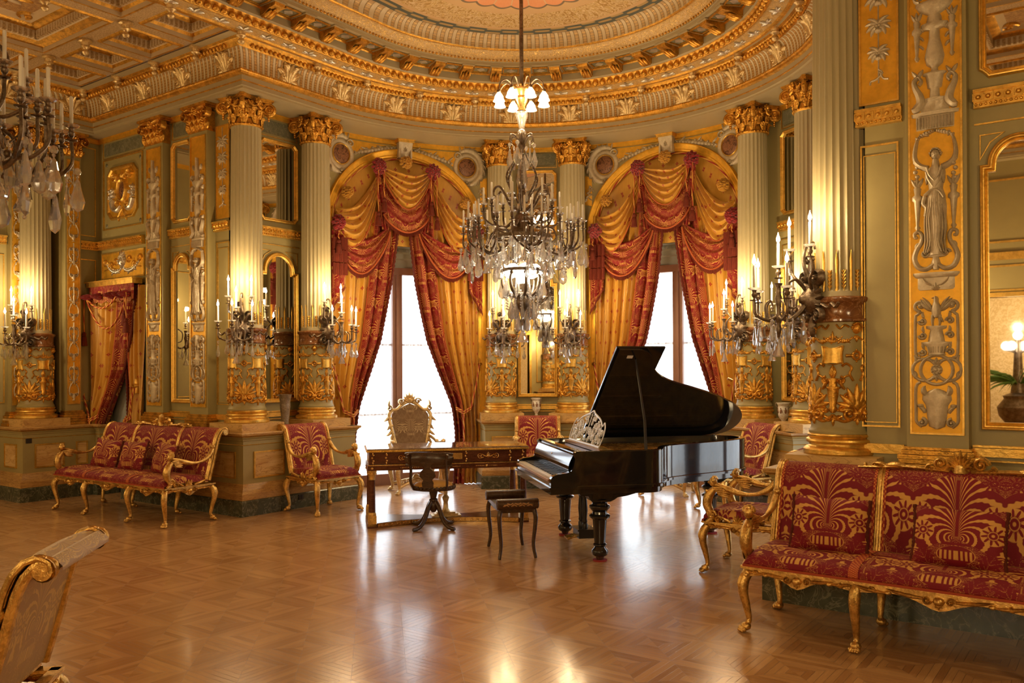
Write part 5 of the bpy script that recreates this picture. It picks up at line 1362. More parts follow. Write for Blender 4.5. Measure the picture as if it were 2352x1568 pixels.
for wi, c in enumerate(WINC):
    mp = cylmap(c, RW+.02); side = ('left', 'right', 'hidden third')[wi]
    for s in (-1, 1):
        panel('yellow silk curtain with crimson border on the %s of the %s bay window' % ('left' if s < 0 else 'right', side), mp, s, INN, OUT, 3.85, .34, (1.05, .98, .74), (1.12, 1.72))
    o = Vector(mp(0, 3.5, .05)); t = thing('window_valance', 'swagged crimson and yellow valance filling the arch of the %s bay window' % side, 'valance', o, 0, 'arched window valances')
    mq = lambda u, v, h, mp=mp, o=o: tuple(Vector(mp(u, v, h))-o)
    b = MB(mq)                              # flat silk lining the arch
    b.grid(40, 14, lambda a, q: ((2*a-1)*1.115, 3.40+(SPR+sqrt(max(0, 1.115**2-((2*a-1)*1.115)**2))-3.40)*q*1.0 if q > 0 else 3.40, -.02+.006*sin(a*30)), uvf=lambda a, q: (a*2.2, q*1.3*sin(pi*a)))
    b.build('silk_lining', M['silk'], t, 60)
    b = MB(); b.tube([mq(1.098*cos(pi*k/50), SPR+1.098*sin(pi*k/50), .02) for k in range(51)], .016, 8); b.build('arch_cord', M['cord'], t, 60)
    for s in (-1, 1):
        swag(t, mq, (s*1.10, 3.52), (s*.22, 3.68), 3.45, 2.97, M['damask_small'], 'crimson_side_swag', .05, 4, 2, hang=.10) if s < 0 else swag(t, mq, (s*.22, 3.68), (s*1.10, 3.52), 3.45, 2.97, M['damask_small'], 'crimson_side_swag', .05, 4, 2, hang=.10)
        A, B = (s*1.06, 3.85), (s*.42, 4.38)
        if s > 0: A, B = B, A
        swag(t, mq, A, B, 3.92, 3.36, M['silk'], 'yellow_side_swag', .08, 4.5, 1, hang=.25, amp=.046)
        # red tail behind the tassels
        b = MB(mq); b.grid(12, 20, lambda a, q, s=s: (s*(.47-.13*a)*(1-.25*q)-s*0, 4.46-(.86)*q, .10+.02*sin(a*14)), uvf=lambda a, q: (a*.25, q*.9), flip=s > 0); b.build('crimson_tail', M['damask_small'], t, 60)
        # jabot at the side
        b = MB(mq); b.grid(12, 16, lambda a, q, s=s: (s*(1.16-.20*a), 3.52-(.70+.36*(1-a))*q, .12+.03*sin(a*16)), uvf=lambda a, q: (a*.25, q*1.0), flip=s > 0); b.build('crimson_jabot', M['damask_small'], t, 60)
        b = MB(mq); b.grid(12, 3, lambda a, q, s=s: (s*(1.165-.21*a), 3.52-(.70+.36*(1-a))-.05*q, .135+.03*sin(a*16)), uvf=lambda a, q: (a*.25, q*.06), flip=s > 0); b.build('jabot_fringe', M['fringe'], t, 60)
        b = MB(mq)
        for k in range(3): b.grid(14, 2, lambda a, q, s=s, k=k: (s*(1.17-.24*a), 3.42-.17*k-.16*q, .165+.02*sin(a*22)), uvf=lambda a, q: (a*.25, q*.12), flip=s > 0)
        b.build('side_fringe', M['fringe'], t, 60)
    swag(t, mq, (-.34, 4.36), (.36, 4.36), 4.0, 3.58, M['damask_small'], 'crimson_centre_swag', .085, 3, 2, hang=.55, amp=.02)
    swag(t, mq, (-.36, 4.46), (.38, 4.46), 4.40, 3.90, M['silk'], 'yellow_centre_swag', .12, 5, 1, hang=.10, amp=.044)
    for s in (-1, 1):
        tassel(t, mq, s*.37, 4.42, 3.88, .04, .21); tassel(t, mq, s*.46, 4.42, 3.68, .04, .20); tassel(t, mq, s*1.10, 3.5, 3.25, .04, .2)
        rosette(t, mq, s*.42, 4.46, .105, M['crimson'], .17); rosette(t, mq, s*.91, 4.05, .08, M['silk'], .14); rosette(t, mq, s*1.08, 3.62, .10, M['crimson'], .18)
    rosette(t, mq, 0, 4.56, .085, M['silk'], .17)
# curtained doorway
mp = flatmap((-11.10, 6.22, 0), (1, 0), (0, -1))
panel('yellow silk curtain sweeping left across the curtained doorway', mp, -1, [(0, .22), (.5, .24), (.95, .20), (1.02, .16), (1.3, -.02), (1.66, -.26), (2.2, -.42), (2.8, -.52)], [(0, .66), (.9, .62), (1.02, .56), (1.3, .58), (2.8, .60)], 2.78, .30, (1.0, .50, .22), (.68, 1.50), 6, .03, 'doorway curtains')
panel('yellow silk curtain hanging right of the curtained doorway', mp, 1, [(0, .36), (.9, .36), (1.3, .33), (1.66, .27), (2.2, .24), (2.8, .22)], [(0, .64), (2.8, .64)], 2.78, .22, (1.0, .50, .40), (.53, 1.45), 3, .0, 'doorway curtains')
o = Vector(mp(0, 2.7, .05)); t = thing('door_pelmet', 'crimson pelmet with gilded rail and hanging tassels over the doorway', 'pelmet', o)
mq = lambda u, v, h: tuple(Vector(mp(u, v, h))-o)
b = MB(mq); b.box(-.58, 2.80, -.02, .58, 2.86, .12); b.box(-.6, 2.86, -.02, .6, 2.875, .14); b.build('rail', M['gold'], t, 0)
b = MB(mq); b.grid(60, 6, lambda a, q: ((2*a-1)*.56, 2.81-.21*q-.03*abs(sin(a*pi*5))*q, .09+.012*sin(a*60)), uvf=lambda a, q: (a*1.2, q*.22)); b.build('damask_strip', M['damask_small'], t, 60)
for k, (A, B, zz) in enumerate((((-.52, 2.66), (.35, 2.72), 2.50), ((-.50, 2.62), (.50, 2.62), 2.22))):
    b = MB(); b.tube([mq(A[0]+(B[0]-A[0])*i/30, A[1]+(B[1]-A[1])*i/30-((A[1]+B[1])/2-zz)*4*(i/30)*(1-i/30), .15) for i in range(31)], .013, 8); b.build('festoon_cord', M['cord'], t, 60)
for u, v0, v1 in ((-.56, 2.68, 2.05), (.46, 2.68, 2.30), (.50, 2.68, 2.2)): tassel(t, mq, u, v0, v1, .04, .16)
for u in (-.5, -.22, .12, .32, .46): rosette(t, mq, u, 2.66, .045, M['crimson'], .15)
# ---------------------------------------------------------------- sconces and chandeliers
def clone(o, parent, loc=None, rot=None):
    c = o.copy(); COL.objects.link(c); c.parent = parent
    if loc is not None: c.location = loc
    if rot is not None: c.rotation_euler = rot
    for k in [x for x in COL.objects if x.parent == o]: clone(k, c)
    return c
def crystal_mesh(kind):
    b = MB()
    def kite(z0, L, w, n=8, flat=.42):
        Mx = T(0, 0, z0) @ Matrix.Diagonal((1, flat, 1, 1))
        b.lathe([(0, 0), (w*.35, -L*.12), (w*.55, -L*.35), (w, -L*.68), (w*.72, -L*.9), (0, -L)], n, (0, 0, 0), Mx)
    if kind == 'rosette': b.ball((0, 0, -.012), .014, 8, 4, 0, (1, .5, 1)); b.ball((0, 0, -.03), .006, 6, 4); kite(-.034, .12, .026)
    if kind == 'small': b.ball((0, 0, -.008), .008, 6, 4, 0, (1, .6, 1)); kite(-.016, .075, .014)
    if kind == 'spear': b.ball((0, 0, -.01), .008, 6, 4); b.lathe([(0, 0), (.009, -.02), (.006, -.08), (.010, -.10), (0, -.135)], 6, (0, 0, -.018))
    if kind == 'bell': b.lathe([(0, 0), (.010, -.006), (.008, -.02), (.012, -.04), (.028, -.08), (.026, -.086), (0, -.08)], 10, (0, 0, 0), mod=lambda a, z: 1+.12*sin(a*10))
    if kind == 'chain':
        for k in range(7): b.ball((0, 0, -.014-.02*k), .008, 6, 4)
    if kind == 'pan': b.lathe([(.012, -.004), (.030, .0), (.042, .008), (.046, .014), (.043, .015), (.028, .006), (.012, .004)], 16, mod=lambda a, z: 1+.04*sin(a*16))
    return b
def light_kit(tag_):
    """one of each small part, parented later by clone()"""
    kit = {}
    b = MB(); b.lathe([(0, 0), (.0105, .0), (.0100, .17), (.006, .178), (0, .178)], 10); kit['candle'] = b
    b = MB(); b.lathe([(0, 0), (.007, .004), (.014, .018), (.013, .034), (.005, .056), (.001, .075)], 8); kit['bulb'] = b
    b = MB(); b.lathe([(0, -.075), (.010, -.07), (.008, -.055), (.017, -.045), (.020, -.03), (.013, -.02), (.014, -.008), (.020, 0), (.0, 0)], 10); b.lathe([(.012, -.078), (.030, -.075), (.033, -.070), (.012, -.070)], 12); kit['socket'] = b
    return kit
KIT = light_kit(0)
def mk(b, name, mat, parent, loc, sm=40):
    o = b.build(name, mat, parent, sm); o.location = loc; return o
def candle_at(t, p, proto, lit=True, h=None):
    if 'candle' not in proto:
        c = mk(KIT['candle'], 'candle', M['candle'], t, p)
        if lit: mk(KIT['bulb'], 'candle_bulb', M['flame'], c, (0, 0, .178))
        proto['candle'] = c; proto['pan'] = mk(crystal_mesh('pan'), 'drip_pan', M['crystal'], t, p, 0); proto['sock'] = mk(KIT['socket'], 'candle_socket', M['bronze'], t, p)
    else:
        clone(proto['candle'], t, p); clone(proto['pan'], t, p); clone(proto['sock'], t, p)
def crys(t, p, kind, proto, rz=0, s=1):
    if kind not in proto: o = mk(crystal_mesh(kind), 'crystal_drop', M['crystal'], t, p, 0); proto[kind] = o
    else: o = clone(proto[kind], t, p)
    o.rotation_euler = (0, 0, rz); o.scale = (s*1.3, s*1.3, s*1.3)
def curve(pts, n=8):
    """smooth Catmull-Rom through points"""
    P = [Vector(p) for p in pts]; P = [P[0]*2-P[1]]+P+[P[-1]*2-P[-2]]; out = []
    for i in range(1, len(P)-2):
        for k in range(n):
            t = k/n; a, b_, c, d = P[i-1], P[i], P[i+1], P[i+2]
            out.append(.5*((2*b_)+(c-a)*t+(2*a-5*b_+4*c-d)*t*t+(3*b_-a-3*c+d)*t**3))
    out.append(P[-2]); return [tuple(p) for p in out]
def leaftube(b, pts, r0, r1, n=7):
    Q = curve(pts); N = len(Q); b.tube(Q, [r0+(r1-r0)*k/(N-1) for k in range(N)], n)
def make_sconce():
    t = thing('wall_sconce', 'x', 'sconce', (0, 0, 0), 0, 'bronze candle sconces on the columns'); pr = {}
    b = MB()
    mp = lambda u, v, h: (.215+h-.25*u*u, u, v); b.mp = mp
    b.dome(0, 2.14, .085, .11, .10, 14); b.dome(0, 2.14, .05, .06, .13, 12)
    for k in range(11): b.leaf(.03*cos(2*pi*k/11), 2.14+.03*sin(2*pi*k/11), 2*pi*k/11, .085, .016, .045, .4)
    for s in (-1, 1):
        b.scroll(s*.07, 2.30, .055, -pi/2, s*1.3, .016, .05); b.scroll(s*.07, 2.02, .05, pi/2, -s*1.3, .014, .04); b.leaf(s*.04, 2.2, pi/2-s*.3, .13, .016, .04, -s*.9); b.leaf(s*.03, 2.08, -pi/2+s*.4, .11, .016, .04, s*.8)
        b.stroke([(s*.10, 2.10), (s*.17, 2.07), (s*.20, 2.10), (s*.24, 2.07), (s*.27, 2.10)], .011, .02)
    b.leaf(0, 2.24, pi/2, .18, .020, .06); b.scroll(-.03, 2.42, .035, 0, 1.3, .012, .05); b.leaf(0, 2.02, -pi/2, .15, .020, .05); b.fan(0, 2.02, -pi/2, .08, 3, .8, .04, .014); b.mp = None
    leaftube(b, [(.27, 0, 2.30), (.30, 0, 2.42), (.27, 0, 2.53), (.22, 0, 2.55), (.205, 0, 2.50)], .016, .008)
    b.build('backplate', M['bronze'], t, 50)
    b = MB()
    leaftube(b, [(.26, 0, 2.15), (.33, 0, 2.05), (.42, 0, 1.99), (.50, 0, 2.02)], .020, .013)
    leaftube(b, [(.28, 0, 2.20), (.36, 0, 2.28), (.45, 0, 2.22), (.44, 0, 2.10), (.37, 0, 2.08), (.35, 0, 2.14)], .012, .006)
    b.lathe([(0, 1.86), (.008, 1.87), (.014, 1.90), (.022, 1.93), (.012, 1.96), (.026, 1.99), (.030, 2.01), (.014, 2.04), (.018, 2.10), (.028, 2.14), (.018, 2.17), (.016, 2.22), (.030, 2.25), (.0, 2.255)], 12, (.5, 0, 0))
    cups = [(.33, -.13, 2.50), (.33, .13, 2.50), (.5, 0, 2.36), (.69, 0, 2.20), (.55, -.19, 2.20), (.55, .19, 2.20), (.42, .02, 2.22)]
    for x, y, z in cups[:2]:
        leaftube(b, [(.25, y*.2, 2.2), (.30, y*.6, 2.28), (.31, y, 2.34), (x, y, z-.07)], .013, .010)
    for x, y, z in cups[3:6]:
        dx, dy = x-.5, y
        leaftube(b, [(.5, 0, 2.02), (.5+dx*.45, dy*.45, 1.99), (.5+dx*.95, dy*.95, 2.03), (x, y, z-.07)], .012, .010)
        leaftube(b, [(.5+dx*.5, dy*.5, 2.0), (.5+dx*.55, dy*.55, 2.09), (.5+dx*.35, dy*.35, 2.13), (.5+dx*.25, dy*.25, 2.09)], .008, .004)
        b.ball((.5+dx*.9, dy*.9, 2.02), .016, 8, 6)
    b.build('bronze_arms', M['bronze'], t, 50)
    for c in cups[:6]: candle_at(t, c, pr)
    for x, y, z in cups[3:6]: crys(t, (x, y, 1.99), 'rosette', pr, 1.0, .95)
    for k, (x, y, z) in enumerate(((.45, -.10, 2.0), (.45, .10, 2.0), (.60, -.08, 1.99), (.60, .08, 1.99), (.36, -.09, 2.03), (.36, .09, 2.03))): crys(t, (x, y, z), 'rosette', pr, k, .8)
    for k in range(4): crys(t, (.5+.05*cos(k*pi/2), .05*sin(k*pi/2), 1.96), 'spear', pr, k, .8)
    crys(t, (.5, 0, 1.865), 'bell', pr, 0, 1.2); crys(t, (.40, 0, 1.93), 'bell', pr, 0, .9); crys(t, (.30, 0, 2.0), 'rosette', pr, 2, .9)
    for s in (-1, 1): crys(t, (.33, s*.13, 2.42), 'small', pr, s, .9)
    return t
SDIR = {0: -50, 1: -2.8, 2: -49.4, 3: -67, 4: -113, 5: -130.6, 6: -130, 7: -54}
SLAB = {0: 'bronze candle sconce on the corner column behind the left sofa', 1: 'bronze candle sconce on the column immediately left of the left bay window',
        2: 'bronze candle sconce on the left column of the central pair', 3: 'bronze candle sconce on the right column of the central pair',
        4: 'bronze candle sconce on the column immediately right of the right bay window', 5: 'bronze candle sconce partly hidden behind the nearest sconce, right of the right bay window',
        6: 'large looking bronze candle sconce on the nearest column, hung with crystals', 7: 'bronze candle sconce on the column at the left edge of the photo'}
sc0 = make_sconce(); sc0['label'] = SLAB[0]; sc0.location = CPOS[0]; sc0.rotation_euler = (0, 0, radians(SDIR[0]))
for k in (1, 2, 3, 4, 5, 6, 7): dup(sc0, CPOS[k], radians(SDIR[k]), SLAB[k])
SP, CPW = 9, 55
for k in SDIR:
    p = CPOS[k]; a = radians(SDIR[k])
    for r, s, z in ((.36, -.13, 2.72), (.36, .13, 2.72), (.52, 0, 2.58), (.64, .0, 2.42)):
        lamp('sconce_or_fill_light', (p[0]+r*cos(a)-s*sin(a), p[1]+r*sin(a)+s*cos(a), z), SP, radius=.03)
def make_chandelier(lit):
    t = thing('chandelier', 'x', 'chandelier', (0, 0, 2.0), 0, 'crystal and bronze chandeliers'); pr = {}
    Z = lambda z: z-2.0
    b = MB(); b.tube([(0, 0, Z(4.56)), (0, 0, Z(5.84))], .020, 10); b.lathe([(.02, Z(5.75)), (.05, Z(5.76)), (.07, Z(5.80)), (.10, Z(5.845))], 16); b.build('rod', M['bronze'], t, 40)
    b = MB(); b.lathe([(.02, Z(4.60)), (.05, Z(4.585)), (.085, Z(4.57)), (.09, Z(4.55)), (.07, Z(4.535)), (.05, Z(4.49)), (.065, Z(4.46)), (.05, Z(4.42)), (.03, Z(4.38)), (.04, Z(4.35)), (.05, Z(4.34))], 20)
    for k in range(12): b.ball((.09*cos(k*pi/6), .09*sin(k*pi/6), Z(4.585)), .012, 6, 4)
    b.build('crown', M['brass'], t, 40)
    b = MB(); b.lathe([(.03, Z(4.34)), (.062, Z(4.32)), (.065, Z(4.29)), (.035, Z(4.19)), (.028, Z(4.15)), (.045, Z(4.12)), (.04, Z(4.10))], 20, mod=lambda a, z: 1+.06*sin(a*10)); b.build('glass_baluster', M['crystal'], t, 40)
    # crown lamps
    n = 8
    for k in range(n):
        a = 2*pi*k/n+.2; ca, sa = cos(a), sin(a)
        b = MB(); leaftube(b, [(.05*ca, .05*sa, Z(4.52)), (.10*ca, .10*sa, Z(4.60)), (.17*ca, .17*sa, Z(4.645)), (.235*ca, .235*sa, Z(4.60)), (.25*ca, .25*sa, Z(4.52))], .009, .006); b.ball((.25*ca, .25*sa, Z(4.515)), .022, 8, 5)
        arm = b.build('crown_arm', M['bronze'], t, 40)
        b = MB(); b.lathe([(.012, .0), (.026, -.02), (.045, -.05), (.050, -.075), (.062, -.10)], 16, mod=lambda a, z: 1+.12*sin(a*8)*(z < -.06))
        sh = b.build('glass_tulip', M['crystal'] if not lit else M['bulbglass'], arm, 40); sh.location = (.25*ca, .25*sa, Z(4.51)); sh.rotation_euler = (0, .0, 0)
        if lit:
            b = MB(); b.ball((0, 0, -.05), .026, 8, 6); bb = b.build('bulb', M['bulb'], arm, 40); bb.location = (.25*ca, .25*sa, Z(4.51))
    b = MB()                                       # stem, lyre arms, horns
    b.lathe([(.028, Z(4.11)), (.035, Z(4.05)), (.03, Z(4.0)), (.04, Z(3.97)), (.02, Z(3.93)), (.015, Z(3.62)), (.03, Z(3.56)), (.03, Z(3.5)), (.05, Z(3.46)), (.03, Z(3.36)), (.05, Z(3.28)), (.10, Z(3.20)), (.12, Z(3.12)), (.14, Z(3.02)), (.13, Z(2.96)), (.06, Z(2.90)), (.04, Z(2.80)), (.03, Z(2.45)), (.06, Z(2.42)), (.09, Z(2.36)), (.07, Z(2.30)), (.03, Z(2.25)), (.02, Z(2.18)), (.03, Z(2.15)), (0, Z(2.10))], 18)
    for k in range(6):
        a = 2*pi*k/6; ca, sa = cos(a), sin(a)
        leaftube(b, [(r*ca, r*sa, Z(z)) for r, z in ((.03, 4.0), (.07, 4.07), (.12, 4.08), (.135, 4.02), (.11, 3.99))], .012, .006)
        leaftube(b, [(r*ca, r*sa, Z(z)) for r, z in ((.04, 3.92), (.07, 3.84), (.14, 3.74), (.175, 3.64), (.15, 3.55), (.09, 3.46), (.05, 3.38))], .011, .010)
        leaftube(b, [(r*ca, r*sa, Z(z)) for r, z in ((.06, 3.30), (.14, 3.36), (.20, 3.46), (.26, 3.53), (.31, 3.50), (.32, 3.44), (.28, 3.42))], .020, .008)
    b.stroke
    b.build('stem', M['bronze'], t, 45)
    b = MB(); b.lathe([(.012, Z(3.90)), (.03, Z(3.82)), (.05, Z(3.68)), (.06, Z(3.60)), (.045, Z(3.54)), (.02, Z(3.52))], 16, mod=lambda a, z: 1+.05*sin(a*8)); b.build('glass_vase', M['crystal'], t, 40)
    b = MB()
    for k in range(6):
        a = 2*pi*k/6; ca, sa = cos(a), sin(a)
        for s in (-1, 1):
            for r, z in [q for q in ((.055, 3.88), (.08, 3.83), (.11, 3.785), (.14, 3.74), (.16, 3.69), (.175, 3.64), (.168, 3.59), (.145, 3.54), (.115, 3.49))]:
                b.ball((r*ca-s*.016*sa, r*sa+s*.016*ca, Z(z)), .009, 6, 4)
    b.build('glass_beading', M['crystal'], t, 0)
    b = MB(); b.lathe([(.30, Z(2.99)), (.315, Z(2.995)), (.315, Z(3.03)), (.30, Z(3.035)), (.29, Z(3.01)), (.30, Z(2.99))], 40)
    for k in range(6):
        a = 2*pi*k/6+pi/6; b.tube([(.1*cos(a), .1*sin(a), Z(3.02)), (.3*cos(a), .3*sin(a), Z(3.01))], .010, 6)
    b.build('hoop', M['bronze'], t, 40)
    base = {}
    for k in range(6):
        a = 2*pi*k/6+.26; arm = bpy.data.objects.new('big_arm', base['m']) if 'm' in base else None
        if arm is None:
            b = MB()
            leaftube(b, [(.10, 0, Z(3.02)), (.20, 0, Z(2.93)), (.32, 0, Z(2.84)), (.44, 0, Z(2.82)), (.52, 0, Z(2.88)), (.55, 0, Z(2.98)), (.56, 0, Z(3.05))], .018, .014)
            leaftube(b, [(.14, 0, Z(3.0)), (.24, 0, Z(3.10)), (.34, 0, Z(3.08)), (.37, 0, Z(2.99)), (.31, 0, Z(2.95)), (.28, 0, Z(3.0))], .014, .006)
            for s in (-1, 1):
                leaftube(b, [(.50, 0, Z(2.86)), (.56, s*.05, Z(2.87)), (.63, s*.085, Z(2.95)), (.63, s*.085, Z(3.08))], .012, .009)
                leaftube(b, [(.42, 0, Z(2.83)), (.44, s*.08, Z(2.88)), (.47, s*.17, Z(2.97)), (.47, s*.18, Z(3.12))], .012, .009)
                leaftube(b, [(.47, s*.03, Z(2.90)), (.46, s*.09, Z(2.98)), (.42, s*.10, Z(3.0)), (.40, s*.07, Z(2.96))], .008, .004)
            for i in range(6): b.ball((.22+.06*i, 0, Z(2.91-.04*sin(i*.6))), .020, 7, 5)
            arm = b.build('big_arm', M['bronze'], t, 45); base['m'] = arm.data
        else: COL.objects.link(arm); arm.parent = t
        arm.rotation_euler = (0, 0, a)
        for x, y, z in ((.63, -.085, 3.155), (.63, .085, 3.155), (.47, -.18, 3.195), (.47, .18, 3.195), (.56, 0, 3.13)):
            candle_at(t, (x*cos(a)-y*sin(a), x*sin(a)+y*cos(a), Z(z)), pr, False)
        for i, (x, y, z, kd, s) in enumerate(((.66, -.09, 2.93, 'rosette', 1.25), (.66, .09, 2.93, 'rosette', 1.25), (.57, 0, 2.86, 'rosette', 1.5), (.48, -.18, 2.95, 'rosette', 1.2), (.48, .18, 2.95, 'rosette', 1.2), (.40, 0, 2.80, 'bell', 1.2), (.30, 0, 2.84, 'rosette', 1.4), (.55, .05, 3.0, 'spear', 1.2), (.35, .12, 2.99, 'rosette', 1.3), (.35, -.12, 2.99, 'spear', 1.4), (.44, .1, 2.86, 'chain', 1.2), (.53, -.12, 2.9, 'small', 1.4))):
            crys(t, (x*cos(a)-y*sin(a), x*sin(a)+y*cos(a), Z(z)), kd, pr, a+i, s)
    for k in range(6):
        a = 2*pi*k/6+.26+pi/6
        b = MB()
        ca, sa = cos(a), sin(a)
        leaftube(b, [(r*ca, r*sa, Z(z)) for r, z in ((.10, 3.18), (.18, 3.12), (.26, 3.14), (.31, 3.22), (.32, 3.33))], .016, .010)
        leaftube(b, [(r*ca-s*sa, r*sa+s*ca, Z(z)) for r, s, z in ((.24, 0, 3.13), (.32, .03, 3.14), (.40, .05, 3.20), (.41, .05, 3.26))], .012, .009)
        b.build('small_arm', M['bronze'], t, 45)
        for r, s, z in ((.32, 0, 3.41), (.41, .05, 3.34)): candle_at(t, (r*ca-s*sa, r*sa+s*ca, Z(z)), pr, False)
        crys(t, (.30*ca, .30*sa, Z(3.12)), 'rosette', pr, k, 1.2); crys(t, (.13*ca, .13*sa, Z(4.0)), 'rosette', pr, k, 1.3)
        crys(t, (.22*ca, .22*sa, Z(2.98)), 'spear', pr, k, 1.2); crys(t, (.31*cos(a+.5), .31*sin(a+.5), Z(3.47)), 'small', pr, k, 1.2)
    # glass bowl of lamps underneath and the pendant basket
    b = MB()
    for k in range(8):
        a = 2*pi*k/8; ca, sa = cos(a), sin(a)
        leaftube(b, [(r*ca, r*sa, Z(z)) for r, z in ((.05, 2.43), (.12, 2.42), (.19, 2.48), (.215, 2.58), (.19, 2.64))], .022, .012)
        b.ball((.19*ca, .19*sa, Z(2.645)), .022, 7, 5)
    b.lathe([(.205, Z(2.66)), (.222, Z(2.67)), (.222, Z(2.69)), (.205, Z(2.695))], 32); b.build('basket', M['bronze'], t, 45)
    b = MB()
    for k in range(6):
        a = 2*pi*k/6+.3; b.ball((.13*cos(a), .13*sin(a), Z(2.67)), .072, 10, 8)
    b.ball((0, 0, Z(2.60)), .07, 10, 8)
    b.build('bowl_lamps', M['bulb'] if lit else M['frost'], t, 60)
    for k in range(10):
        a = 2*pi*k/10; crys(t, (.21*cos(a), .21*sin(a), Z(2.66)), 'rosette', pr, a, 1.4); crys(t, (.12*cos(a+.3), .12*sin(a+.3), Z(2.42)), 'rosette', pr, a, 1.3)
        crys(t, (.17*cos(a+.2), .17*sin(a+.2), Z(2.47)), 'chain', pr, a, 1.1)
    for k in range(6):
        a = 2*pi*k/6; crys(t, (.05*cos(a), .05*sin(a), Z(2.28)), 'rosette', pr, a, 1.2)
    crys(t, (0, 0, Z(2.11)), 'bell', pr, 0, 1.6)
    return t
M['bulbglass'] = NT('lit_tulip_glass').set(base=(1, .95, .85), rough=.2, emit=(1, .84, .58), es=2.2, alpha=.75).mat; M['bulbglass'].cycles.emission_sampling = 'NONE'
M['frost'] = NT('frosted_glass').set(base=(.8, .76, .66), rough=.3).mat
ch = make_chandelier(True); ch.location = (BX, BY, 2.0); ch['label'] = 'lit crystal and bronze chandelier hanging by a long rod in the middle of the bay'
ch2 = make_chandelier(False); ch2.location = (BX+.10, 1.84, 1.87); ch2.rotation_euler = (0, 0, .1); ch2['label'] = 'unlit crystal chandelier with white candles cut by the left edge of the photo'
lamp('bowl_light', (BX, BY, 2.66), CPW*.8, radius=.12)
for k in range(4): lamp('crown_light', (BX+.24*cos(k*pi/2+.5), BY+.24*sin(k*pi/2+.5), 4.42), CPW*.3, radius=.05)
# the part of the room behind the camera: its dado, and unseen columns with sconces added to light it
for x0, x1, lab in ((XR, .20, 'right'), (-2.1, XL, 'left')):
    pedestal([(x0, YS), (x1, YS)], [(flatmap((x, YS, 0), (-1, 0), (0, 1)), .25) for x in ((.7,) if x0 > 0 else (-4.2, -6, -8, -10))], 'dado pedestal behind the camera, %s of the hall opening' % lab)
for k, (x, p) in enumerate(((-10.6, 1), (-7.6, 1), (-2.6, 1), (.7, 1))):
    dup(c0, (x, YS-.06, 0), 0, 'column behind the camera, number %s from the west' % ('one', 'two', 'three', 'four')[k])
    dup(sc0, (x, YS-.06, 0), radians(90), 'added lighting sconce behind the camera, number %s from the west' % ('one', 'two', 'three', 'four')[k])
    for dx, z in ((-.18, 2.45), (.18, 2.45), (0, 2.6)): lamp('sconce_or_fill_light', (x+dx, YS+.45, z), 32, radius=.05)  # lamps of the added sconces, there to brighten the room
mS = flatmap((-.95, YS-.2, 0), (-1, 0), (0, 1)); tg2 = MB(mS)
for u0, u1, z0, z1 in ((-1.12, 1.12, 2.84, 3.25), (-1.12, 1.12, 3.6, 4.6), (1.25, 1.5, 1.24, 3.2), (-1.5, -1.25, 1.24, 3.2), (2.3, 3.3, 1.3, 3.2), (3.5, 4.6, 1.3, 3.2), (2.3, 4.6, 3.6, 4.6), (6.4, 8.0, 1.3, 3.2)):
    moulding(tg2, [(u0, z0), (u1, z0), (u1, z1), (u0, z1)], [(0, 0), (0, .02), (.03, .02), (.03, 0)])
tg2.box(-9, 3.33, 0, 9, 3.45, .04); tg2.box(-1.05, 0, -.16, -1.0, 2.75, .05); tg2.box(1.0, 0, -.16, 1.05, 2.75, .05); tg2.box(-1.05, 2.75, -.16, 1.05, 2.82, .05)
struct('trim_south', tg2, M['gold'], 0)
for x, y in ((-11.6, 1.2), (1.0, -1.6), (1.0, 4.0)):  # unseen side-wall sconces, also added to brighten the room
    dup(c0, (x, y, 0), 0, 'column outside the photo, against the %s wall' % ('west' if x < -5 else ('east' if y < 2 else 'far east')))
    dup(sc0, (x, y, 0), 0 if x < -5 else pi, 'added lighting sconce outside the photo, on the %s wall' % ('west' if x < -5 else ('east' if y < 2 else 'far east')))
    for dy, z in ((-.18, 2.45), (.18, 2.45), (0, 2.6)): lamp('sconce_or_fill_light', (x+(.5 if x < -5 else -.5), y+dy, z), 30 if x < -5 or y < 2 else 14, radius=.05)  # fill lamps at the added side-wall sconces
for x, y0, y1 in ((XL, YS, 4.2), ):
    pedestal([(XL, YS), (XL, 3.4)], [(flatmap((XL, y, 0), (0, 1), (1, 0)), .3) for y in (-1.4, 0, 2.6)], 'dado pedestal along the west wall, outside the photo')
pedestal([(XR, YN), (XR, YS)], [(flatmap((XR, y, 0), (0, -1), (-1, 0)), .3) for y in (5, 2.5, -1)], 'dado pedestal along the east wall, outside the photo')
HALL = (-1.62, -4.6, 0)
# hall beyond: torchere of globe lamps among palm leaves, seen in the pier glass
t = thing('globe_lamp_stand', 'dark vase with palm leaves and white globe lamps, reflected in the right pier glass', 'lamp', HALL)
b = MB(); b.lathe([(0, 0), (.30, 0), (.30, .5), (.2, .55), (.16, .62), (.30, .80), (.33, .95), (.22, 1.1), (.24, 1.15), (.12, 1.2), (.08, 1.5), (.05, 2.12), (0, 2.13)], 20); b.build('vase', M['bronze'], t, 40)
b = MB()
for k in range(44):
    a = k*2.4; L = .55+.25*((k*7) % 5)/5; el = .3+.9*((k*3) % 7)/7
    P = [(.05*cos(a)+L*q*cos(a)*cos(el*(1-q*.8)), .05*sin(a)+L*q*sin(a)*cos(el*(1-q*.8)), 1.35+L*q*sin(el)-L*q*q*.5) for q in (0, .25, .5, .75, 1)]; b.tube(P, [.012, .02, .018, .012, .002], 4, flat=.3)
b.build('palm_leaves', M['leafgreen'], t, 40)
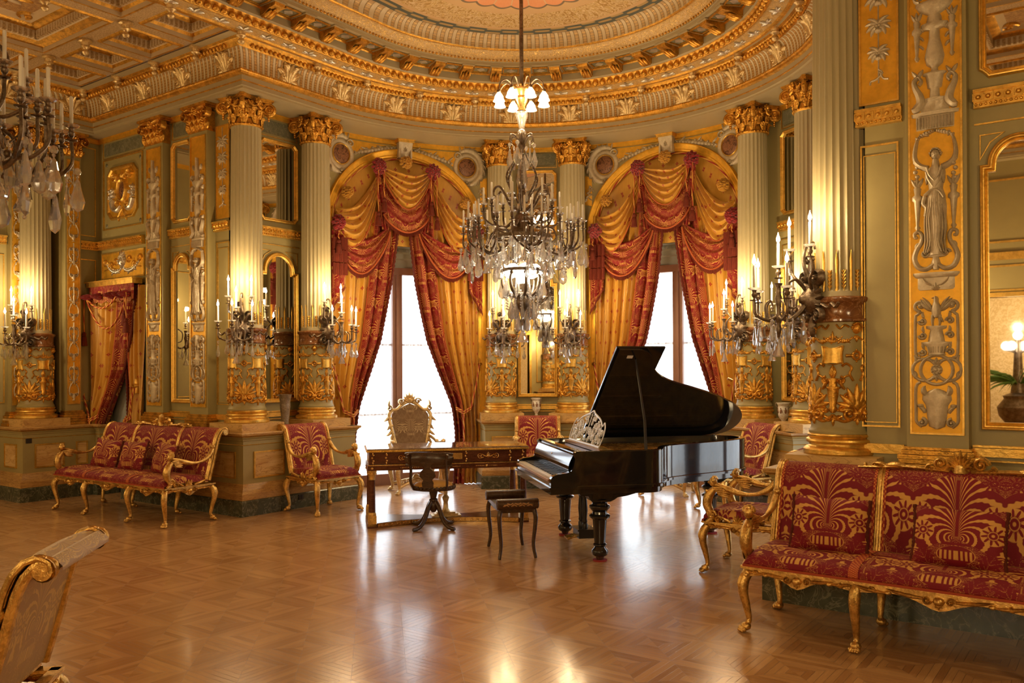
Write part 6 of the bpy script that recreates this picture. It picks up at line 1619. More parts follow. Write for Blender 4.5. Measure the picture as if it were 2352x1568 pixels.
for k in range(4):
    a = k*pi/2+.4
    b = MB(); b.tube(curve([(0, 0, 1.85), (.10*cos(a), .10*sin(a), 1.92), (.2*cos(a), .2*sin(a), 1.94)], 4), .012, 6); ar = b.build('lamp_arm', M['bronze'], t, 40)
    b = MB(); b.ball((.2*cos(a), .2*sin(a), 2.02), .075, 14, 10); b.build('globe', M['bulb'], ar, 60)
b = MB(); b.ball((0, 0, 2.2), .07, 14, 10); b.build('globe', M['bulb'], t, 60)
lamp('hall_light', (HALL[0], HALL[1], 2.34), 110, (1, .76, .46), .03)
OUTL = [(-8.105, 6.83, .13), (-11.38, 5.20, .77)]
# ---------------------------------------------------------------- gilded seat furniture
def cabriole(b, x, y, h, dx, dy, r=.030):
    """leg from height h to a paw on the floor, bowing towards (dx, dy)"""
    P = curve([(x, y, h), (x+dx*.030, y+dy*.030, h*.86), (x+dx*.036, y+dy*.036, h*.68), (x+dx*.012, y+dy*.012, h*.42), (x-dx*.004, y-dy*.004, h*.20), (x+dx*.012, y+dy*.012, .045)], 4)
    N = len(P); R = [r*(1.15 if k < N*.3 else 1.15-.55*min(1, (k/N-.3)/.45)) for k in range(N)]
    b.tube(P, R, 8)
    b.tube(curve([(x+dx*.03, y+dy*.03, h*.97), (x+dx*.062, y+dy*.062, h*.80), (x+dx*.045, y+dy*.045, h*.60)], 4), [.016, .02, .018, .016, .015, .012, .01, .008, .006], 6)
    b.ball((x+dx*.018, y+dy*.018, .035), .034, 10, 6, 0, (1, 1, .8))
    px, py = -dy, dx
    for s in (-1.35, -.45, .45, 1.35):
        b.ball((x+dx*.044+px*s*.014, y+dy*.044+py*s*.014, .020), .0165, 7, 5, 0, (1.15, 1.15, 1))
        b.ball((x+dx*.056+px*s*.015, y+dy*.056+py*s*.015, .012), .010, 6, 4)
BACK = [(.205, .455), (.235, .56), (.268, .68), (.295, .79), (.318, .88), (.345, .945), (.385, .99), (.43, 1.008), (.468, .99), (.475, .952)]
def bprof(q):
    k = q*(len(BACK)-1); i = min(int(k), len(BACK)-2); f = k-i
    return BACK[i][0]+(BACK[i+1][0]-BACK[i][0])*f, BACK[i][1]+(BACK[i+1][1]-BACK[i][1])*f
def seat(name, label, cat, W, xs, group, fabric=None, rev=None, crest=False, gilt_='gold_carved'):
    """W: half width; xs: x of the vertical divisions (legs and back rails)"""
    fabric = fabric or M['damask']; rev = rev or M['damask_gold']; G = M[gilt_]
    t = thing(name, label, cat, (0, 0, 0), 0, group); D = .30
    n = len(xs)
    for i, x in enumerate(xs):
        e = -1 if i == 0 else (1 if i == n-1 else 0)
        for s in (-1, 1):
            b = MB(); l = hypot(e*.8, 1); cabriole(b, x*.985, s*(D-.02), .375, e*.8/l, s/l)
            if s < 0: 
                for k in range(3): b.ball((x*.985, s*(D+.015), .36-.03*k), .016-.003*k, 7, 5)
            b.build('leg', G, t, 50)
    b = MB()                                             # seat rail with scalloped carved apron
    def apron(mp, L, div):
        b.mp = mp
        m = 60 if L > 1 else 24
        def zb(u):
            k = 0
            for a0, a1 in div:
                if a0 <= u <= a1: k = (u-a0)/(a1-a0)
            return .352-.014*(1-abs(2*k-1))-.012*cos(2*pi*k*2)-.030*exp(-((k-.5)/.10)**2)+.012
        b.grid(m, 1, lambda a, q: (L*(2*a-1), .405*(1-q)+zb(L*(2*a-1))*q, .004+.012*sin(pi*q)))
        b.grid(m, 1, lambda a, q: (L*(2*a-1), zb(L*(2*a-1))+.004*q, -.03*q+.004))
        b.box(-L-.01, .400, -.03, L+.01, .414, .024)
        for a0, a1 in div:
            c = (a0+a1)/2; w = (a1-a0)/2
            b.dome(c, .362, .034, .026, .034, 9); b.fan(c, .35, -pi/2, .035, 5, 1.2, .016, .010)
            for s in (-1, 1):
                b.scroll(c+s*.060, .365, .024, 0, s*1.2, .008, .026); b.scroll(c+s*w*.78, .378, .018, 0, -s*1.2, .006, .02); b.leaf(c+s*.07, .37, (0 if s > 0 else pi), w*.45, .013, .024, .3*s)
                b.dome(c+s*w*.58, .372, .022, .014, .024, 7); b.leaf(c+s*w*.95, .385, (pi if s > 0 else 0)+s*.2, w*.4, .012, .022, -.3*s)
    apron(lambda u, v, h: (u, -D-h, v), W, list(zip(xs[:-1], xs[1:])))
    apron(lambda u, v, h: (W+h, u, v), D, [(-D, D)]); apron(lambda u, v, h: (-W-h, -u, v), D, [(-D, D)]); apron(lambda u, v, h: (-u, D+h, v), W, [(-W, W)])
    b.mp = None; b.build('carved_seat_rail', G, t, 50)
    # cushion seat
    pf = [(-.300, .412), (-.318, .432), (-.316, .458), (-.295, .482), (-.24, .500), (-.12, .512), (.02, .515), (.15, .508), (.24, .49)]
    def arcl(P):
        o = [0]
        for a, c in zip(P[:-1], P[1:]): o.append(o[-1]+hypot(c[0]-a[0], c[1]-a[1]))
        return o
    al = arcl(pf)
    def seg(i): return 0
    cx = lambda x: min(range(n-1), key=lambda i: abs(x-(xs[i]+xs[i+1])/2))
    def cush(a, q):
        x = W*1.005*(2*a-1); k = q*(len(pf)-1); i = min(int(k), len(pf)-2); f = k-i
        y = pf[i][0]+(pf[i+1][0]-pf[i][0])*f; z = pf[i][1]+(pf[i+1][1]-pf[i][1])*f
        e = max(0, 1-(W-abs(x))/.05); r = sqrt(max(0, 1-e*e))
        return (x, y*(.97+.03*r), .412+(z-.412)*(.35+.65*r))
    def cuv(a, q):
        x = W*1.005*(2*a-1); k = q*(len(pf)-1); i = min(int(k), len(pf)-2); f = k-i; c = (xs[cx(x)]+xs[cx(x)+1])/2
        return (x-c, al[i]+(al[i+1]-al[i])*f+.04)
    b = MB(); b.grid(int(W*80), 24, cush, uvf=cuv)
    b.grid(2, 8, lambda a, q: (-W*1.0, -.30+.54*q, .405+a*.02)); b.build('seat_cushion', fabric, t, 60)
    b = MB(); b.box(-W-.004, -D-.022, .412, W+.004, -D-.004, .428)
    for x in xs[1:-1]:
        b.grid(1, 24, lambda a, q, x=x: (x-.028+.056*a, cush((x/W/1.005+1)/2, q)[1]-.003, cush((x/W/1.005+1)/2, q)[2]+.003), uvf=lambda a, q: (a*.05, q*.6))
    b.build('braid_trim', M['braid'], t, 40)
    # backrest panels
    ba = arcl(BACK)
    for i in range(n-1):
        x0, x1 = xs[i]+.022, xs[i+1]-.022; c = (x0+x1)/2; w = (x1-x0)/2
        b = MB()
        def f(a, q):
            y, z = bprof(q); puff = .022*(1-(2*a-1)**4)*min(1, q*6, (1.02-q)*8); return (c+w*(2*a-1), y-puff, z+puff*.25)
        def fu(a, q): return (w*(2*a-1), q*ba[-1]+.10)
        b.grid(int(w*60)+4, 30, f, uvf=fu); b.build('backrest_panel', fabric, t, 60)
        b = MB(); b.grid(6, 24, lambda a, q: (c+w*(2*a-1), bprof(q*.93)[0]+.045-.02*max(0, q-.75)*4*.4, bprof(q*.93)[1]-.02*max(0, q-.8)*5), uvf=lambda a, q: (w*(2*a-1), q*ba[-1]), flip=True)
        b.grid(6, 4, lambda a, q: (c+w*(2*a-1), .475-.03*q*(1-.0), .952-.02*sin(pi*q)), uvf=lambda a, q: (w*(2*a-1), q*.05)); b.build('reverse_cover', rev, t, 60)
        for s in (-1, 1):
            b = MB(); b.grid(2, 24, lambda a, q, s=s: (c+s*(w-.018+.018*a)*1.0, bprof(q)[0]-.008, bprof(q)[1]+.002), uvf=lambda a, q: (a*.02, q*.8)); b.build('backrest_braid', M['braid'], t, 60)
    # back rails with volutes
    for x in xs:
        b = MB(); P = [(x, bprof(k/30)[0]+.004, bprof(k/30)[1]) for k in range(31)]
        for o, r in ((-.014, .011), (.014, .011), (0, .012)):
            b.tube([(p[0]+o, p[1]+(-.008 if o == 0 else 0), p[2]+.004) for p in P], r, 7)
        P2 = [(x, p[1]+.035, p[2]-.01) for p in P[:24]]; b.tube(P2, .02, 7)
        b.mp = lambda u, v, h, x=x: (x+.02-h, .452+u, .962+v); b.scroll(0, 0, .040, pi*.5, -1.4, .012, .022, 0, 20); b.dome(0, 0, .022, .022, .018, 12)
        b.mp = lambda u, v, h, x=x: (x-.02+h, .452+u, .962+v); b.scroll(0, 0, .040, pi*.5, -1.4, .012, .022, 0, 20); b.mp = None
        b.tube([(x-.022, .452, .962), (x+.022, .452, .962)], .034, 12)
        b.build('back_rail', G, t, 50)
    b = MB(); b.box(-W, .19, .43, W, .235, .50); b.build('lower_back_rail', G, t, 0)
    # arms: sweeping rail, winged herm support
    for s in (-1, 1):
        X = s*W*1.0
        b = MB(); sx = s
        P = curve([(X, .300, .80), (X+sx*.012, .235, .715), (X+sx*.02, .14, .665), (X+sx*.02, .03, .655), (X+sx*.015, -.07, .675), (X+sx*.01, -.15, .705), (X, -.205, .715)], 5)
        b.tube(P, [.020+.006*sin(k*.4) for k in range(len(P))], 8)
        b.ball((X, .295, .81), .03, 10, 8); b.build('arm_rail', G, t, 50)
        b = MB()
        P = curve([(X, -.215, .68), (X, -.262, .62), (X, -.275, .55), (X, -.245, .48), (X, -.235, .44), (X, -.275, .405)], 5); N = len(P)
        b.tube(P, [.026+.014*sin(pi*min(1, k/N*1.6)) for k in range(N)], 10)
        b.ball((X, -.225, .735), .036, 12, 9, 0, (.85, .95, 1.1)); b.ball((X, -.262, .728), .010, 6, 5)      # herm head and nose
        for k in range(9):
            a = k*pi/8; b.ball((X+.030*cos(a), -.215+.01*sin(k*3), .748+.024*sin(a)), .015, 6, 5)
        for k in range(4): b.ball((X+.018*(-1)**k, -.275, .66-.03*k), .013, 6, 5)
        for q in (-1, 1):                                                        # wings
            b.mp = lambda u, v, h, q=q: (X+q*(.018+h*.8), -.20+u, .66+v)
            for k in range(5): b.leaf(-.02+.010*k, .030-.013*k, .0-.06*k, .15-.016*k, .012, .010, .12)
            b.scroll(-.03, -.19, .035, 0, 1.3, .010, .014); b.leaf(-.04, -.22, pi*.7, .12, .014, .012, -.9)
        b.mp = None
        b.build('winged_arm_support', G, t, 50)
        b = MB(lambda u, v, h, s=s: (s*(W+.012+h), u, v)); b.scroll(-.18, .435, .030, 0, 1.3, .009, .02); b.fan(-.02, .415, pi/2, .07, 7, 1.2, .02, .012); b.leaf(.05, .42, .2, .16, .014, .016, .2); b.leaf(-.08, .42, pi-.4, .09, .012, .016, -.2); b.dome(-.18, .435, .016, .016, .02, 8)
        b.build('side_rosette', G, t, 50)
    if crest:
        b = MB(lambda u, v, h: (u, .40-h, 1.0+v))
        b.fan(0, .02, pi/2, .12, 9, 1.1, .045, .014); b.silh([(.0, .05), (.03, .045), (.05, .02)], .05); face(b, 0, .03, .022, .05)
        for s in (-1, 1):
            b.scroll(s*.11, .055, .045, 0, s*1.4, .014, .035); b.scroll(s*.17, .015, .030, pi/2, -s*1.3, .010, .03)
            b.stroke([(s*.06, .005), (s*.16, .012), (s*.30, .02), (s*.44, .012), (s*.60, .004)], [.012, .014, .014, .012, .008], .03)
            b.leaf(s*.30, .01, (0 if s > 0 else pi)+s*.35, .14, .022, .035, -.6*s); b.leaf(s*.42, .01, (0 if s > 0 else pi)+s*.6, .10, .014, .03, -s*.9); b.scroll(s*.50, .022, .020, 0, s*1.2, .007, .02); b.dome(s*.56, .02, .013, .013, .02, 7)
        b.build('carved_crest', G, t, 50)
    return t
def pillow(label, loc, rot, w=.235, h=.175, group='damask cushions'):
    t = thing('cushion', label, 'cushion', loc, 0, group); t.rotation_euler = rot
    b = MB(); T_ = .07
    for s in (-1, 1):
        def f(a, q, s=s):
            u, v = 2*a-1, 2*q-1; k = (1-abs(u)**3)*(1-abs(v)**3); c = 1-.06*(u*u*v*v)*0
            return (w*u*(1-.05*(1-v*v)), s*T_*k**.6+.004*sin(u*9+v*7), h*v*(1-.06*(1-u*u)))
        b.grid(22, 20, f, uvf=lambda a, q: ((a-.5)*2*w*1.05, (q)*2*h*1.15+.06), flip=s > 0)
    b.build('cover', M['damask'], t, 60)
    for s in (-1, 1):
        b = MB(); b.tube([(s*w*.985-s*w*.05*(1-(2*k/30-1)**2), .004*sin(k), h*(2*k/30-1)) for k in range(31)], [.010+.004*(k % 2) for k in range(31)], 6); b.build('tasselled_edge', M['fringe'], t, 60)
    return t
sofaX = [-1.11, -.45, .45, 1.11]
sl = seat('sofa', 'gilded three-part sofa in crimson damask against the dado on the left, with three cushions', 'sofa', 1.11, sofaX, 'gilded crimson sofas', crest=True)
sl.location = (-9.36, 5.41, 0); sl.rotation_euler = (0, 0, .02)
dup(sl, (-.87, 5.49, 0), -.015, 'large looking gilded sofa in crimson damask in the right foreground, with two cushions')
pz = .66
pillow('crimson damask cushion at the left end of the left sofa', (-9.98, 5.46, .665), (-.30, .05, .12)); pillow('crimson damask cushion in the middle of the left sofa', (-9.42, 5.47, .665), (-.32, -.04, .05)); pillow('crimson damask cushion at the right end of the left sofa', (-8.75, 5.45, .67), (-.30, .06, -.15))
pillow('crimson damask cushion with an urn at the left end of the right sofa', (-1.55, 5.52, .665), (-.30, .02, .08)); pillow('crimson damask cushion with a plume in the middle of the right sofa', (-.82, 5.50, .665), (-.32, 0, -.04), .25, .175)
ax = [-.29, .29]; AG = 'gilded crimson armchairs'
a0 = seat('armchair', 'gilded crimson armchair between the corner column and the writing table', 'armchair', .29, ax, AG)
a0.location = (-7.73, 6.86, 0); a0.rotation_euler = (0, 0, radians(84))
dup(a0, (-6.45, 9.47, 0), radians(35), 'crimson armchair facing the camera between the writing table and the piano')
dup(a0, (-3.76, 9.53, 0), radians(-37), 'crimson armchair with pale arms behind the tail of the piano')
dup(a0, (-2.55, 6.86, 0), radians(-86), 'crimson armchair in front of the nearest column, its back behind the right sofa')
ya = seat('armchair', 'yellow and brown damask armchair cut by the bottom left corner, seen from behind', 'armchair', .29, ax, None, M['damask_gold'], M['damask_gold'])
ya.location = (-3.68, 1.38, -.0); ya.scale = (1, 1, .975); ya.rotation_euler = (0, 0, radians(-45))
# ---------------------------------------------------------------- writing table
def ormolu(b, u, v, s):
    b.dome(u, v, s*.10, s*.12, .008, 8); b.fan(u, v+s*.05, pi/2, s*.22, 5, 1.0, .008, s*.03)
    for k in (-1, 1):
        b.leaf(u, v-s*.05, pi/2-k*1.5, s*.5, s*.05, .008, k*.9); b.scroll(u+k*s*.55, v+s*.02, s*.18, -pi/2, k*1.3, s*.035, .008); b.leaf(u+k*s*.3, v-s*.1, (0 if k > 0 else pi), s*.25, s*.04, .007, -k*.6)
t = thing('writing_table', 'mahogany writing table with gilt mounts standing in the bay', 'table', (-6.12, 7.18, 0), atan2(.738, .675)); L, D = .86, .33
b = MB(); b.box(-L, -D, .800, L, D, .826); b.build('tabletop', M['table_top'] if 'table_top' in M else M['mahog'], t, 0)
b = MB(); b.box(-L-.008, -D-.008, .792, L+.008, D+.008, .812)
for s in (-1, 1):
    for k in range(90): b.ball((-L+2*L*(k+.5)/90, s*(D+.008), .802), .0075, 5, 4)
b.build('beaded_edge', M['gold'], t, 60)
b = MB(); b.box(-L+.02, -D+.015, .665, L-.02, D-.015, .795); b.box(-L+.005, -D+.0, .600, L-.005, D, .650); b.build('apron', M['mahog'], t, 0)
b = MB(); b.box(-L+.01, -D+.005, .650, L-.01, D-.005, .660)
for s in (-1, 1):
    b.mp = lambda u, v, h, s=s: (u*-s, s*(D-.014+h), v)
    for u in (-.42, .42): ormolu(b, u, .728, .16)
    b.box(-.14, .70, 0, .14, .765, .010)
    for u in (-.80, -.66, -.18, .18, .66, .80):
        for k in range(3): b.dome(u+.006*(-1)**k, .70+.03*k, .012, .014, .010, 7)
        b.leaf(u, .69, -pi/2, .03, .008, .008); b.leaf(u, .76, pi/2, .03, .008, .008)
    b.mp = lambda u, v, h, s=s: (u*-s, s*(D+h), v)
    for u in (-.40, .0, .40):
        b.dome(u, .625, .014, .014, .008, 8)
        for k in (-1, 1):
            for q in range(5): b.dome(u+k*(.03+.02*q), .625, .009, .005, .006, 6)
    for u in (-L+.05, L-.05):
        for k in range(6): b.leaf(u, .625, k*pi/3, .018, .006, .008)
b.mp = None; b.build('gilt_mounts', M['brass'], t, 60)
for sx in (-1, 1):
    for sy in (-1, 1):
        c = (sx*(L-.05), sy*(D-.045), 0)
        b = MB(); b.lathe([(.036, .16), (.034, .40), (.031, .50)], 16, c); leg = b.build('column_leg', M['mahog'], t, 40)
        b = MB(); b.lathe([(.042, .13), (.044, .14), (.038, .16), (.034, .165)], 16, c); b.box(c[0]-.045, c[1]-.045, .02, c[0]+.045, c[1]+.045, .13); b.build('gilt_foot', M['gold_carved'], leg, 40); b = MB()
        b.lathe([(.031, .50), (.036, .505), (.034, .52), (.042, .56), (.05, .59), (.05, .60)], 16, c)
        for k in range(8): b.leaf; b.ball((c[0]+.040*cos(k*pi/4), c[1]+.040*sin(k*pi/4), .565), .012, 6, 5)
        b.build('gilt_capital', M['gold_carved'], leg, 40)
b = MB()
for s in (-1, 1): b.box(s*(L-.05)-.05, -D, 0, s*(L-.05)+.05, D, .045)
n = 24
for k in range(n):
    x0, x1 = -L+.1+(2*L-.2)*k/n, -L+.1+(2*L-.2)*(k+1)/n
    f = lambda x: .20*(1-(x/(L-.1))**2)
    P = [(x0, -D+.02+f(x0)), (x1, -D+.02+f(x1)), (x1, D-.02-f(x1)), (x0, D-.02-f(x0))]; b.prism(P, .0, .05)
b.build('shaped_platform', M['mahog'], t, 0)
for s in (-1, 1):
    b = MB(lambda u, v, h, s=s: (u, s*(D-.02-.20*(1-(u/(L-.1))**2)+h), v))
    b.grid(46, 1, lambda a, q: (-.75+1.5*a, .004+.042*q, .003), flip=s > 0)
    for k in range(46): u = -.74+1.48*k/45; b.leaf(u, .012, pi/2-.5*(-1)**k, .030, .006, .009); b.dome(u, .04, .006, .006, .009, 5)
    b.build('foliate_band', M['brass'], t, 60)
b = MB(); b.box(-.16, -.08, .05, .16, .08, .065); b.box(-.13, -.06, .065, .13, .06, .08); b.box(-.10, -.045, .08, .10, .045, .095); b.lathe([(.05, .095), (.03, .13), (.025, .2), (.04, .25), (.02, .28), (.03, .45), (.06, .60)], 14); b.build('centre_support', M['gold_pale'], t, 30)
# ---------------------------------------------------------------- swivel chair
t = thing('swivel_chair', 'dark wooden swivel chair with a yellow silk seat at the writing table', 'chair', (-5.93, 6.76, 0), radians(28))
for k in range(4):
    a = pi/4+k*pi/2+.25; ca, sa = cos(a), sin(a)
    b = MB(); P = curve([(r*ca, r*sa, z) for r, z in ((.03, .27), (.07, .22), (.13, .10), (.20, .035), (.27, .018), (.30, .022))], 4); b.tube(P, [.028-.010*k2/len(P) for k2 in range(len(P))], 8, flat=.75); b.build('leg', M['dark_wood'], t, 50)
b = MB(); b.lathe([(0, .16), (.02, .165), (.045, .20), (.05, .25), (.035, .275), (.045, .285), (.045, .30), (.03, .31), (.042, .36), (.045, .39), (.06, .40), (.08, .415), (.08, .425)], 18); b.build('screw_column', M['dark_wood'], t, 40)
b = MB(); b.prism([(.20*cos(a)*(1.12 if abs(sin(a)) < .8 else 1.06), .20*sin(a)*1.05) for a in [2*pi*k/32 for k in range(32)]], .405, .44); 
for k in range(32):
    a = 2*pi*k/32; b.ball((.215*cos(a), .205*sin(a), .43), .022, 6, 5)
b.build('seat_frame', M['dark_wood'], t, 40)
b = MB(); b.lathe([(0, .505), (.08, .502), (.15, .488), (.19, .465), (.205, .445), (.20, .43)], 28); b.build('seat_cushion', M['silk'], t, 60)
b = MB()
for s in (-1, 1): b.tube(curve([(s*.17, -.14, .42), (s*.19, -.20, .50), (s*.185, -.21, .62), (s*.19, -.235, .73), (s*.205, -.25, .79)], 5), [.019]*21, 8, flat=.7)
b.build('stiles', M['dark_wood'], t, 50)
b = MB(); P = [(-.055, .45), (-.06, .50), (-.045, .53), (-.085, .57), (-.07, .62), (-.03, .655), (-.045, .69), (-.08, .72), (.08, .72), (.045, .69), (.03, .655), (.07, .62), (.085, .57), (.045, .53), (.06, .50), (.055, .45)]
b.prism(P, -.009, .009, 0, T(0, -.205, 0) @ Matrix.Rotation(radians(90+5), 4, 'X') @ T(0, 0, 0)); b.build('vase_splat', M['dark_wood'], t, 30)
b = MB(); b.grid(24, 10, lambda a, q: ((2*a-1)*(.235+.02*sin(pi*q)), -.262+.05*(2*a-1)**2*1.2-.012*sin(pi*q), .670+.135*q-.02*((2*a-1)**4)*(1 if q > .5 else -1)))
b.grid(24, 10, lambda a, q: ((2*a-1)*(.235+.02*sin(pi*q)), -.238+.05*(2*a-1)**2*1.2, .670+.135*q-.02*((2*a-1)**4)*(1 if q > .5 else -1)), flip=True)
b.tube([((2*k/20-1)*.25, -.25+.06*(2*k/20-1)**2, .800-.015*(2*k/20-1)**4) for k in range(21)], .014, 8); b.tube([((2*k/20-1)*.24, -.25+.06*(2*k/20-1)**2,   .672) for k in range(21)], .013, 8)
b.build('top_rail', M['dark_wood'], t, 50)
# ---------------------------------------------------------------- piano bench
t = thing('piano_bench', 'dark inlaid wooden bench with two rolled ends in front of the piano', 'bench', (-4.56, 6.26, 0), radians(137.1))
for sx in (-1, 1):
    for sy in (-1, 1):
        b = MB(); x, y = sx*.275, sy*.150; P = curve([(x, y, .42), (x+sx*.012, y+sy*.012, .36), (x+sx*.005, y+sy*.005, .25), (x-sx*.006, y-sy*.006, .12), (x+sx*.010, y+sy*.010, .012), (x+sx*.014, y+sy*.014, .0)], 4); b.tube(P, [.022-.010*k/len(P) for k in range(len(P))], 8); b.build('leg', M['dark_wood'], t, 50)
b = MB(); b.box(-.28, -.155, .40, .28, .155, .425); b.box(-.29, -.165, .425, .29, .165, .455)
b.build('seat', M['dark_wood'], t, 0)
for s in (-1, 1):
    b = MB(); b.tube([(s*.285, -.185, .478), (s*.285, -.178, .478), (s*.285, .178, .478), (s*.285, .185, .478)], [.040, .046, .046, .040], 20)
    for q in (-1, 1): b.lathe([(0, 0), (.02, 0), (.036, .004)], 16, (s*.285, q*.187, .478), Matrix.Rotation(radians(90*q), 4, 'X'))
    rl = b.build('roll', M['dark_wood'], t, 40)
    b = MB(lambda u, v, h, s=s: (s*(.285+.0468*cos(v/.046)+h*cos(v/.046)), u, .478+.0468*sin(v/.046)))
    for k in range(-3, 4): b.leaf(.035*k, .0, .4*(-1)**k, .035, .007, .0015); b.leaf(.035*k, .0, pi-.6*(-1)**k, .03, .005, .0015)
    b.stroke([(-.13, 0), (0, .01), (.13, 0)], .002, .0015); b.build('leaf_inlay', M['inlay'], rl, 60)
b = MB(lambda u, v, h: (.281+h, u, v))
for k in range(-3, 4): b.leaf(.035*k, .414, .5*(-1)**k, .035, .006, .0015)
b.build('rail_inlay', M['inlay'], t, 60)
# ---------------------------------------------------------------- carved throne chairs
def throne(label, loc, rz):
    t = thing('throne_chair', label, 'armchair', loc, rz, 'carved throne chairs'); G = M['gold_pale']
    for sx in (-1, 1):
        for sy in (-1, 1):
            b = MB(); cabriole(b, sx*.27, sy*.24, .40, sx*.7, sy*.7, .034); b.build('leg', G, t, 50)
    b = MB()
    for s in (-1, 1):
        b.tube(curve([(s*.26, -.24, .10), (s*.12, -.20, .16), (0, -.05, .19), (-s*.12, .12, .15), (-s*.26, .24, .10)], 6), .020, 8)
        for k in range(5): b.ball((s*(.22-.08*k), -.2+.06*k, .15), .026, 7, 5)
    b.ball((0, -.03, .20), .05, 10, 8); b.build('carved_stretcher', G, t, 50)
    b = MB(); b.box(-.30, -.27, .38, .30, .27, .43)
    for mp in (lambda u, v, h: (u, -.27-h, v), lambda u, v, h: (.30+h, u, v), lambda u, v, h: (-.30-h, u, v)):
        b.mp = mp
        for s in (-1, 1): b.scroll(s*.10, .375, .04, 0, s*1.3, .012, .03); b.leaf(s*.14, .38, (0 if s > 0 else pi), .12, .018, .025, -s*.4)
        b.fan(0, .34, pi/2, .08, 5, 1.1, .03, .018)
    b.mp = None; b.build('seat_rail', G, t, 40)
    b = MB(); b.grid(14, 12, lambda a, q: (.28*(2*a-1), .26*(2*q-1), .43+.07*sqrt(max(0, (1-(2*a-1)**4)*(1-(2*q-1)**4)))), uvf=lambda a, q: (a*.56-.28, q*.52)); b.build('seat_cushion', M['damask_tan'], t, 60)
    out = [(-.20, .52), (-.215, .62), (-.25, .78), (-.285, .93), (-.29, 1.03), (-.25, 1.09), (-.18, 1.10), (-.10, 1.17), (0, 1.21)]
    out = out+[(-x, z) for x, z in out[-2::-1]]
    lean = lambda z: .26+(z-.5)*.16
    b = MB(lambda u, v, h: (u, lean(v)-h, v))
    cen = b.P(0, .85, .03, 0, .85); ids = [b.P(x*.9, .85+(z-.85)*.93, .012, x, z) for x, z in out]
    for i in range(len(ids)): b.F((cen, ids[i], ids[(i+1) % len(ids)]))
    b.build('tapestry_back', M['damask_tan'], t, 60)
    b = MB(); Q = curve([(x, lean(z), z) for x, z in out+[out[0]]], 4); b.tube(Q, .026, 8)
    b.mp = lambda u, v, h: (u, lean(v)-h, v)
    b.fan(0, 1.19, pi/2, .16, 7, .9, .05, .022); face(b, 0, 1.24, .04, .05)
    for s in (-1, 1):
        b.scroll(s*.12, 1.215, .045, 0, s*1.3, .014, .04); b.scroll(s*.285, 1.12, .04, pi/2, s*1.3, .013, .04); b.leaf(s*.28, 1.12, pi/2-s*.3, .12, .018, .035, s*.9)
        for k in range(5): b.leaf(s*(.285-.012*k), 1.02-.10*k, -pi/2+s*(.5-.3*(k % 2)), .12, .022, .035, s*.8); b.dome(s*(.27-.012*k), .98-.10*k, .022, .022, .03, 7)
    b.mp = None; b.build('carved_back_frame', G, t, 50)
    b = MB(); b.mp = None
    b.grid(2, 8, lambda a, q: (-.20+.40*a, lean(.5+.6*q)+.03, .5+.6*q)); b.build('back_lining', M['damask_tan'], t, 60)
    for s in (-1, 1):
        b = MB(); b.tube(curve([(s*.25, .30, .74), (s*.30, .18, .70), (s*.31, .02, .66), (s*.33, -.12, .67), (s*.34, -.18, .70)], 5), .022, 8); b.tube(curve([(s*.33, -.12, .66), (s*.29, -.14, .58), (s*.32, -.10, .50), (s*.28, -.12, .42)], 5), .020, 8)
        b.ball((s*.34, -.19, .69), .034, 9, 7); b.ball((s*.31, .05, .675), .03, 8, 6); b.build('arm', G, t, 50)
throne('tall carved throne chair with a tapestry back in front of the left bay window', (-7.88, 8.62, 0), radians(55))
throne('second carved throne chair, only legs and stretcher showing beneath the piano', (-4.98, 10.35, 0), radians(12))
# ---------------------------------------------------------------- vases on the dado ledge
def vase(name, label, loc, prof, mat, handles=None, relief=None, mod=None):
    t = thing(name, label, 'vase', loc); b = MB(); b.lathe(prof, 28, mod=mod); b.build('body', mat, t, 40)
    if handles:
        for s in (-1, 1): b = MB(); b.tube(curve([(s*x, 0, z) for x, z in handles], 5), .006, 7); b.build('handle', M['bronze'], t, 50)
    if relief: relief(t)
    return t
def vrel(t):
    b = MB(drummap(.062))
    for k in range(7): b.dome(.056*k, .20, .012, .028, .006, 7); b.dome(.056*k, .235, .008, .009, .006, 6); b.leaf(.056*k+.02, .18, pi/2, .05, .004, .004, .6)
    b.build('painted_figures', M['painting'], t, 60)
uprof = [(0, 0), (.045, 0), (.045, .015), (.030, .025), (.018, .05), (.022, .062), (.016, .075), (.030, .10), (.050, .125), (.060, .15), (.062, .25), (.058, .262), (.066, .28), (.078, .295), (.078, .302), (.06, .30), (.05, .28)]
vase('tall_vase', 'tall tooled bronze vase on the ledge between the two left columns', (-8.42, 6.86, .938), [(0, 0), (.068, 0), (.068, .012), (.050, .025), (.045, .05), (.048, .06), (.042, .08), (.060, .25), (.064, .30), (.060, .31), (.068, .36), (.078, .41), (.082, .42), (.07, .415), (.06, .30)], M['tooled'], mod=lambda a, z: 1+.012*sin(a*14+z*30))
vase('porcelain_urn', 'white porcelain urn with small figures on the ledge between the central columns', (-6.92, 10.12, .938), uprof, M['porcelain'], [(.06, .24), (.088, .265), (.085, .30), (.07, .30)], vrel)
vase('porcelain_urn', 'white porcelain urn with small figures on the ledge behind the right armchair', (-3.36, 10.10, .938), uprof, M['porcelain'], [(.06, .24), (.088, .265), (.085, .30), (.07, .30)], vrel)

for loc, rz, lab in ((OUTL[0], 0, 'small dark outlet plate low on the dado beside the left armchair'), (OUTL[1], 0, 'small dark switch plate high on the far left dado pedestal')):
    b = MB(); b.box(0, -.035, -.03, .012, .035, .03); b.box(.012, -.028, -.022, .016, -.004, .022); b.box(.012, .004, -.022, .016, .028, .022)
    o = b.build('wall_outlet', M['outlet'], None, 0); o.location = loc; tag(o, lab, 'outlet')
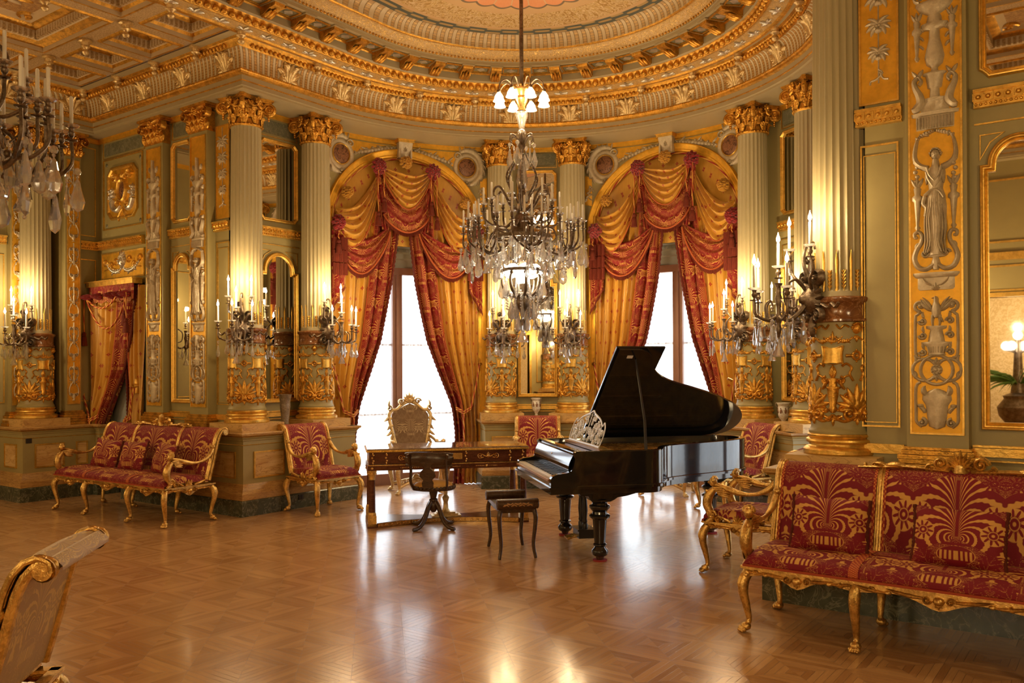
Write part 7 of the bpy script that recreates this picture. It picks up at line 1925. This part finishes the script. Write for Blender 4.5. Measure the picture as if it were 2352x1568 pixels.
# ---------------------------------------------------------------- grand piano, lid open
pt_ = thing('grand_piano', 'black grand piano with its lid open, in the middle of the bay', 'piano', (-4.16, 6.81, 0), atan2(-.681, .732))
K, KS = M['black'], M['black_satin']
ctrl = [(.72, .34), (.715, .45), (.67, .53), (.58, .585), (.47, .63), (.37, .70), (.29, .80), (.21, .95), (.12, 1.16), (.03, 1.36), (-.06, 1.52), (-.17, 1.68), (-.32, 1.80), (-.48, 1.83), (-.62, 1.77), (-.70, 1.64), (-.72, 1.48)]
bent = [(p[0], p[1]) for p in curve([(x, y, 0) for x, y in ctrl], 4)]
def poly_inset(P, d):
    n = len(P); out = []
    for i in range(n):
        a, p, c = Vector(P[i-1]), Vector(P[i]), Vector(P[(i+1) % n]); d1 = (p-a).normalized() if (p-a).length > 1e-6 else (c-p).normalized(); d2 = (c-p).normalized() if (c-p).length > 1e-6 else d1
        m = Vector((-d1.y-d2.y, d1.x+d2.x)).normalized(); k = 1/max(.4, m.dot(Vector((-d1.y, d1.x)))); out.append((p.x+m.x*d*k, p.y+m.y*d*k))
    return out
OUT = [(.72, -.22)]+bent+[(-.72, -.22)]      # anticlockwise seen from above
def rim(name, z0, z1, e, th, mat, O=OUT):
    b = MB(); A = poly_inset(O, -e); C = poly_inset(O, th); n = len(A)
    r = [[b.P(x, y, z) for x, y in P] for P, z in ((A, z0), (A, z1-.006), (poly_inset(O, -e+.006), z1), (poly_inset(O, th-.004), z1), (C, z1-.006), (C, z0))]
    for k in range(5):
        for i in range(n): b.F((r[k][i], r[k][(i+1) % n], r[k+1][(i+1) % n], r[k+1][i]))
    for i in range(n): b.F((r[5][i], r[5][(i+1) % n], r[0][(i+1) % n], r[0][i]))
    return b.build(name, mat, pt_, 40)
rim('case_rim', .655, .956, 0, .05, K); rim('case_moulding', .640, .668, .014, .06, K); rim('lower_case', .590, .645, -.012, .08, K)
b = MB(); b.prism(poly_inset(OUT, .03), .60, .62); b.build('bottom_boards', KS, pt_, 0)
b = MB(); b.prism(poly_inset(OUT, .045), .80, .835); b.build('soundboard', M['inlay'], pt_, 0)
b = MB(); PO = poly_inset([(.72, .10)]+bent+[(-.72, .10)], .07); b.prism(PO, .862, .872)
for k in range(5):
    x = -.55+.22*k; b.box(x, .15, .87, x+.03, 1.2-.12*k*1.3, .89)
b.box(-.64, .12, .87, .62, .30, .895); b.build('gilded_iron_plate', M['gold'], pt_, 0)
b = MB()
for k in range(60):
    x = -.60+1.16*k/59; y1 = 1.70-1.15*max(0, (k/59))**.8; b.tube([(x, .30, .898), (x-.02, y1, .890)], .0012, 4)
b.build('strings', M['brass'], pt_, 0)
b = MB(); b.box(-.72, -.46, .598, .72, -.2, .655); b.box(-.735, -.475, .640, .735, -.2, .660); b.box(-.66, -.463, .66, .66, -.44, .715); b.build('keybed', K, pt_, 0)
b = MB(); b.box(-.66, -.474, .705, .66, -.455, .722); b.build('key_slip', M['inlay'], pt_, 0)
for s in (-1, 1):
    b = MB(); P = [(-.462, .655), (-.462, .728), (-.445, .752), (-.40, .768), (-.33, .775), (-.285, .79), (-.262, .83), (-.250, .89), (-.252, .945), (-.235, .957), (-.17, .957), (-.17, .655)]
    Mx = Matrix(((0, 0, 1, 0), (1, 0, 0, 0), (0, 1, 0, 0), (0, 0, 0, 1))); x0, x1 = (.66, .722) if s > 0 else (-.722, -.66); b.prism(P, x0, x1, 0, Mx); b.build('cheek', K, pt_, 40)
wk = MB(); wk.box(-.0117, -.452, .715, .0117, -.285, .738); bk = MB(); bk.box(-.0055, -.398, .73, .0055, -.285, .750)
w0 = b0 = None
for k in range(52):
    x = -.6475+1.295*(k+.5)/52*1.0
    if w0 is None: w0 = wk.build('white_key', M['ivory'], pt_, 0); w0.location = (x, 0, 0)
    else: clone(w0, pt_, (x, 0, 0))
    if k < 51 and (k % 7) not in (1, 4):
        x += 1.295/104
        if b0 is None: b0 = bk.build('black_key', KS, pt_, 0); b0.location = (x, 0, 0)
        else: clone(b0, pt_, (x, 0, 0))
b = MB(); b.grid(1, 8, lambda a, q: (-.66+1.32*a, -.285+.035*q**2-.015*sin(pi*q), .735+.185*q)); b.box(-.66, -.25, .915, .66, -.14, .935); b.build('fallboard', K, pt_, 30)
b = MB(lambda u, v, h: (u, -.276-h, v))
for k in range(9): b.stroke([(-.13+.032*k, .835), (-.12+.032*k, .848), (-.11+.032*k, .838)], .003, .002)
b.fan(0, .86, pi/2, .03, 5, 1.2, .002, .003); b.stroke([(-.05, .822), (.05, .822)], .002, .002); b.build('brass_lettering', M['brass'], pt_, 0)
b = MB(); b.box(-.66, -.235, .925, .66, -.215, .958); b.box(-.60, -.16, .905, .60, .10, .925); b.build('tuning_pin_cover', K, pt_, 0)
b = MB(); b.box(-.60, -.205, .930, .60, -.165, .948); b.box(-.58, .0, .93, .58, .03, .955); b.build('desk_slides', M['inlay'], pt_, 0)
# fretwork music desk
b = MB(); C, S = cos(radians(20)), sin(radians(20)); rnd = random.Random(5)
for side in (1, -1):
    b.mp = lambda u, v, h, side=side: (u, .02+v*S-side*(h+.001)*C, .955+v*C)
    b.stroke([(-.50, .012), (.50, .012)], .012, .004)
    top = [(-.50, .02), (-.52, .10), (-.50, .18), (-.44, .23), (-.40, .20), (-.30, .25), (-.18, .28), (-.08, .30), (0, .325)]; top = top+[(-x, z) for x, z in top[-2::-1]]
    b.stroke([(p[0], p[1]) for p in curve([(x, z, 0) for x, z in top], 4)], .009, .004)
    rnd.seed(5)
    for k in range(44):
        u = rnd.uniform(.03, .46); v = rnd.uniform(.04, .275-.10*(u/.5)**2); r = rnd.uniform(.022, .036); d = rnd.choice((-1, 1)); a = rnd.uniform(0, 6.28)
        for s in (-1, 1): b.scroll(s*u, v, r, a if s > 0 else pi-a, s*d*1.2, .0050, .004, 0, 12); b.leaf(s*u, v, (a if s > 0 else pi-a)+1, r*1.5, .0055, .004, s*.8)
    for k in range(8): b.leaf(0, .03+.033*k, pi/2, .05, .010, .004)
b.mp = None; b.build('fretwork_music_desk', M['glare_fret'] if 'glare_fret' in M else M['ivory'], pt_, 50)
# lid and folded front flap, hinged on the bass side
AL = radians(36.5); HX, HZ = -.722, .950
def lidmap(x, y, h): r = x-HX; return (HX+r*cos(AL)-h*sin(AL), y, HZ+r*sin(AL)+h*cos(AL))
LO = [(.735, .235)]+[(x*1.018, y+.012*(1 if y > 1 else 0)) for x, y in bent[2:]]+[(HX, .235)]
def slab(name, P, h0, h1, mat):
    b = MB(); A = [b.P(*lidmap(x, y, h0)) for x, y in P]; A2 = [b.P(*lidmap(x, y, h1)) for x, y in P]; n = len(P)
    for i in range(n): b.F((A[i], A[(i+1) % n], A2[(i+1) % n], A2[i]))
    b.F(A[::-1]); b.F(A2); return b.build(name, mat, pt_, 30)
slab('lid', LO, 0, .020, K); slab('folded_front_lid', [(.735, .215), (.735, .67), (HX+.02, .67), (HX+.02, .215)], .026, .044, K)
b = MB()
for y in (.32, .62, 1.1, 1.5): b.tube([(HX, y, HZ), (HX, y+.06, HZ)], .008, 8)
b.tube([lidmap(.30, 1.42, -.004), lidmap(.30, 1.46, -.03)], .012, 8); b.build('hinges', M['brass'], pt_, 30)
b = MB(); q = lidmap(.60, .42, -.004); b.tube([(.655, .40, .955), (.60, .41, 1.2), q], [.015, .012, .008], 8); b.build('lid_prop', KS, pt_, 30)
b = MB(lambda x, y, h: lidmap(x, y, -h-.001)); b.box(.615, .33, 0, .655, .385, .001); b.build('paper_label', M['ivory'], pt_, 0)
LEG = [(.055, .045), (.066, .055), (.072, .075), (.070, .095), (.050, .115), (.046, .125), (.058, .135), (.058, .145), (.046, .155), (.048, .16), (.062, .355), (.070, .365), (.088, .375), (.092, .390), (.080, .400), (.066, .405), (.062, .425), (.078, .445), (.090, .46), (.090, .475), (.070, .485), (.064, .50), (.080, .52), (.085, .53), (.060, .545), (.060, .56)]
for lx, ly in ((.583, .004), (-.591, .001), (-.362, 1.449)):
    b = MB(); b.lathe(LEG, 48, (lx, ly, 0), mod=lambda a, z: 1-.05*(sin(a*12) > 0) if .158 < z < .357 else 1); b.box(lx-.09, ly-.09, .545, lx+.09, ly+.09, .60); lg = b.build('turned_leg', K, pt_, 40)
    b = MB(); b.lathe([(0, 0), (.062, 0), (.062, .012), (0, .012)], 16, (lx, ly, 0)); b.build('red_coaster', M['red_pad'], lg, 30)
    b = MB(); b.lathe([(0, .012), (.03, .015), (.04, .045), (0, .045)], 12, (lx, ly, 0)); b.build('caster', M['bronze'], lg, 30)
    b = MB(); P = [(-.20, .60), (-.19, .575), (-.12, .565), (-.10, .53), (-.075, .515), (.075, .515), (.11, .53), (.14, .55), (.22, .56), (.30, .58), (.31, .60)]
    b.prism(P, lx-.07, lx+.07, 0, Matrix(((0, 0, 1, 0), (1, 0, 0, ly), (0, 1, 0, 0), (0, 0, 0, 1))))
    b.mp = lambda u, v, h, lx=lx, ly=ly: (lx+.07+h, ly+u, v); b.scroll(0, .57, .025, 0, 1.3, .006, .008); b.leaf(.05, .575, 0, .12, .012, .008, .3); b.leaf(-.03, .57, pi, .08, .012, .008, -.3); b.mp = None
    b.build('carved_bracket', KS, pt_, 40)
for x in (-.045, -.175):
    b = MB(); b.lathe([(.026, .16), (.028, .20), (.020, .215), (.026, .23), (.020, .25), (.028, .33), (.022, .42), (.018, .44), (.026, .46), (.026, .60)], 14, (x, .05, 0)); b.build('lyre_post', KS, pt_, 40)
b = MB(); b.box(-.21, -.02, .075, .0, .13, .145); b.box(-.225, -.035, .145, .015, .145, .16); b.build('pedal_box', KS, pt_, 0)
for x in (-.15, -.105, -.06):
    b = MB(); b.tube([(x, .0, .095), (x, -.06, .085), (x, -.12, .070)], [.008, .012, .016], 8, flat=.5); b.build('pedal', M['brass'], pt_, 50)
b = MB(); b.tube([(-.11, .13, .12), (-.11, .30, .58)], .006, 6); b.build('lyre_brace', M['brass'], pt_, 30)
